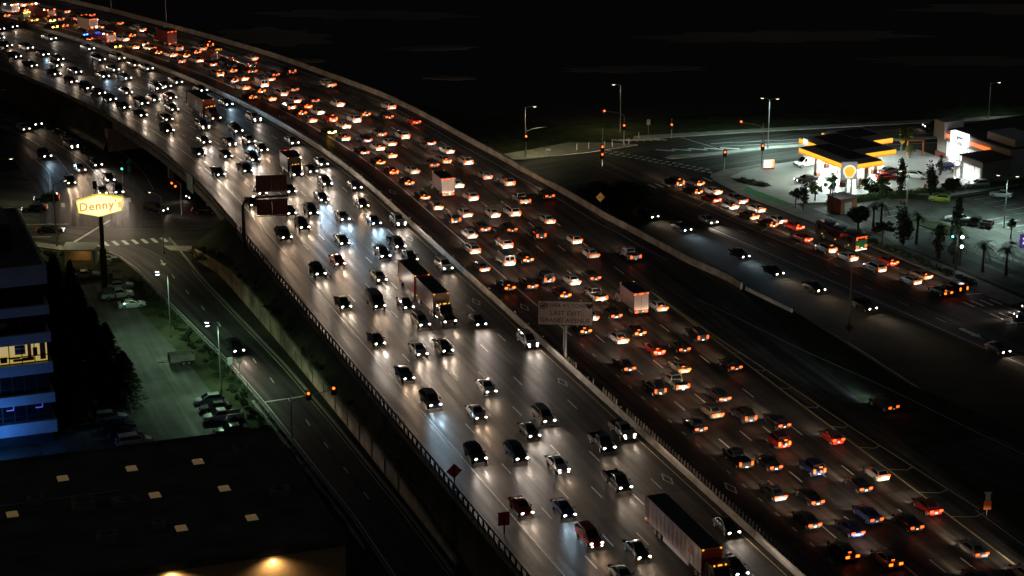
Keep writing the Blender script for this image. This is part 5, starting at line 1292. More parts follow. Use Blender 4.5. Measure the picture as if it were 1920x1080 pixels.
# ---- vehicles off the freeway, placed one by one
def HD(s, side): return (_heading(s) - 90 if side > 0 else _heading(s) + 90) % 360   # heading towards (+) or away from (-) the freeway
def lotcar(kind, col, s, d, side, lab, grp='cars parked in the dark lot by the tall trees', off=0., **kw):
    p_ = P(s, d, 0); return vehicle(kind, col, p_.x, p_.y, -.01, HD(s, side) + off, lab, grp, 'o', 'o', beams=0, **kw)
lotcar('l', 'w', 158.7, -53.0, 1, 'white pickup truck with a covered load parked under the diner sign')
lotcar('s', 'w', 153.2, -51.6, 1, 'white sedan parked beside the loaded white pickup, lit greenish')
lotcar('s', 'g', 163.6, -51.8, 1, 'pale sedan half hidden behind the loaded white pickup')
lotcar('s', 'g', 171.6, -56.0, 1, 'silver sedan parked in front of the small carport', off=6)
lotcar('p', 'w', 98.6, -48.4, -1, 'white pickup truck parked facing left near the dark flat roof', 'cars parked along the ramp road fence')
lotcar('h', 'g', 105.9, -48.8, -1, 'pale hatchback parked farthest from the flat roof beside a white pickup', 'cars parked along the ramp road fence')
lotcar('s', 'd', 102.6, -48.6, -1, 'dark sedan parked between pale hatchback and white pickup', 'cars parked along the ramp road fence')
lotcar('s', 'd', 93.2, -48.4, -1, 'dark sedan parked between white pickup and the flat roof edge', 'cars parked along the ramp road fence')
lotcar('s', 'k', 106.4, -63.6, 1, 'black sedan, farthest in the parked row below the tall trees')
lotcar('v', 'g', 103.2, -63.4, 1, 'silver SUV, second farthest in the parked row below the tall trees')
lotcar('s', 'k', 100.1, -62.8, 1, 'black sedan, third farthest in the parked row below the tall trees')
lotcar('c', 'k', 97.0, -62.4, 1, 'black sedan, fourth farthest in the parked row below the tall trees')
lotcar('m', 'w', 93.6, -61.8, 1, 'white minivan parked nearest the flat roof below the tall trees')
lotcar('s', 'w', 84.5, -76.5, 1, 'pale car at the left edge beside the flat roof')
lotcar('s', 'u', 86.6, -71.0, 1, 'dark blue car parked at the foot of the banded office block')
# utility trailer
tr = thing('dump_trailer', 'small two-axle dump trailer parked in the dark left lot', 'trailer', P(123.9, -49.2, 0), -math.radians(HD(124, 1)))
mb = MB()
for x0, x1, y0, y1 in ((-1.1, -1.02, -1.9, 1.9), (1.02, 1.1, -1.9, 1.9), (-1.02, 1.02, -1.9, -1.82), (-1.02, 1.02, 1.82, 1.9)): mb.box(x0, x1, y0, y1, .75, 1.7)
mb.box(-1.05, 1.05, -1.85, 1.85, .68, .8); link('bin', mb.mesh('bin', 'concrete_dark'), tr)
mb = MB(); mb.tube([(-.5, -1.9, .6), (0, -3.6, .55), (.5, -1.9, .6)], .06, 6); mb.box(-.9, .9, -1.9, 1.8, .52, .66); link('drawbar', mb.mesh('drawbar', 'dark_steel'), tr)
mb = MB(); mb.box(-1.12, -1.1, -1.9, -1.2, .8, 1.65); link('end_board', mb.mesh('end_board', 'wood_orange'), tr)
for sx in (-1, 1):
    for y in (.1, .95): link('wheel', W_CAR, tr, (sx * 1.0, y, .33))
# crossing cars on the left junction
vehicle('s', 'k', -90.0, 394.4, -.01, 262, 'black sedan turning left at the left edge junction, nearer of a close pair', None, 'h', 't', beams=1)
vehicle('v', 'k', -89.0, 401.0, -.01, 262, 'black SUV beside and behind a black sedan at the left edge junction', None, 'h', 't', beams=1)
vehicle('s', 'k', -84.0, 380.2, -.01, 88, 'black sedan crossing the junction below the lamp post, left of the diner sign', None, 'h', 't', beams=1)
vehicle('v', 'u', -67.0, 393.8, -.01, 118, 'blue-grey SUV crossing alone right of the diner sign', None, 'h', 't', beams=1)
vehicle('s', 'k', -57.6, 393.2, -.01, 92, 'black sedan half under the bridge edge below the green sign', None, 'h', 't', beams=1)
vehicle('s', 'k', -60.2, 403.6, -.01, 235, 'dark car coming out from under the bridge beside the green sign', None, 'h', 't', beams=1)
# right side: far road, station and shop lot
vehicle('v', 'k', 91.5, 459.6, -.01, 258, 'black SUV on the far street behind the fuel station', None, 'h', 't', beams=1)
vehicle('s', 'k', 113.5, 467.2, -.01, 258, 'dark car on the far street at the right edge behind the shop', None, 'h', 't', beams=1)
AU = 152.0
def qcar(kind, col, u, v, hd, lab, li='o', z=.1, **kw):
    q = Q(u, v); return vehicle(kind, col, q.x, q.y, z, hd, lab, kw.pop('group', None), li, 't' if li != 'o' else 'o', beams=1 if li != 'o' else 0, **kw)
qcar('n', 'w', 4.6, 20.0, 246, 'white van parked at the back left of the fuel canopy')
qcar('s', 'k', 14.4, 12.8, 250, 'black sedan with headlights on leaving the front left of the fuel canopy', 'h')
qcar('h', 'r', 20.6, 27.8, 78, 'red hatchback standing right of the fuel canopy front')
qcar('s', 'w', 22.2, 34.0, 118, 'white sedan with headlights on crossing the bright forecourt', 'h')
qcar('v', 'u', 20.0, 43.6, 68, 'dark blue SUV parked nose-in before the convenience shop')
qcar('s', 'd', 23.0, 44.6, 68, 'dark grey sedan parked beside the blue SUV before the shop')
qcar('h', 'w', 33.2, 40.6, 262, 'white hatchback parked at the shop front below its side wing')
qcar('s', 'k', 27.6, 20.8, 78, 'black car half hidden behind roadside trees in front of the canopy')
qcar('s', 'd', 17.0, 31.4, 60, 'dark car behind the red hatchback beyond the canopy')
qcar('h', 'y', 37.6, 27.4, 288, 'yellow-green hatchback parked alone in the shop lot', z=-.01)
qcar('s', 'w', 40.8, 39.8, 292, 'white sedan parked in the upper right of the shop lot', z=-.01)
qcar('s', 'w', 50.3, 21.4, 300, 'white sedan beside the black pickup near the grass island', z=-.01)
qcar('p', 'k', 54.4, 22.8, 300, 'black pickup truck parked near the grass island in the lot', z=-.01)
qcar('s', 'k', 54.0, 39.0, 300, 'dark car cut off by the right edge in the shop lot', z=-.01)
vehicle('s', 'u', 83.4, 332.0, -.005, 262, 'dark blue car entering from the right edge beyond the stop line', None, 'h', 't', beams=1)
vehicle('s', 'w', 85.4, 335.9, -.005, 262, 'white car entering from the right edge behind a blue car', None, 'h', 't', beams=1)
# ================================================================== LAMPS, SIGNALS, SIGNS
def lamp_post(loc, h, arms, label, lit=None, power=0., grp='street lamps', lens='street_lens', base=True, tilt=0.):
    o = thing('street_lamp', label, 'street lamp', loc, 0, grp)
    mb = MB(); mb.tube([(0, 0, -.1), (0, 0, h * .5), (0, 0, h)], [.13, .1, .075], 10); link('pole', mb.mesh('pole', 'galvanised', 40), o)
    mb = MB(); mb.rings([[(.22 * math.cos(2 * PI * i / 8), .22 * math.sin(2 * PI * i / 8), z) for i in range(8)] for z in (-.1, .35)]); link('base', mb.mesh('base', 'concrete_dark'), o)
    for ang, ln in arms:
        dx, dy = math.cos(ang), math.sin(ang)
        mb = MB(); mb.tube([(0, 0, h - .25), (dx * ln * .45, dy * ln * .45, h + .1), (dx * ln, dy * ln, h + .18)], [.06, .05, .04], 7); link('arm', mb.mesh('arm', 'galvanised', 40), o)
        hd = link('lamp_head', LAMP_HEAD, o, (dx * (ln + .3), dy * (ln + .3), h + .16), ang)
        le = link('lens', LAMP_LENS[lens if lit else 'lamp_off'], hd, (0, 0, -.1))
        if lit and power:
            spot('lamp_light', hd, (0, 0, -.2), (0, 0, -1), power, lit, 155, .7, .2)
    return o
mb = MB(); mb.rings([[(-.42, -.1 * k, zz), (.1, -.19 * k, zz), (.45, -.15 * k, zz), (.5, 0, zz), (.45, .15 * k, zz), (.1, .19 * k, zz), (-.42, .1 * k, zz)] for zz, k in ((-.07, 1), (.02, 1.05), (.09, .6))]); LAMP_HEAD = mb.mesh('lamp_head', 'galvanised', 40)
LAMP_LENS = {}
for k_ in ('street_lens', 'street_lens_yellow', 'lamp_off'):
    mb = MB(); mb.rings([[(.05 + .34 * kk * math.cos(2 * PI * i / 12), .17 * kk * math.sin(2 * PI * i / 12), zz) for i in range(12)] for zz, kk in ((.05, 1), (-.05, .9), (-.1, .5))]); LAMP_LENS[k_] = mb.mesh('lens', k_, 50)
GREENISH = (.56, 1., .62); YELLOWISH = (1., .95, .52); COOL = (.62, .95, .85)
lamp_post((-53.6, 322.8, 0), 10.6, ((PI * .93, 1.4), (PI * 1.2, 1.4)), 'lit street lamp on the ramp road near the parked white sedan', GREENISH, 3200)
lamp_post((-42.6, 298.4, 0), 10.6, ((PI * .93, 1.4), (PI * 1.2, 1.4)), 'lit street lamp on the ramp road beside the dark SUV', GREENISH, 3200)
lamp_post((-81.2, 371.6, 0), 11.5, ((PI * .3, 2.6),), 'tall street lamp at the grassy corner left of the diner sign', YELLOWISH, 2600, lens='street_lens_yellow')
lamp_post((-97.5, 396, 0), 9.5, ((PI * .1, 3.0),), 'curved-arm street lamp at the far left edge junction', YELLOWISH, 1800, lens='street_lens_yellow')
lamp_post((-61.5, 367.5, 0), 10.5, ((PI * .75, 3.0),), 'street lamp at the corner right of the junction crosswalk', YELLOWISH, 2800, lens='street_lens_yellow')
lamp_post((2.7, 434.9, 0), 10.6, ((0.1, 1.6),), 'street lamp on the grass beside the freeway wall at the junction', YELLOWISH, 2800, lens='street_lens_yellow')
lamp_post((23.3, 456.4, 0), 10.4, ((PI * .98, 1.2),), 'thin street lamp behind the far corner signal', YELLOWISH, 1600, lens='street_lens_yellow')
lamp_post((53.6, 442.5, .1), 10.4, ((PI * .85, 1.3), (0.05, 1.3)), 'twin-arm street lamp on the median left of the fuel station', COOL, 11000, lens='street_lens_yellow')
lamp_post((105.3, 469.1, 0), 8.0, ((0.1, 1.6),), 'street lamp beyond the shop roof at the upper right', COOL, 1000, lens='street_lens_yellow')
lamp_post((52.2, 318.8, 0), 12.7, ((PI * .9, 1.8), (-.1, 2.6)), 'tall unlit twin-arm lamp post on the dark strip with a yellow sign')
lamp_post(Q(57.5, 26.5), 9.6, ((0.15, 1.5), (PI * .8, 1.5)), 'lit lamp post in the middle of the shop parking lot', COOL, 11000, lens='street_lens_yellow')
lamp_post(Q(44, 14.5), 9.0, ((PI, 1.2),), 'lamp post at the near edge of the shop lot by the brown enclosure', COOL, 4500, lens='street_lens_yellow')
lamp_post(P(350.9, 26.6), 9.0, ((PI, 1.5),), 'bare lamp pole rising behind the freeway wall near the top')
lamp_post(P(376, 27.0), 9.0, ((PI, 1.5),), 'bare lamp pole at the top edge behind the freeway wall')
lamp_post(P(292, -46.5, 0), 9.5, ((.2, 2.0),), 'thin lamp pole beside the curving left frontage road')
# paired globe lamps by the right-hand pavement
def globe_lamp(loc, label, hs=(6.0, 4.3)):
    o = thing('globe_lamp', label, 'street lamp', loc, 0, 'globe lamps by the right pavement')
    mb = MB(); mb.tube([(0, 0, -.1), (0, 0, 7.4)], [.11, .07], 8); link('pole', mb.mesh('pole', 'dark_steel', 40), o)
    for h in hs:
        mb = MB(); mb.tube([(0, 0, h), (.55, -.2, h + .15)], .035, 6); br = link('bracket', mb.mesh('bracket', 'dark_steel'), o)
        mb = MB(); mb.rings([[(.75 + .27 * math.sin(t) * math.cos(2 * PI * i / 12), -.25 + .27 * math.sin(t) * math.sin(2 * PI * i / 12), h + .15 + .27 * math.cos(t)) for i in range(12)] for t in (.15, .7, 1.2, 1.7, 2.3, 2.95)])
        link('globe', mb.mesh('globe', 'street_lens', 60), br)
    d = bpy.data.lights.new('globe_light', 'POINT'); d.energy = 160; d.color = (.8, .92, 1); d.shadow_soft_size = .3
    q = bpy.data.objects.new('globe_light', d); COL.objects.link(q); q.parent = o; q.location = (1.15, -.4, sum(hs) / 2 + .15)
    return o
globe_lamp(Q(34.9, 4.2, .1), 'pole with two white globes in front of the brown enclosure')
globe_lamp(Q(74.5, 1.5, .1), 'pole with two white globes among the palms on the right pavement')
def signal_head(parent, loc, rz, lit='red', n=3):
    o = link('signal_head', SIG_BOX, parent, loc, rz)
    for i, c_ in enumerate(('red', 'amber', 'green')[:n]):
        me = SIG_LENS['signal_red' if (c_ == 'red' and lit == 'red') else ('signal_green' if (c_ == 'green' and lit == 'green') else 'ink')]
        link('signal_lens', me, o, (0, -.2, .38 - .38 * i))
    return o
mb = MB(); mb.box(-.22, .22, -.16, .16, -.62, .62); mb.box(-.38, .38, .1, .13, -.75, .75); SIG_BOX = mb.mesh('signal_head', 'trim_black')
SIG_LENS = {}
for k_ in ('signal_red', 'signal_green', 'ink'):
    mb = MB(); r_ = .22 if k_ != 'ink' else .15
    mb.rings([[(r_ * kk * math.cos(2 * PI * i / 12), yy, r_ * kk * math.sin(2 * PI * i / 12)) for i in range(12)] for yy, kk in ((.06, 1), (-.03, .85), (-.07, .4))]); SIG_LENS[k_] = mb.mesh('signal_lens', k_, 50)
def signal_post(loc, h, arm, label, heads, rz=0., street=None, grp='traffic signals'):
    """arm: (angle, length) or None; heads: list of (distance along arm or None for the pole, z, state)"""
    o = thing('traffic_signal', label, 'traffic light', loc, 0, grp)
    mb = MB(); mb.tube([(0, 0, -.1), (0, 0, h)], [.13, .09], 9); link('pole', mb.mesh('pole', 'galvanised', 40), o)
    if arm:
        dx, dy = math.cos(arm[0]), math.sin(arm[0]); ln = arm[1]; za = arm[2]
        mb = MB(); mb.tube([(0, 0, za - .7), (dx * ln * .35, dy * ln * .35, za - .1), (dx * ln, dy * ln, za + .15)], [.09, .07, .05], 7); link('mast_arm', mb.mesh('mast_arm', 'galvanised', 40), o)
    for dist, z, state in heads:
        p_ = (0, -.28, z) if dist is None else (dx * dist, dy * dist - .22, z)
        signal_head(o, p_, rz, state)
    return o
signal_post((2.9, 434.0, 0), 6.5, (0.12, 4.2, 6.4), 'signal with red lamp and curved arm below the lamp on the grass corner', [(None, 4.4, 'red')])
signal_post((23.5, 444.3, .1), 6.3, (PI * .97, 4.3, 7.2), 'signal mast with red lamps at the far sidewalk corner', [(4.2, 7.1, 'red'), (None, 4.1, 'red')])
signal_post((50.4, 425.1, .1), 9.6, (PI * .93, 4.6, 9.3), 'tall signal mast with red lamps at the fuel station corner', [(4.5, 9.3, 'red'), (None, 4.6, 'red')])
signal_post((42.8, 424.6, .1), 4.0, None, 'short signal post with red lamp at the station kerb', [(None, 3.4, 'red')])
signal_post((34.0, 451.5, 0), 4.2, None, 'small dim signal on the far side of the street', [(None, 2.6, 'red')])
signal_post((18.3, 427.8, 0), 8.0, None, 'signal cluster with red lamps above the dark bushes by the freeway wall', [(None, 3.8, 'red'), (None, 2.2, 'red')])
signal_post((-61.8, 392, 0), 6.2, (PI * .75, 2.8, 6.4), 'curved-arm signal with red lamps at the bridge mouth', [(2.7, 5.4, 'red'), (1.6, 5.0, 'red')])
signal_post((-79.0, 398, 0), 5.0, None, 'signal post in front of the left frontage road', [(None, 4.2, 'off')])
signal_post((-76.6, 414, 0), 4.6, None, 'signal post with green lamp near the turquoise arrow sign', [(None, 3.6, 'green')])
signal_post(P(89, -40.7, 0), 6.2, (.42, 6.6, 6.0), 'signal mast with two red lamps over the lower ramp road', [(2.6, 5.9, 'red'), (6.3, 6.1, 'red')])
signal_post(Q(73.6, 2.2, .1), 6.4, (PI * .95, 1.0, 6.3), 'signal with a green lamp among the palms on the right pavement', [(.9, 6.3, 'green')])
def plate_sign(name, loc, rz, w, h, z, mat, label, diamond=False, post=True, cat='road sign', grp=None, posth=None, back='galvanised', post_x=0., front_post=False, symbol=None):
    o = thing(name, label, cat, loc, rz, grp)
    mb = MB()
    if diamond: pts = [(0, -h / 2), (w / 2, 0), (0, h / 2), (-w / 2, 0)]
    else: pts = [(-w / 2, -h / 2), (w / 2, -h / 2), (w / 2, h / 2), (-w / 2, h / 2)]
    mb.rings([[(x, yy, z + zz) for x, zz in pts] for yy in (-.03, .0)]); link('panel', mb.mesh('panel', mat), o)
    if symbol:
        for (x0, x1, z0, z1, mm) in symbol:
            mb = MB(); mb.box(x0, x1, -.036, -.031, z + z0, z + z1); link('symbol', mb.mesh('symbol', mm), o)
    if post:
        mb = MB(); yy = -.1 if front_post else .06; mb.tube([(post_x, yy, -.1), (post_x, yy, posth or z + h / 2)], .05 if not front_post else .09, 7); link('post', mb.mesh('post', 'galvanised' if not front_post else 'ink', 40), o)
    return o
plate_sign('warning_sign', P(162, 34.2, ZF - 3.0), .1, 1.7, 1.7, 5.4, 'sign_yellow', 'yellow diamond warning sign behind the freeway wall', True, symbol=((-.18, -.1, -.4, .35, 'ink'), (.1, .18, -.4, .35, 'ink')))
plate_sign('warning_sign', (52.2, 318.5, 0), .1, 1.45, 1.45, 3.1, 'sign_yellow', 'yellow diamond sign on the tall unlit lamp post', True, post=False, symbol=((-.15, -.07, -.3, .3, 'ink'), (.07, .15, -.3, .3, 'ink')))
plate_sign('warning_sign', (81.1, 439.4, 0), .1, 1.2, 1.2, 2.2, 'sign_yellow', 'yellow diamond sign behind the fuel canopy', True)
plate_sign('street_sign', (80.9, 439.7, 0), .1, .9, .9, 3.4, 'sign_white', 'pale square plate above the yellow diamond behind the canopy')
plate_sign('roadwork_sign', P(53.1, -28.7, ZF), .25, 2.0, 2.0, 1.55, 'sign_red', 'orange-red diamond work sign with dark post on the left shoulder', True, front_post=True)
plate_sign('roadwork_sign', P(36.6, -27.9, ZF), .25, 1.35, 1.7, 1.9, 'sign_red', 'orange-red square work sign on the lower left shoulder', front_post=True)
o = plate_sign('exit_sign', P(22.1, 28.6, ZF), .1, .95, 1.15, 1.35, 'sign_orange', 'orange plate under a grey sign on the right shoulder')
mb = MB(); mb.box(-.32, .32, -.03, 0, 1.95, 2.9); mb.box(-.48, .48, -.04, -.0, 2.9, 3.1); link('upper_panel', mb.mesh('upper_panel', 'sign_grey'), o)
plate_sign('turquoise_sign', P(236, -35.2, 0), .3, 1.2, 1.2, 4.0, 'signal_turq' if 'signal_turq' in M else 'sign_green', 'bright turquoise diamond sign over a small plate near the bridge', True)
o = bpy.data.objects['turquoise_sign']; 
plain('sign_turquoise', (.02, .5, .45), .5, var=0); 
for ch in o.children:
    if ch.name.startswith('panel'): ch.data.materials[0] = M['sign_turquoise']
mb = MB(); mb.box(-.38, -.05, -.03, 0, 1.9, 3.1); mb.box(.05, .38, -.03, 0, 1.9, 3.1); link('lower_plate', mb.mesh('lower_plate', 'sign_turquoise'), o)
plate_sign('street_sign', (29.3, 455, 0), .2, .8, 1.2, 2.6, 'sign_white', 'pale narrow sign plate beyond the far corner'); plate_sign('street_sign', (7.5, 436.2, .1), .1, 1.1, .5, 1.2, 'sign_white', 'small white plate on the grass by the junction')
plate_sign('street_sign', P(116, -43.4, 0), .5, .8, 1.2, 2.4, 'sign_white', 'white plate on the fence beside the ramp road lamp'); plate_sign('street_sign', P(115, -42.2, 0), .5, .7, .7, 2.6, 'sign_grey', 'small grey sign plate on a post by the ramp road')
plate_sign('street_sign', P(118, -32.9, 0), -.2, .5, .7, 2.4, 'sign_white', 'small plate on a dark post against the retaining wall')
# green guide sign on the bridge edge
o = plate_sign('guide_sign', P(208, -30.35, 0), rz_at(208) + PI / 2, 4.6, 3.4, 5.6, 'sign_green', 'green guide sign fixed to the bridge edge above the street', post=False)
o.rotation_euler.z = rz_at(208) - PI / 2
for i, (x, z, w) in enumerate(((-1.2, 6.6, 1.4), (.9, 6.5, 1.6), (-.6, 5.7, 2.4), (.4, 4.8, 2.0))):
    mb = MB(); mb.box(x - w / 2, x + w / 2, -.05, -.035, z - .17, z + .17); link('legend', mb.mesh('legend', 'sign_white'), o)
# weight-limit sign on the median
sg = thing('weight_limit_sign', 'wide pale sign over the median reading OVER 4 1/2 TONS LAST EXIT', 'highway sign', P(91.2, .55), math.radians(-5))
mb = MB(); mb.tube([(0, .3, -.05), (0, .3, 8.6)], .26, 12); link('post', mb.mesh('post', 'galvanised', 40), sg)
mb = MB(); mb.box(-3.95, 3.95, -.05, .05, 5.05, 8.7); fc = link('panel', mb.mesh('panel', 'sign_face'), sg)
mb = MB()
for x0, x1, z0, z1 in ((-3.98, 3.98, 8.64, 8.74), (-3.98, 3.98, 5.0, 5.1), (-4.0, -3.9, 5.1, 8.64), (3.9, 4.0, 5.1, 8.64)): mb.box(x0, x1, -.07, -.052, z0, z1)
link('border', mb.mesh('border', 'ink'), fc)
for txt, z, sz, sp in (('OVER 4½ TONS', 8.0, .8, 1.0), ('LAST EXIT', 6.85, .92, 1.05), ('GRAND AVENUE', 5.75, .92, 1.05)):
    link('lettering', text_mesh(txt, sz, 'ink', .006, spacing=sp), fc, (0 if z < 7.5 else .18, -.06, z), rot=(PI / 2, 0, 0))
mb = MB()
for k in range(20):
    a0, a1 = 2 * PI * k / 20, 2 * PI * (k + 1) / 20
    mb.poly([(-3.15 + .55 * math.cos(a0), -.065, 7.95 + .5 * math.sin(a0)), (-3.15 + .55 * math.cos(a1), -.065, 7.95 + .5 * math.sin(a1)), (-3.15 + .42 * math.cos(a1), -.065, 7.95 + .38 * math.sin(a1)), (-3.15 + .42 * math.cos(a0), -.065, 7.95 + .38 * math.sin(a0))])
mb.box(-3.42, -2.88, -.066, -.06, 7.8, 8.08); mb.poly([(-3.5, -.068, 7.62), (-3.42, -.068, 7.56), (-2.8, -.068, 8.3), (-2.88, -.068, 8.36)]); link('truck_symbol', mb.mesh('truck_symbol', 'ink'), fc)
mb = MB(); mb.rings([[(2.95, yy, 8.4), (3.05, yy, 8.0), (3.28, yy, 7.7), (3.5, yy, 7.6), (3.72, yy, 7.7), (3.9, yy, 8.0), (3.88, yy, 8.4), (3.5, yy, 8.3)] for yy in (-.064, -.06)]); link('route_shield', mb.mesh('route_shield', 'ink'), fc)
# cantilever sign seen from behind
cs = thing('overhead_sign', 'rust-red backs of two stacked overhead signs on a cantilever post', 'highway sign', P(161.5, -30.7, ZF - .6), math.radians(8))
mb = MB(); mb.tube([(0, 0, -.4), (0, 0, 7.6), (.3, .05, 8.4), (1.1, .15, 8.9), (2.4, .25, 9.0)], [.3, .26, .24, .22, .2], 12); link('post', mb.mesh('post', 'rust_rib', 40), cs)
mb = MB(); mb.tube([(2.2, .25, 9.0), (7.6, .25, 9.1)], [.2, .16], 10); link('beam', mb.mesh('beam', 'rust_rib', 40), cs)
for z0, z1 in ((9.95, 12.7), (5.75, 8.5)):
    for x0, x1 in ((2.3, 4.86), (4.9, 7.5)):
        mb = MB(); mb.box(x0, x1, .45, .55, z0, z1); pn = link('panel', mb.mesh('panel', 'rust_panel'), cs)
        for i in range(6):
            mb = MB(); x = x0 + .2 + (x1 - x0 - .4) * i / 5; mb.box(x - .05, x + .05, .38, .45, z0 + .05, z1 - .05); link('stiffener', mb.mesh('stiffener', 'rust_rib'), pn)
    mb = MB(); mb.box(2.2, 7.6, .2, .36, z0 - .16, z0 - .02); link('catwalk', mb.mesh('catwalk', 'galvanised' if z0 > 9 else 'rust_panel'), cs)
# roadside marker posts
for i, (x, y, z) in enumerate(((16, 441.6, .1), (19.4, 442.5, .1), (21, 443.2, .1), (24.6, 445.2, .1), (13.5, 440.6, .1), (27, 450.6, 0))):
    mb = MB(); mb.tube([(0, 0, -.02), (0, 0, 1.25)], .07, 8); mb.tube([(0, 0, 1.25), (0, 0, 1.38)], [.09, .04], 8)
    tag(link('bollard', mb.mesh('bollard', 'sign_white'), None, (x, y, z)), ['pale bollard left of the far corner signal', 'pale bollard beside the far corner signal', 'pale bollard right of the far corner signal', 'pale bollard by the far zebra crossing', 'pale bollard near the grass by the kerb', 'pale bollard beyond the far zebra crossing'][i], 'bollard', 'bollards at the far corner')
# ================================================================== DINER SIGN
ds = thing('diner_sign', "glowing yellow hexagonal diner sign reading Denny's on a tall pole", 'sign', (-68.1, 346.3, 0), math.radians(8))
mb = MB(); mb.tube([(0, 0, -.1), (0, 0, 7.3), (0, 0, 7.4), (0, 0, 14)], [.55, .55, .36, .36], 14); link('pole', mb.mesh('pole', 'dark_steel', 40), ds)
ZC = 14.9
hexo = [(-3.85, -.6), (-3.4, -1.25), (-.1, -1.95), (3.45, -.85), (3.85, 1.25), (.0, 1.95), (-3.85, .95)]
hexo = [(-3.85, .9), (-3.55, -1.15), (-.15, -1.95), (3.5, -.95), (3.85, 1.15), (.0, 1.95)]
mb = MB(); mb.rings([[(x * 1.0, yy, ZC + z) for x, z in hexo] for yy in (-.35, .35)]); cab = link('cabinet', mb.mesh('cabinet', 'diner_rim'), ds)
mb = MB(); mb.rings([[(x * .95, yy, ZC + z * .92) for x, z in hexo] for yy in (-.39, -.36)]); fc = link('face', mb.mesh('face', 'diner_face'), cab)
lt = text_mesh("Denny's", 2.0, 'diner_letter', .02, shear=.08, spacing=1.1, bold=.03)
link('lettering', lt, cab, (.05, -.42, ZC - .02), rot=(PI / 2, -.07, 0))
# ================================================================== BUILDINGS
BR = math.atan2(.334, .943)
blk = thing('office_block', 'dark multi-storey office block with pale horizontal bands at the left edge', 'building', (-62.6, 279.0, 0), BR)
mb = MB(); mb.box(-46, -.5, .6, 30, -.1, 25.0); link('wall', mb.mesh('wall', 'building_dark'), blk)
bands = [(23.0, 25.6), (18.7, 20.0), (14.7, 16.1), (10.3, 11.8), (6.0, 7.4), (1.6, 3.4)]
for z0, z1 in bands:
    mb = MB(); mb.box(-46.2, 0, -.1, 30.2, z0, z1); link('band', mb.mesh('band', 'building_band'), blk)
mb = MB(); mb.box(-45.8, -.4, .4, 29.8, 25.61, 25.66); link('roof', mb.mesh('roof', 'roof_tar'), blk)
mb = MB(); mb.box(-30, -3.5, 8, 20, 25.65, 29.5); link('penthouse', mb.mesh('penthouse', 'building_dark'), blk)
pane = {}
def window_pane(x0, x1, z0, z1, mat, nm='window'):
    mb = MB(); mb.box(x0, x1, .5, .58, z0, z1); w_ = link(nm, mb.mesh(nm, mat), blk)
    fr_ = MB()
    for a, b_, c_, d_ in ((x0 - .05, x0 + .03, z0, z1), (x1 - .03, x1 + .05, z0, z1), (x0, x1, z0 - .05, z0 + .03), (x0, x1, z1 - .03, z1 + .05), (x0, x1, z0 + (z1 - z0) * .28, z0 + (z1 - z0) * .28 + .08)): fr_.box(a, b_, .44, .5, c_, d_)
    link('frame', fr_.mesh('frame', 'dark_steel'), w_); return w_
for fi in range(5):
    z0, z1 = bands[fi + 1][1] + .15, bands[fi][0] - .15
    for j in range(15):
        x1 = -.75 - j * 1.62; x0 = x1 - 1.5
        if fi == 2 and j in (0, 1, 2, 3): continue
        mat = 'glass_dark'
        if fi == 2 and j == 5: mat = 'office_pale'
        if fi == 3 and j == 5: mat = 'office_glow'
        window_pane(x0, x1, z0, z1, mat)
# the lit office, open to view: back wall, shelves, desk, chairs behind clear panes
z0, z1 = bands[3][1] + .15, bands[2][0] - .15
room = MB(); room.poly([(-7.4, .585, z0), (-.55, .585, z0), (-.55, .585, z1), (-7.4, .585, z1)])
rm_ = link('lit_office', room.mesh('lit_office', 'office_glow'), blk)
for x0, x1, zz0, zz1, mm in ((-4.9, -3.5, 1.2, 2.5, 'bark'), (-3.2, -2.7, .3, 2.6, 'wood_orange'), (-2.5, -1.9, .8, 2.0, 'ink'), (-1.55, -.8, .2, 2.55, 'store_brick'), (-6.9, -6.0, .2, 1.0, 'ink'), (-5.7, -4.2, .6, .9, 'paint_white'), (-5.2, -3.9, .2, .55, 'bark'), (-3.9, -2.4, .2, .7, 'ink')):
    mb = MB(); mb.box(x0, x1, .52, .58, z0 + zz0, z0 + zz1); link('furniture', mb.mesh('furniture', mm), rm_)
for i in range(4):
    mb = MB(); mb.box(-4.85, -3.55, .50, .515, z0 + 1.3 + i * .32, z0 + 1.5 + i * .32); link('book_row', mb.mesh('book_row', ('sign_grey', 'store_brick', 'paint_white', 'ink')[i]), rm_)
for x in (-7.4, -5.7, -4.0, -2.3, -.55):
    mb = MB(); mb.box(x - .06, x + .06, .40, .5, z0, z1); link('mullion', mb.mesh('mullion', 'dark_steel'), blk)
mb = MB(); mb.box(-7.4, -.55, .40, .5, z0 + .8, z0 + .92); link('transom', mb.mesh('transom', 'dark_steel'), blk)
for x in (-6.6, -2.7):                    # violet neon corners in the dark storey
    mb = MB(); mb.box(x, x + 1.0, .40, .46, 5.2, 5.35); mb.box(x + .9, x + 1.0, .40, .46, 5.35, 5.95); link('neon_tube', mb.mesh('neon_tube', 'violet_glow'), blk)
d_ = bpy.data.lights.new('unseen_blue_light', 'POINT'); d_.energy = 1100; d_.color = (.05, .25, 1); d_.shadow_soft_size = .6  # unseen blue source added low before the facade to light its bands
q_ = bpy.data.objects.new('unseen_blue_light', d_); COL.objects.link(q_); q_.parent = blk; q_.location = (-9, -5.0, 3.4)
# flat-roofed low building at lower left
lb = thing('low_building', 'large dark flat-roofed building with tan skylights at the lower left', 'building', P(76, -46.6, 0), BR)
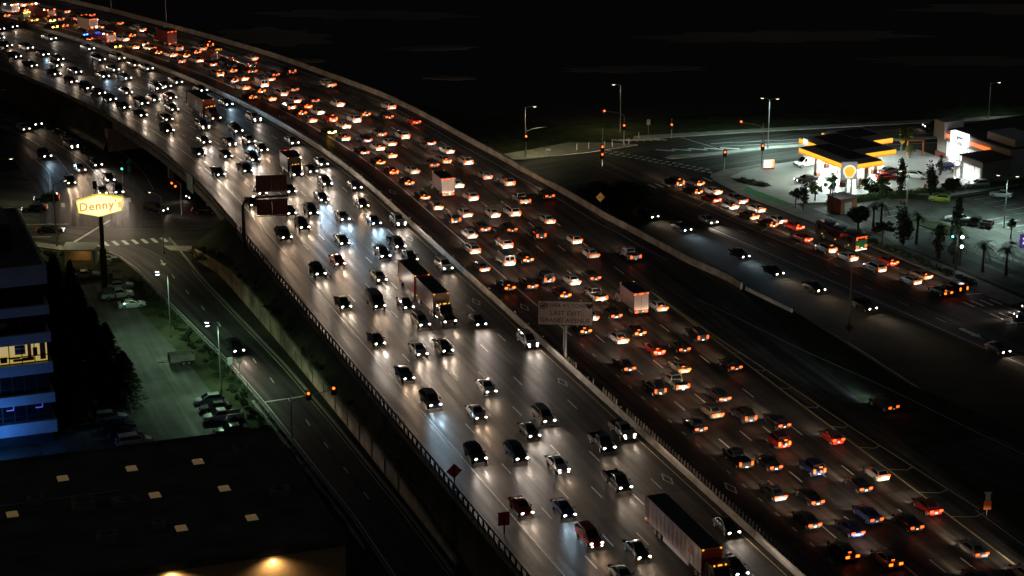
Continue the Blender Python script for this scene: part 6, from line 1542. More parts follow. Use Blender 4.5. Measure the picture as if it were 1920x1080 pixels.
# local frame: x to the right (+d), y away (+s)
mb = MB(); mb.box(-62, 0, -37, 0, -.1, 6.6); link('wall', mb.mesh('wall', 'stucco'), lb)
mb = MB(); mb.box(-62, 0, -37, 0, 6.61, 6.9); link('roof', mb.mesh('roof', 'roof_tar'), lb)
mb = MB()
for x0, x1, y0, y1 in ((-62.1, .1, -37.15, -36.85), (-62.1, .1, -.15, .15), (-.15, .15, -36.85, -.15)): mb.box(x0, x1, y0, y1, 6.3, 7.25)
link('parapet', mb.mesh('parapet', 'roof_tar'), lb)
glow('skylight_glow', (1, .6, .2), .075)
for s, d in ((67.9, -74.9), (68.2, -66.3), (67.6, -58.0), (58.9, -82.2), (58.9, -65.1), (58.1, -56.7), (48.2, -64.0), (48.4, -55.5)):
    x, y = d + 46.6, s - 76
    mb = MB(); mb.box(x - .72, x + .72, y - .82, y + .82, 6.9, 7.15); k_ = link('skylight', mb.mesh('skylight', 'galvanised'), lb)
    mb = MB(); mb.rings([[(x + sx * .68 * kk, y + sy * .78 * kk, zz) for sx, sy in ((-1, -1), (1, -1), (1, 1), (-1, 1))] for zz, kk in ((7.15, 1), (7.3, .85), (7.36, .5))]); link('dome', mb.mesh('dome', 'skylight_glow', 50), k_)
sb = MB(); sb.box(-61.8, -.3, -.04, .04, 6.9, 6.95); sbm = sb.mesh('roof_seam', 'concrete_dark')
for i in range(11): link('roof_seam', sbm, lb, (0, -3 - i * 3.2, .002))
mb = MB(); mb.tube([(-40, -33, 7.1), (-40, -14, 7.1), (-22, -14, 7.1)], .09, 7); link('roof_pipe', mb.mesh('roof_pipe', 'galvanised', 40), lb)
for s, d, sx, sy, h in ((58.7, -73.8, 1.3, 1.2, 1.1), (57.7, -68.9, 1.6, 1.0, .9), (50.2, -66.3, .7, .9, .8), (48.3, -72.7, 1.2, 1.0, 1.0), (62, -79, 1.0, .8, .8), (55, -50.5, 1.2, .9, .7), (70, -52, .8, .8, .6)):
    x, y = d + 46.6, s - 76; mb = MB(); mb.box(x - sx, x + sx, y - sy, y + sy, 6.9, 6.9 + h); u_ = link('roof_unit', mb.mesh('roof_unit', 'concrete_dark'), lb)
    mb = MB(); mb.tube([(x, y, 6.9 + h), (x, y, 7.05 + h)], min(sx, sy) * .7, 12); link('fan_ring', mb.mesh('fan_ring', 'dark_steel', 40), u_)
for dx, pw in ((-20.5, 900), (-8.7, 450)):
    mb = MB(); mb.box(dx - .16, dx + .16, -37.34, -37.16, 5.5, 5.75); wl_ = link('wall_lamp', mb.mesh('wall_lamp', 'wall_lamp'), lb)
    spot('wall_light', lb, (dx, -38.2, 5.9), (0, .5, -1), pw, (1, .7, .36), 150, .8, .1)
# carport by the diner sign
cp = thing('carport', 'small open carport with pale posts and warm inside below the junction', 'shed', (-74.9, 359.6, 0), .02)
for x in (-2.6, 2.2):
    mb = MB(); mb.box(x, x + .3, -.15, .15, -.05, 3.0); link('post', mb.mesh('post', 'sign_white'), cp)
mb = MB(); mb.box(-2.9, 2.8, -.5, 4.2, 3.0, 3.25); link('roof', mb.mesh('roof', 'sign_white'), cp)
mb = MB(); mb.box(-2.6, 2.5, 3.9, 4.1, -.05, 3.0); link('back_wall', mb.mesh('back_wall', 'stucco'), cp)
for x in (-2.75, 2.5):
    mb = MB(); mb.box(x, x + .15, .2, 3.9, -.05, 3.0); link('side_wall', mb.mesh('side_wall', 'concrete_dark'), cp)
mb = MB(); mb.box(-.2, .2, 2.0, 2.3, 2.8, 2.98); lm_ = link('ceiling_lamp', mb.mesh('ceiling_lamp', 'wall_lamp'), cp); spot('ceiling_light', cp, (0, 2.0, 2.7), (0, 0, -1), 60, (1, .7, .3), 160, .8, .1)
def dumpster(loc, rz, w, d, h, lab):
    o = thing('dumpster', lab, 'dumpster', loc, rz, 'bins behind the diner sign')
    mb = MB(); mb.rings([[(-w / 2 * k, -d / 2 * k, z), (w / 2 * k, -d / 2 * k, z), (w / 2 * k, d / 2 * k, z), (-w / 2 * k, d / 2 * k, z)] for z, k in ((.12, .88), (h, 1.0))]); link('bin', mb.mesh('bin', 'sign_face'), o)
    mb = MB(); mb.box(-w / 2 - .03, w / 2 + .03, -d / 2 - .03, d / 2 + .03, h + .01, h + .09); link('lid', mb.mesh('lid', 'trim_black'), o)
    for sx in (-1, 1):
        mb = MB(); mb.disc_x(sx * w * .38, 0, .1, .1, .08, 8); link('caster', mb.mesh('caster', 'black_rubber'), o)
dumpster((-68.6, 356.2, 0), .2, 1.9, 1.4, 1.5, 'upper of two cream bins behind the diner sign pole'); dumpster((-67.2, 353.2, 0), .15, 1.7, 1.3, 1.4, 'lower of two cream bins behind the diner sign pole')
# ================================================================== FUEL STATION
st = thing('fuel_canopy', 'dark stepped fuel station canopy with glowing yellow fascia and white columns', 'canopy', (0, 0, 0))
def qbox(name, u0, u1, v0, v1, z0, z1, mat, parent):
    return link(name, slab(name, [Q(u0, v0), Q(u1, v0), Q(u1, v1), Q(u0, v1)], z0, z1, mat), parent)
SECT = ((8.6, 24.6, 15.0, 23.6, 0.), (2.4, 18.8, 19.4, 31.2, .05), (1.0, 11.2, 26, 36.2, .1))
for i, (u0, u1, v0, v1, dz) in enumerate(SECT):
    zt = 5.47 + dz
    mb = MB()
    mb.rings([[Q(u, v, zt + zz) for u, v in ((u0 + k, v0 + k), (u1 - k, v0 + k), (u1 - k, v1 - k), (u0 + k, v1 - k))] for k, zz in ((0, 0), (.7, .36), (1.9, .56))])
    rs_ = link('roof_edge', mb.mesh('roof_edge', 'canopy_edge', 60), st)
    qbox('roof_deck', u0 + 1.95, u1 - 1.95, v0 + 1.95, v1 - 1.95, zt + .5, zt + .58, 'canopy_roof', rs_)
    qbox('soffit', u0 + .1, u1 - .1, v0 + .1, v1 - .1, 4.72 + dz, 4.8 + dz, 'sign_white', st)
    for (a0, a1, c0, c1) in ((u0 - .06, u0 + .02, v0, v1), (u1 - .02, u1 + .06, v0, v1), (u0 + .03, u1 - .03, v0 - .06, v0 + .02), (u0 + .03, u1 - .03, v1 - .02, v1 + .06)):
        qbox('fascia', a0, a1, c0, c1, 4.72 + dz, 5.46 + dz, 'fascia_yellow', st)
        qbox('fascia_trim', a0 - .012, a1 + .012, c0 - .012, c1 + .012, 4.50 + dz, 4.715 + dz, 'fascia_orange', st)
    for a in (.28, .72):
        for c_ in (.3, .7):
            u, v = u0 + (u1 - u0) * a, v0 + (v1 - v0) * c_
            qbox('downlight', u - .4, u + .4, v - .4, v + .4, 4.64 + dz, 4.70 + dz, 'under_light', st)
            spot('canopy_light', st, Q(u, v, 4.5 + dz), (0, 0, -1), 3800 if i else 4800, (.80, 1., .88), 176, .25, .4)
for u, v in ((12, 17.2), (20.6, 17.2), (12, 21.6), (21.6, 21.6), (7, 23), (15.5, 28.6), (7, 29), (4.6, 33.6), (9.6, 34)):
    cl = qbox('column', u - .45, u + .45, v - .45, v + .45, .08, 4.71, 'sign_white', st)
    qbox('column_foot', u - .5, u + .5, v - .5, v + .5, .08, 1.0, 'store_brick', cl)
for i, (u, v) in enumerate(((10.2, 19.4), (14.4, 19.4), (18.4, 19.4), (22.6, 19.4), (8.6, 25.8), (12.8, 25.8), (16.6, 26), (5.4, 31.2), (9.2, 31.2))):
    o = thing('fuel_pump', ['fuel pump, farthest of the four in the front row', 'fuel pump, second farthest in the front row', 'fuel pump, second nearest in the front row', 'fuel pump, nearest of the four in the front row', 'fuel pump, farthest in the middle row', 'fuel pump, central in the middle row', 'fuel pump, nearest in the middle row', 'fuel pump, farther of two in the back row', 'fuel pump, nearer of two in the back row'][i], 'fuel pump', Q(u, v, .1), RQ, 'fuel pumps')
    mb = MB(); mb.box(-.3, .3, -.5, .5, 0, 1.9); link('cabinet', mb.mesh('cabinet', 'sign_white'), o)
    mb = MB(); mb.box(-.36, -.305, -.42, .42, 1.1, 1.7); mb.box(.305, .36, -.42, .42, 1.1, 1.7); link('display', mb.mesh('display', 'dark_screen'), o)
    mb = MB(); mb.box(-.34, .34, -.54, .54, 1.91, 2.25); link('header', mb.mesh('header', 'emblem_yellow'), o)
    mb = MB(); mb.tube([(-.34, .3, 1.0), (-.6, .3, .5), (-.5, .1, 1.0)], .03, 6); link('hose', mb.mesh('hose', 'black_rubber'), o)
    mb = MB(); mb.box(-.8, .8, -1.1, 1.1, -.02, .12); link('kerb_base', mb.mesh('kerb_base', 'concrete'), o)
# emblem pylon
pyl = thing('emblem_sign', 'square grey pylon sign with yellow scallop emblem before the canopy', 'sign', Q(26.4, 14.2, .1), math.radians(4))
for x in (-.5, .5):
    mb = MB(); mb.box(x - .14, x + .14, -.14, .14, -.1, 3.2); link('leg', mb.mesh('leg', 'sign_white'), pyl)
mb = MB(); mb.box(-1.5, 1.5, -.3, .3, 3.2, 6.6); pc = link('cabinet', mb.mesh('cabinet', 'pylon_face'), pyl)
def scallop(k, y0, y1):
    pts = []
    for i in range(29):
        a = math.radians(-32 + (244) * i / 28); r = 1.22 + .07 * abs(math.sin(i * PI / 4))
        pts.append((r * k * math.cos(a), 4.85 + r * k * math.sin(a) * .95 + .08))
    pts += [(-.62 * k, 3.55 + (1 - k) * 1.1), (.62 * k, 3.55 + (1 - k) * 1.1)]
    mb = MB(); mb.rings([[(x, yy, z) for x, z in pts] for yy in (y0, y1)]); return mb
link('emblem_rim', scallop(1.0, -.34, -.31).mesh('emblem_rim', 'emblem_white'), pc); link('emblem', scallop(.82, -.37, -.345).mesh('emblem', 'emblem_yellow'), pc)
for i in range(7):
    a = math.radians(30 + 20 * i); mb = MB(); x1, z1 = .92 * math.cos(a), 4.9 + .9 * math.sin(a); x0, z0 = .25 * math.cos(a), 3.95
    mb.poly([(x0 - .015, -.375, z0), (x0 + .015, -.375, z0), (x1 + .02, -.375, z1), (x1 - .02, -.375, z1)]); link('emblem_rib', mb.mesh('emblem_rib', 'fascia_orange'), pc)
# small emblem on the back-left fascia
o = qbox('fascia_emblem', 4.0, 5.4, 19.2, 19.32, 4.75, 5.9, 'emblem_white', st); 
# price board
pb_ = thing('price_board', 'low glowing white and orange board at the station corner', 'sign', Q(2.8, 11.9, .1), math.radians(6))
mb = MB(); mb.box(-1.05, .45, -.15, .15, .35, 1.9); link('panel', mb.mesh('panel', 'board_white'), pb_)
mb = MB(); mb.box(.46, 1.05, -.15, .15, .35, 1.95); link('end_panel', mb.mesh('end_panel', 'board_orange'), pb_)
mb = MB(); mb.box(-1.15, 1.15, -.2, .2, -.05, .34); link('plinth', mb.mesh('plinth', 'store_brick'), pb_)
for i in range(3):
    mb = MB(); mb.box(-.8, .2, -.17, -.155, .6 + i * .42, .72 + i * .42); link('legend', mb.mesh('legend', 'fascia_orange'), pb_)
# convenience shop
sh = thing('convenience_shop', 'grey flat-roofed shop with white lit portal and orange stripe beside the station', 'shop', (0, 0, 0))
qbox('wall', 9.4, 32.0, 49.2, 74, -.05, 6.0, 'store_grey', sh)
qbox('roof', 9.8, 31.6, 49.8, 73.6, 6.01, 6.1, 'canopy_roof', sh)
qbox('tower_parapet', 8.8, 12.2, 48.6, 53.5, 4.0, 7.6, 'store_grey', sh)
qbox('tower_parapet', 22, 30.5, 51.5, 58, 6.02, 7.6, 'store_grey', sh)
qbox('stripe', 12.3, 14.9, 48.9, 49.18, 4.5, 5.2, 'fascia_orange', sh); qbox('stripe', 19.6, 26, 48.9, 49.18, 4.5, 5.2, 'fascia_orange', sh)
qbox('wing', 26.2, 32.6, 41.8, 49.1, -.05, 4.7, 'store_dark', sh); qbox('wing_roof', 25.9, 32.9, 41.4, 49.15, 4.71, 4.95, 'canopy_roof', sh)
qbox('wing_front', 26.1, 26.18, 42.4, 48.6, .3, 3.4, 'store_inside', sh)
qbox('wing_front', 27.0, 32.2, 41.70, 41.78, .2, 3.3, 'store_inside', sh)
for u in (27.0, 28.7, 30.4, 32.2): qbox('mullion', u - .06, u + .06, 41.6, 41.69, .2, 3.3, 'store_grey', sh)
pf = qbox('portal', 15.0, 15.6, 47.9, 49.1, .1, 6.6, 'store_white', sh); qbox('portal', 15.61, 19.5, 47.9, 49.1, 5.9, 6.6, 'store_white', sh); qbox('portal', 18.9, 19.5, 47.9, 49.1, 4.0, 5.89, 'store_white', sh)
qbox('sign_panel', 15.65, 18.85, 48.6, 49.1, 4.2, 5.85, 'store_dark', sh)
lo_ = text_mesh('Loop', 1.3, 'store_white', .03); link('lettering', lo_, sh, Q(17.3, 48.52, 5.05), rot=(PI / 2, 0, math.atan2(UU.y, UU.x)))
for i in range(6):
    u = 12.6 + i * 2.2
    if 15 < u < 15.5: u = 15.8
    w_ = qbox('shop_window', u, u + 1.9, 49.08, 49.16, .6, 3.6, 'store_inside', sh); qbox('frame', u - .05, u, 49.0, 49.07, .5, 3.7, 'store_grey', w_)
qbox('plinth', 9.2, 12.4, 48.9, 49.15, -.05, 1.1, 'store_brick', sh)
mb = MB(); mb.box(-.1, .1, -.1, .1, 0, .1)
spot('portal_light', sh, Q(17.2, 46.5, 5.6), (0, 0, -1), 1500, (.9, .96, 1), 150, .7, .4); spot('wing_light', sh, Q(29.5, 40.4, 3.4), (0, 0, -1), 800, (.9, .97, 1), 150, .7, .3); spot('side_light', sh, Q(22.5, 47.0, 4.2), (0, 0, -1), 1100, (.9, .97, 1), 150, .7, .3)
# white steel bollards and column outside the shop
o = thing('display_column', 'slim white lit column on the forecourt before the shop', 'column', Q(27.6, 39.6, .1), RQ)
mb = MB(); mb.box(-.45, .45, -.45, .45, 0, 3.2); link('shaft', mb.mesh('shaft', 'sign_white'), o)
mb = MB(); mb.rings([[(.5 * kk * math.cos(2 * PI * i / 12), .5 * kk * math.sin(2 * PI * i / 12), zz) for i in range(12)] for zz, kk in ((3.2, .8), (3.45, 1), (3.75, .75), (3.9, .3))]); link('lantern', mb.mesh('lantern', 'store_white', 50), o)
spot('lantern_light', o, (0, 0, 4.1), (0, 0, -1), 200, (.9, .96, 1), 170, .5, .3)
# brown enclosure, orange gate frame, purple pylon, cones
en = thing('enclosure', 'brown boxy utility enclosure behind the right pavement trees', 'shed', (0, 0, 0))
qbox('wall', 32.4, 36.6, 4.9, 8.6, -.05, 2.9, 'store_brick', en); qbox('roof', 32.2, 36.8, 4.7, 8.8, 2.91, 3.05, 'canopy_roof', en); qbox('door', 36.61, 36.66, 5.8, 7.4, .0, 2.2, 'store_dark', en)
ga = thing('gate_frame', 'orange-lit goal-shaped frame behind the canopy near a round tree', 'frame', (0, 0, 0))
for u, v in ((7.4, 43.2), (8.6, 46.2)): qbox('post', u - .14, u + .14, v - .14, v + .14, 0, 3.4, 'wood_orange', ga)
a_, c_ = Q(7.4, 43.2, 3.3), Q(8.6, 46.2, 3.3); mb = MB(); mb.tube([a_, c_], .14, 6); link('crossbar', mb.mesh('crossbar', 'wood_orange'), ga)
spot('frame_light', ga, Q(6.4, 44.6, 3.9), (0, 0, -1), 60, (1, .6, .3), 160, .6, .2)
pp = thing('purple_sign', 'purple lit box sign cut by the right edge above the palms', 'sign', Q(82.5, 10.3, 0), math.radians(4))
mb = MB(); mb.box(-.2, .2, -.15, .15, -.1, 5.2); link('post', mb.mesh('post', 'dark_steel'), pp)
mb = MB(); mb.box(-1.6, 1.6, -.25, .25, 5.2, 7.6); pb2 = link('cabinet', mb.mesh('cabinet', 'purple_panel'), pp); link('lettering', text_mesh('XI', 1.5, 'store_white', .02), pb2, (-.5, -.28, 6.4), rot=(PI / 2, 0, 0))
for i, (u, v) in enumerate(((36.0, 20.4), (29.0, 30.6))):
    o = thing('traffic_cone', ('orange cone on the lot left of the yellow-green hatchback', 'orange cone near the forecourt hedge')[i], 'traffic cone', Q(u, v, 0 if i == 0 else .12))
    mb = MB(); mb.tube([(0, 0, .04), (0, 0, .95)], [.24, .05], 10); link('cone', mb.mesh('cone', 'sign_orange', 40), o); mb = MB(); mb.box(-.3, .3, -.3, .3, -.01, .04); link('base', mb.mesh('base', 'trim_black'), o)
# ================================================================== PLANTS
def leaf_cloud(n, shape, size, seed, clumps=14):
    rng = random.Random(seed); mb = MB(); cs_ = []
    for i in range(clumps):
        while True:
            a, b_, c_ = (rng.uniform(-1, 1) for _ in range(3))
            if a * a + b_ * b_ + c_ * c_ < 1: break
        cs_.append((shape(a, b_, c_), rng.uniform(.22, .42)))
    for i in range(n):
        (cx, cy_, cz), r = rng.choice(cs_)
        d = Vector((rng.gauss(0, 1), rng.gauss(0, 1), rng.gauss(0, 1))).normalized() * r * (rng.random() ** .4)
        p_ = Vector((cx, cy_, cz)) + Vector((d.x, d.y, d.z * .8))
        t = Vector((rng.gauss(0, 1), rng.gauss(0, 1), rng.gauss(0, .6))).normalized(); w = t.cross(Vector((rng.gauss(0, 1), rng.gauss(0, 1), rng.gauss(0, 1)))).normalized()
        sz = size * rng.uniform(.6, 1.3)
        mb.poly([p_ - t * sz, p_ + w * sz * .45, p_ + t * sz, p_ - w * sz * .45])
    return mb
def trunk_mesh(h, r, limbs, seed, spread=.5):
    rng = random.Random(seed); mb = MB(); mb.tube([(0, 0, -.1), (.03, .02, h * .5), (0, .03, h)], [r, r * .8, r * .5], 8)
    for i in range(limbs):
        a = 2 * PI * i / limbs + rng.uniform(-.4, .4); z = h * rng.uniform(.6, .98)
        mb.tube([(0, 0, z), (math.cos(a) * spread * .5, math.sin(a) * spread * .5, z + .35), (math.cos(a) * spread, math.sin(a) * spread, z + rng.uniform(.5, .9))], [r * .4, r * .28, r * .12], 5)
    return mb.mesh('trunk', 'bark', 40)
CROWN = {}
for k in range(3):
    CROWN['round%d' % k] = leaf_cloud(1500, lambda a, b_, c_: (a * .75, b_ * .75, c_ * .7), .1, 10 + k, 18).mesh('crown', 'leaf_dark', recalc=False)
    CROWN['tall%d' % k] = leaf_cloud(1700, lambda a, b_, c_: (a * .5 * (1 - .45 * (c_ + 1) / 2), b_ * .5 * (1 - .45 * (c_ + 1) / 2), c_ * 1.25), .085, 20 + k, 26).mesh('crown', 'leaf_dark', recalc=False)
    CROWN['bush%d' % k] = leaf_cloud(700, lambda a, b_, c_: (a * .8, b_ * .8, abs(c_) * .55 + .1), .1, 30 + k, 10).mesh('foliage', 'verge' if k == 2 else 'leaf_dark', recalc=False)
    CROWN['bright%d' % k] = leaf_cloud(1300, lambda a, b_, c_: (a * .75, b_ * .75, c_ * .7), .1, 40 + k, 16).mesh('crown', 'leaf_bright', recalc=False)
TRUNK = [trunk_mesh(2.4, .13, 5, 3 + i) for i in range(3)]
def tree(kind, loc, r, h, th, label, grp=None, i=0, cat='tree'):
    """r crown radius, h crown height, th clear trunk height"""
    o = thing('tree', label, cat, loc, random.uniform(0, 6), grp)
    t_ = link('trunk', TRUNK[i % 3], o); t_.scale = (1, 1, max(.4, (th + h * .3) / 2.4))
    c_ = link('crown', CROWN[kind + str(i % 3)], o, (0, 0, th + h / 2)); c_.scale = (r * 1.2, r * 1.2, h * .56)
    return o
def bush(loc, r, h, label, grp, i=0):
    o = thing('shrub', label, 'shrub', loc, random.uniform(0, 6), grp)
    c_ = link('foliage', CROWN['bush' + str(i % 3)], o); c_.scale = (r, r, h)
    mb = MB(); mb.tube([(0, 0, -.1), (.05, 0, h * .6)], [.06, .03], 5); link('stem', mb.mesh('stem', 'bark') if 'stem' not in bpy.data.meshes else bpy.data.meshes['stem'], o)
    return o
tree('round', Q(28.8, .2, .1), 1.3, 2.6, 1.6, 'left of two small dark trees on the station pavement', 'pavement trees', 0)
tree('tall', Q(30.9, .5, .1), 1.5, 3.8, 1.5, 'right of two small dark trees on the station pavement', 'pavement trees', 1)
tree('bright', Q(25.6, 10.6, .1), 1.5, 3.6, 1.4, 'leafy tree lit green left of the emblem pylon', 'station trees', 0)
tree('round', Q(29.0, 17.2, .1), 1.5, 2.9, .9, 'leafy tree right of the emblem pylon', 'station trees', 1)
tree('tall', Q(30.6, 23.8, .1), 1.5, 5.4, 1.2, 'narrow tree before the red hatchback', 'station trees', 2)
tree('tall', Q(33.6, 28.6, .1), 1.7, 5.6, .8, 'conical dark tree between station and yellow-green hatchback', 'station trees', 0)
tree('tall', Q(22.8, 39.4, .1), .8, 3.4, .6, 'slim dark cypress beside the shop portal', 'station trees', 1)
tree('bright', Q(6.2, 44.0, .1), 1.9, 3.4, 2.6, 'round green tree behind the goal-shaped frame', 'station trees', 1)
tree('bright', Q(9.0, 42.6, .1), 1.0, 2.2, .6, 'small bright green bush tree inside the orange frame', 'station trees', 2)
tree('round', Q(49.0, -.4, .1), 1.9, 3.6, 2.0, 'dark round tree on the pavement behind the bus', 'pavement trees', 1)
tree('round', Q(55.6, .2, .1), 1.9, 3.2, 1.4, 'low dark tree on the pavement between two palms', 'pavement trees', 2)
tree('tall', Q(57.6, 3.4, .0), 2.2, 6.4, 1.0, 'tall dark leafy tree on the pavement right of the bus', 'pavement trees', 0)
tree('tall', Q(71.0, 4.0, .0), 1.8, 9.0, 2.0, 'tallest dark tree among the palms on the right pavement', 'pavement trees', 2)
tree('round', Q(63.5, 23.0, 0), .9, 2.0, 1.8, 'thin sapling in the shop lot right of the black pickup', 'pavement trees', 1)
tree('round', Q(60.0, 33.0, 0), .9, 1.8, 2.2, 'thin sapling in the shop lot near the lamp post', 'pavement trees', 2)
tree('round', Q(36.5, 30.6, 0), 1.6, 3.4, 1.0, 'dark tree before the yellow-green hatchback', 'station trees', 0)
tree('bright', Q(30.2, 19.4, .1), 1.6, 3.2, 1.0, 'low leafy tree between the two trees right of the emblem pylon', 'station trees', 1)
tree('round', Q(34.6, 33.4, .1), 1.5, 3.0, .6, 'low dark tree by the hedge left of the shop wing', 'station trees', 2)
tree('bright', Q(26.4, 6.4, .1), 1.5, 3.0, 1.0, 'leafy tree behind the brown enclosure', 'station trees', 0)
tree('round', Q(45.4, 2.6, .0), 1.7, 3.2, 1.2, 'dark tree on the pavement left of the leftmost palm', 'pavement trees', 2)
tree('tall', Q(66.0, 4.6, .0), 1.5, 4.6, 1.0, 'dark leafy tree between the third and fourth palms', 'pavement trees', 1)
# palms
def palm_crown(seed, R_=2.0):
    rng = random.Random(seed); mb = MB()
    for i in range(26):
        a = 2 * PI * i / 26 + rng.uniform(-.15, .15); up = rng.uniform(-.35, 1.05); L = R_ * rng.uniform(.75, 1.1)
        pts = []
        for k in range(7):
            t = k / 6; pts.append(Vector((math.cos(a) * L * t, math.sin(a) * L * t, L * (up * t - (.75 + .2 * up) * t * t))))
        side = Vector((-math.sin(a), math.cos(a), 0))
        for k in range(1, 7):
            w = .34 * math.sin(PI * (k / 6.6)) + .1
            dd = (pts[k] - pts[k - 1])
            for sg in (-1, 1):
                for q in (0., .5):
                    b0 = pts[k - 1] + dd * q
                    mb.poly([b0, b0 + dd * .28, b0 + dd * .75 + side * sg * w - Vector((0, 0, .1))])
    return mb.mesh('crown', 'leaf_palm', recalc=False)
PALM = [palm_crown(i) for i in range(3)]
def palm(loc, h, R_, label, i):
    o = thing('palm_tree', label, 'palm tree', loc, random.uniform(0, 6), 'palms along the right pavement')
    mb = MB(); mb.tube([(0, 0, -.1), (.05, 0, h * .3), (.1, .05, h * .7), (.1, .05, h)], [.3, .22, .19, .22], 9); link('trunk', mb.mesh('trunk', 'bark', 40), o)
    c_ = link('crown', PALM[i % 3], o, (.1, .05, h)); c_.scale = (R_ / 2,) * 3
    mb = MB(); mb.rings([[(.1 + .42 * kk * math.cos(2 * PI * j / 9), .05 + .42 * kk * math.sin(2 * PI * j / 9), h + zz) for j in range(9)] for zz, kk in ((-.9, .5), (-.4, 1.0), (.1, .7))]); link('dead_frond_skirt', mb.mesh('dead_frond_skirt', 'bark', 50), o)
for i, (x, y, h, r, lab) in enumerate(((66.5, 384.3, 4.0, 1.9, 'leftmost shorter palm on the right pavement'), (67.9, 384.3, 4.6, 2.2, 'second palm from the left on the right pavement, close beside the first'), (72.5, 373.5, 5.2, 2.2, 'third palm from the left on the right pavement'), (74.7, 364.4, 5.4, 2.4, 'fourth palm from the left on the right pavement'), (80.9, 356.7, 4.8, 2.6, 'palm lit green right of the globe lamps'), (84.6, 355.2, 4.6, 2.5, 'rightmost palm below the purple sign'), (77.8, 360.7, 3.6, 2.0, 'short palm half hidden behind the tallest dark tree'))):
    palm((x, y, 0), h, r, lab, i)
def mass(name, spots, mats='leaf_dark', seed=5, n=420):
    rng = random.Random(seed); mb = MB()
    for (loc, r, h) in spots:
        loc = Vector(loc)
        for i in range(n):
            d = Vector((rng.gauss(0, 1), rng.gauss(0, 1), abs(rng.gauss(0, 1)))).normalized() * (rng.random() ** .4) * (.75 + .35 * rng.random())
            p_ = loc + Vector((d.x * r, d.y * r, d.z * h)); t = Vector((rng.gauss(0, 1), rng.gauss(0, 1), rng.gauss(0, .7))).normalized() * .13 * rng.uniform(.6, 1.4); w = t.cross(Vector((rng.gauss(0, 1), rng.gauss(0, 1), rng.gauss(0, 1)))).normalized() * .06
            mb.poly([p_ - t, p_ + w, p_ + t, p_ - w])
    return link(name, mb.mesh(name, mats, recalc=False))
R1 = random.Random(11)
tag(mass('hedge', [(Q(42 + i * 2.0, -.7 + R1.uniform(-.3, .3), .1), R1.uniform(.8, 1.2), R1.uniform(.7, 1.2)) for i in range(21)]), 'low dark hedge along the right pavement edge beside the queue', 'hedge')
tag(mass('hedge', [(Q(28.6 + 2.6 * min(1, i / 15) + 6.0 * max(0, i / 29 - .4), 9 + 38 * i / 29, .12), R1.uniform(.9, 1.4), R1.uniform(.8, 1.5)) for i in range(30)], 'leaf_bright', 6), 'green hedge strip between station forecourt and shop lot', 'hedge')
stuff(mass('island_planting', [(Q(u, v, .15), .8, .6) for u, v in ((7.5, 2.6), (9.6, 3.4), (11.8, 3.9), (12.9, 4.3), (8.6, 2.0))], 'leaf_dark', 13, 300))
for i, (x, y) in enumerate(((14.6, 397.5), (16.3, 400.6), (18.1, 395.0), (19.6, 399.0), (21.0, 391.4), (22, 403), (23.0, 394.2), (24.6, 398))):
    tree('round', (x, y, 0), random.uniform(2.0, 2.8), random.uniform(3.0, 4.2), .6, NUM[i + 1] + ' of eight dark bushy trees, counted from the left, beside the freeway wall', 'dark clump beside the freeway wall', i)
stuff(mass('slope_scrub', [(P(64 + i * 1.4, lerp_tab(WD, 64 + i * 1.4) + R1.uniform(.3, 2.2 if i < 60 else 4.5), lerp_tab(WT, 64 + i * 1.4) - .3 + R1.uniform(0, 1.2)), R1.uniform(.6, 1.3), R1.uniform(.3, 1.0)) for i in range(80)], 'leaf_dark', 7, 260))
stuff(mass('fence_weeds', [(P(62 + i * 1.1, lerp_tab(RL_, 62 + i * 1.1) - R1.uniform(.7, 3.2), 0), R1.uniform(.4, 1.0), R1.uniform(.3, 1.0)) for i in range(96)], 'leaf_dark', 8, 200))
stuff(mass('corner_scrub', [((-86 + i * .8 + R1.uniform(-.4, .4), 369.6 - i * .27 + R1.uniform(-1.2, .4), 0), R1.uniform(.5, 1.0), R1.uniform(.3, .8)) for i in range(22)], 'leaf_bright', 9, 240))
stuff(mass('verge_scrub', [(P(264.5 + i * 2.6, -33.5 - R1.uniform(.5, 3), 0), R1.uniform(.8, 1.7), R1.uniform(.6, 1.8)) for i in range(30)], 'leaf_dark', 10, 240))
stuff(mass('bridge_scrub', [(P(170 + R1.uniform(0, 8), -33.5 - R1.uniform(0, 3.5), 1.2), R1.uniform(.6, 1.2), R1.uniform(.4, 1.2)) for i in range(16)], 'leaf_dark', 12, 240))
# fence beside the ramp road
fe = thing('fence', 'thin chain-link fence with posts between left lot and ramp road', 'fence')
mb = MB(); mb.tube([(0, 0, -.1), (0, 0, 1.5)], .035, 6); fpm = mb.mesh('post', 'galvanised')
for i in range(38): s = 62 + i * 2.9; link('post', fpm, fe, P(s, lerp_tab(RL_, s) - .75, 0))
for z in (.75, 1.45):
    mb = MB(); mb.tube([P(s, lerp_tab(RL_, s) - .75, z) for s in frange(62, 169, 4)], .025, 5); link('rail', mb.mesh('rail', 'galvanised'), fe)
mb = MB(); ss = frange(50, 104, 3); mb.rings([[P(s, lerp_tab(RL_, s) - 1.5 + .15 * math.sin(s * 1.3), 0), P(s, lerp_tab(RL_, s) - 1.5 + .15 * math.sin(s * 1.3), .5 + .12 * math.sin(s * 2.1)), P(s, lerp_tab(RL_, s) - 1.1, .5 + .12 * math.sin(s * 2.1)), P(s, lerp_tab(RL_, s) - 1.1, 0)] for s in ss])
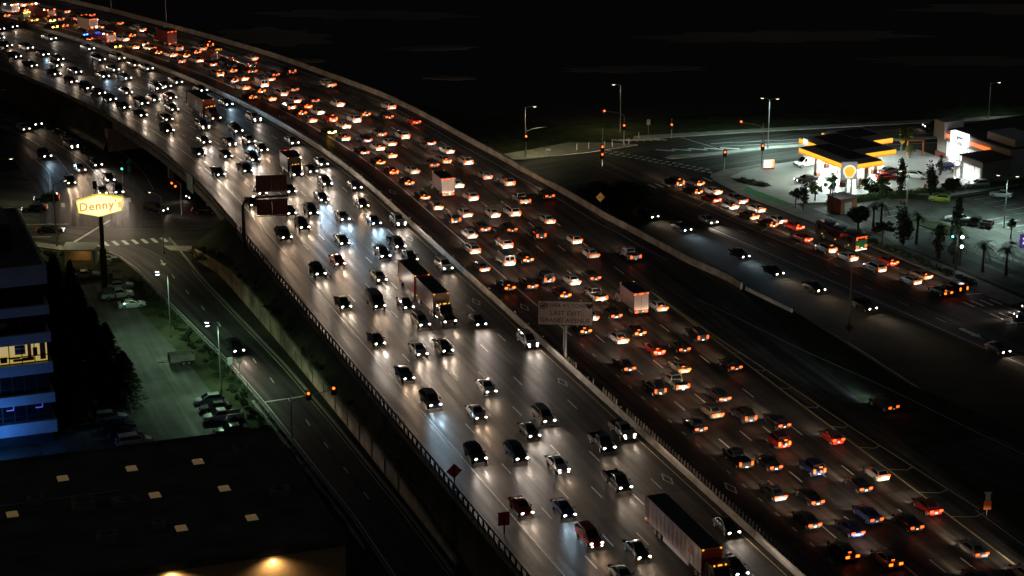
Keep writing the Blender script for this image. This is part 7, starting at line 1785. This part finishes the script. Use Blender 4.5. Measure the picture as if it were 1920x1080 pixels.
tag(link('low_wall', mb.mesh('low_wall', 'concrete')), 'pale broken low wall along the lower ramp road', 'wall')
# tall dark conifers beside the office block
def conifer(seed):
    rng = random.Random(seed); mb = MB()
    for i in range(2600):
        t = rng.random() ** .8; a = rng.uniform(0, 2 * PI); r = (1 - t) ** .7 * (.55 + .45 * abs(math.sin(3 * a + 9 * t + seed))) * (rng.random() ** .35)
        p_ = Vector((r * math.cos(a), r * math.sin(a), t)); tt = Vector((math.cos(a), math.sin(a), -.3)); w = tt.cross(Vector((0, 0, 1))).normalized()
        s_ = .09 * rng.uniform(.6, 1.4); tt = tt * s_; tt.z *= .25
        mb.poly([p_ - tt, p_ + w * s_ * .6, p_ + tt, p_ - w * s_ * .6])
    return mb.mesh('crown', 'conifer', recalc=False)
CON = [conifer(i) for i in range(3)]
for i, (s, d, h, r) in enumerate(sorted(((125.4, -67.0, 18.5, 3.2), (127.0, -64.6, 17, 2.8), (120, -64.6, 15.5, 3.2), (114.6, -63.6, 13.5, 3.0), (110, -63.0, 10, 2.6), (108.6, -60.4, 8.4, 2.6), (112, -68.7, 16, 3.2), (105.1, -68.4, 13, 3.0), (132, -66.5, 16.5, 3.0), (138, -67, 14, 2.8), (118, -70, 17, 3.0), (116, -61.6, 10.5, 2.8)))):
    o = thing('conifer_tree', 'tall black conifer, ' + NUM[i + 1] + ' from the near end of the row beside the office block', 'tree', P(s, d, 0), random.uniform(0, 6), 'black conifers beside the office block')
    mb = MB(); mb.tube([(0, 0, -.1), (0, 0, h * .9)], [.25, .05], 7); link('trunk', mb.mesh('trunk', 'bark', 40), o)
    c_ = link('crown', CON[i % 3], o, (0, 0, .4)); c_.scale = (r * 1.35, r * 1.35, h - .4)
for i, (s, d, h) in enumerate(((268, -56, 7), (276, -55.5, 8), (280, -51.5, 6), (284, -55, 9), (290, -54, 10), (296, -53, 9), (300, -50, 8), (306, -48, 8))):
    tree('round', P(s, d, 0), random.uniform(2.6, 3.4), h * .7, h * .25, 'dark tree, ' + NUM[i + 1] + ' from the near end of the grove at the left edge', 'grove at the left edge', i)
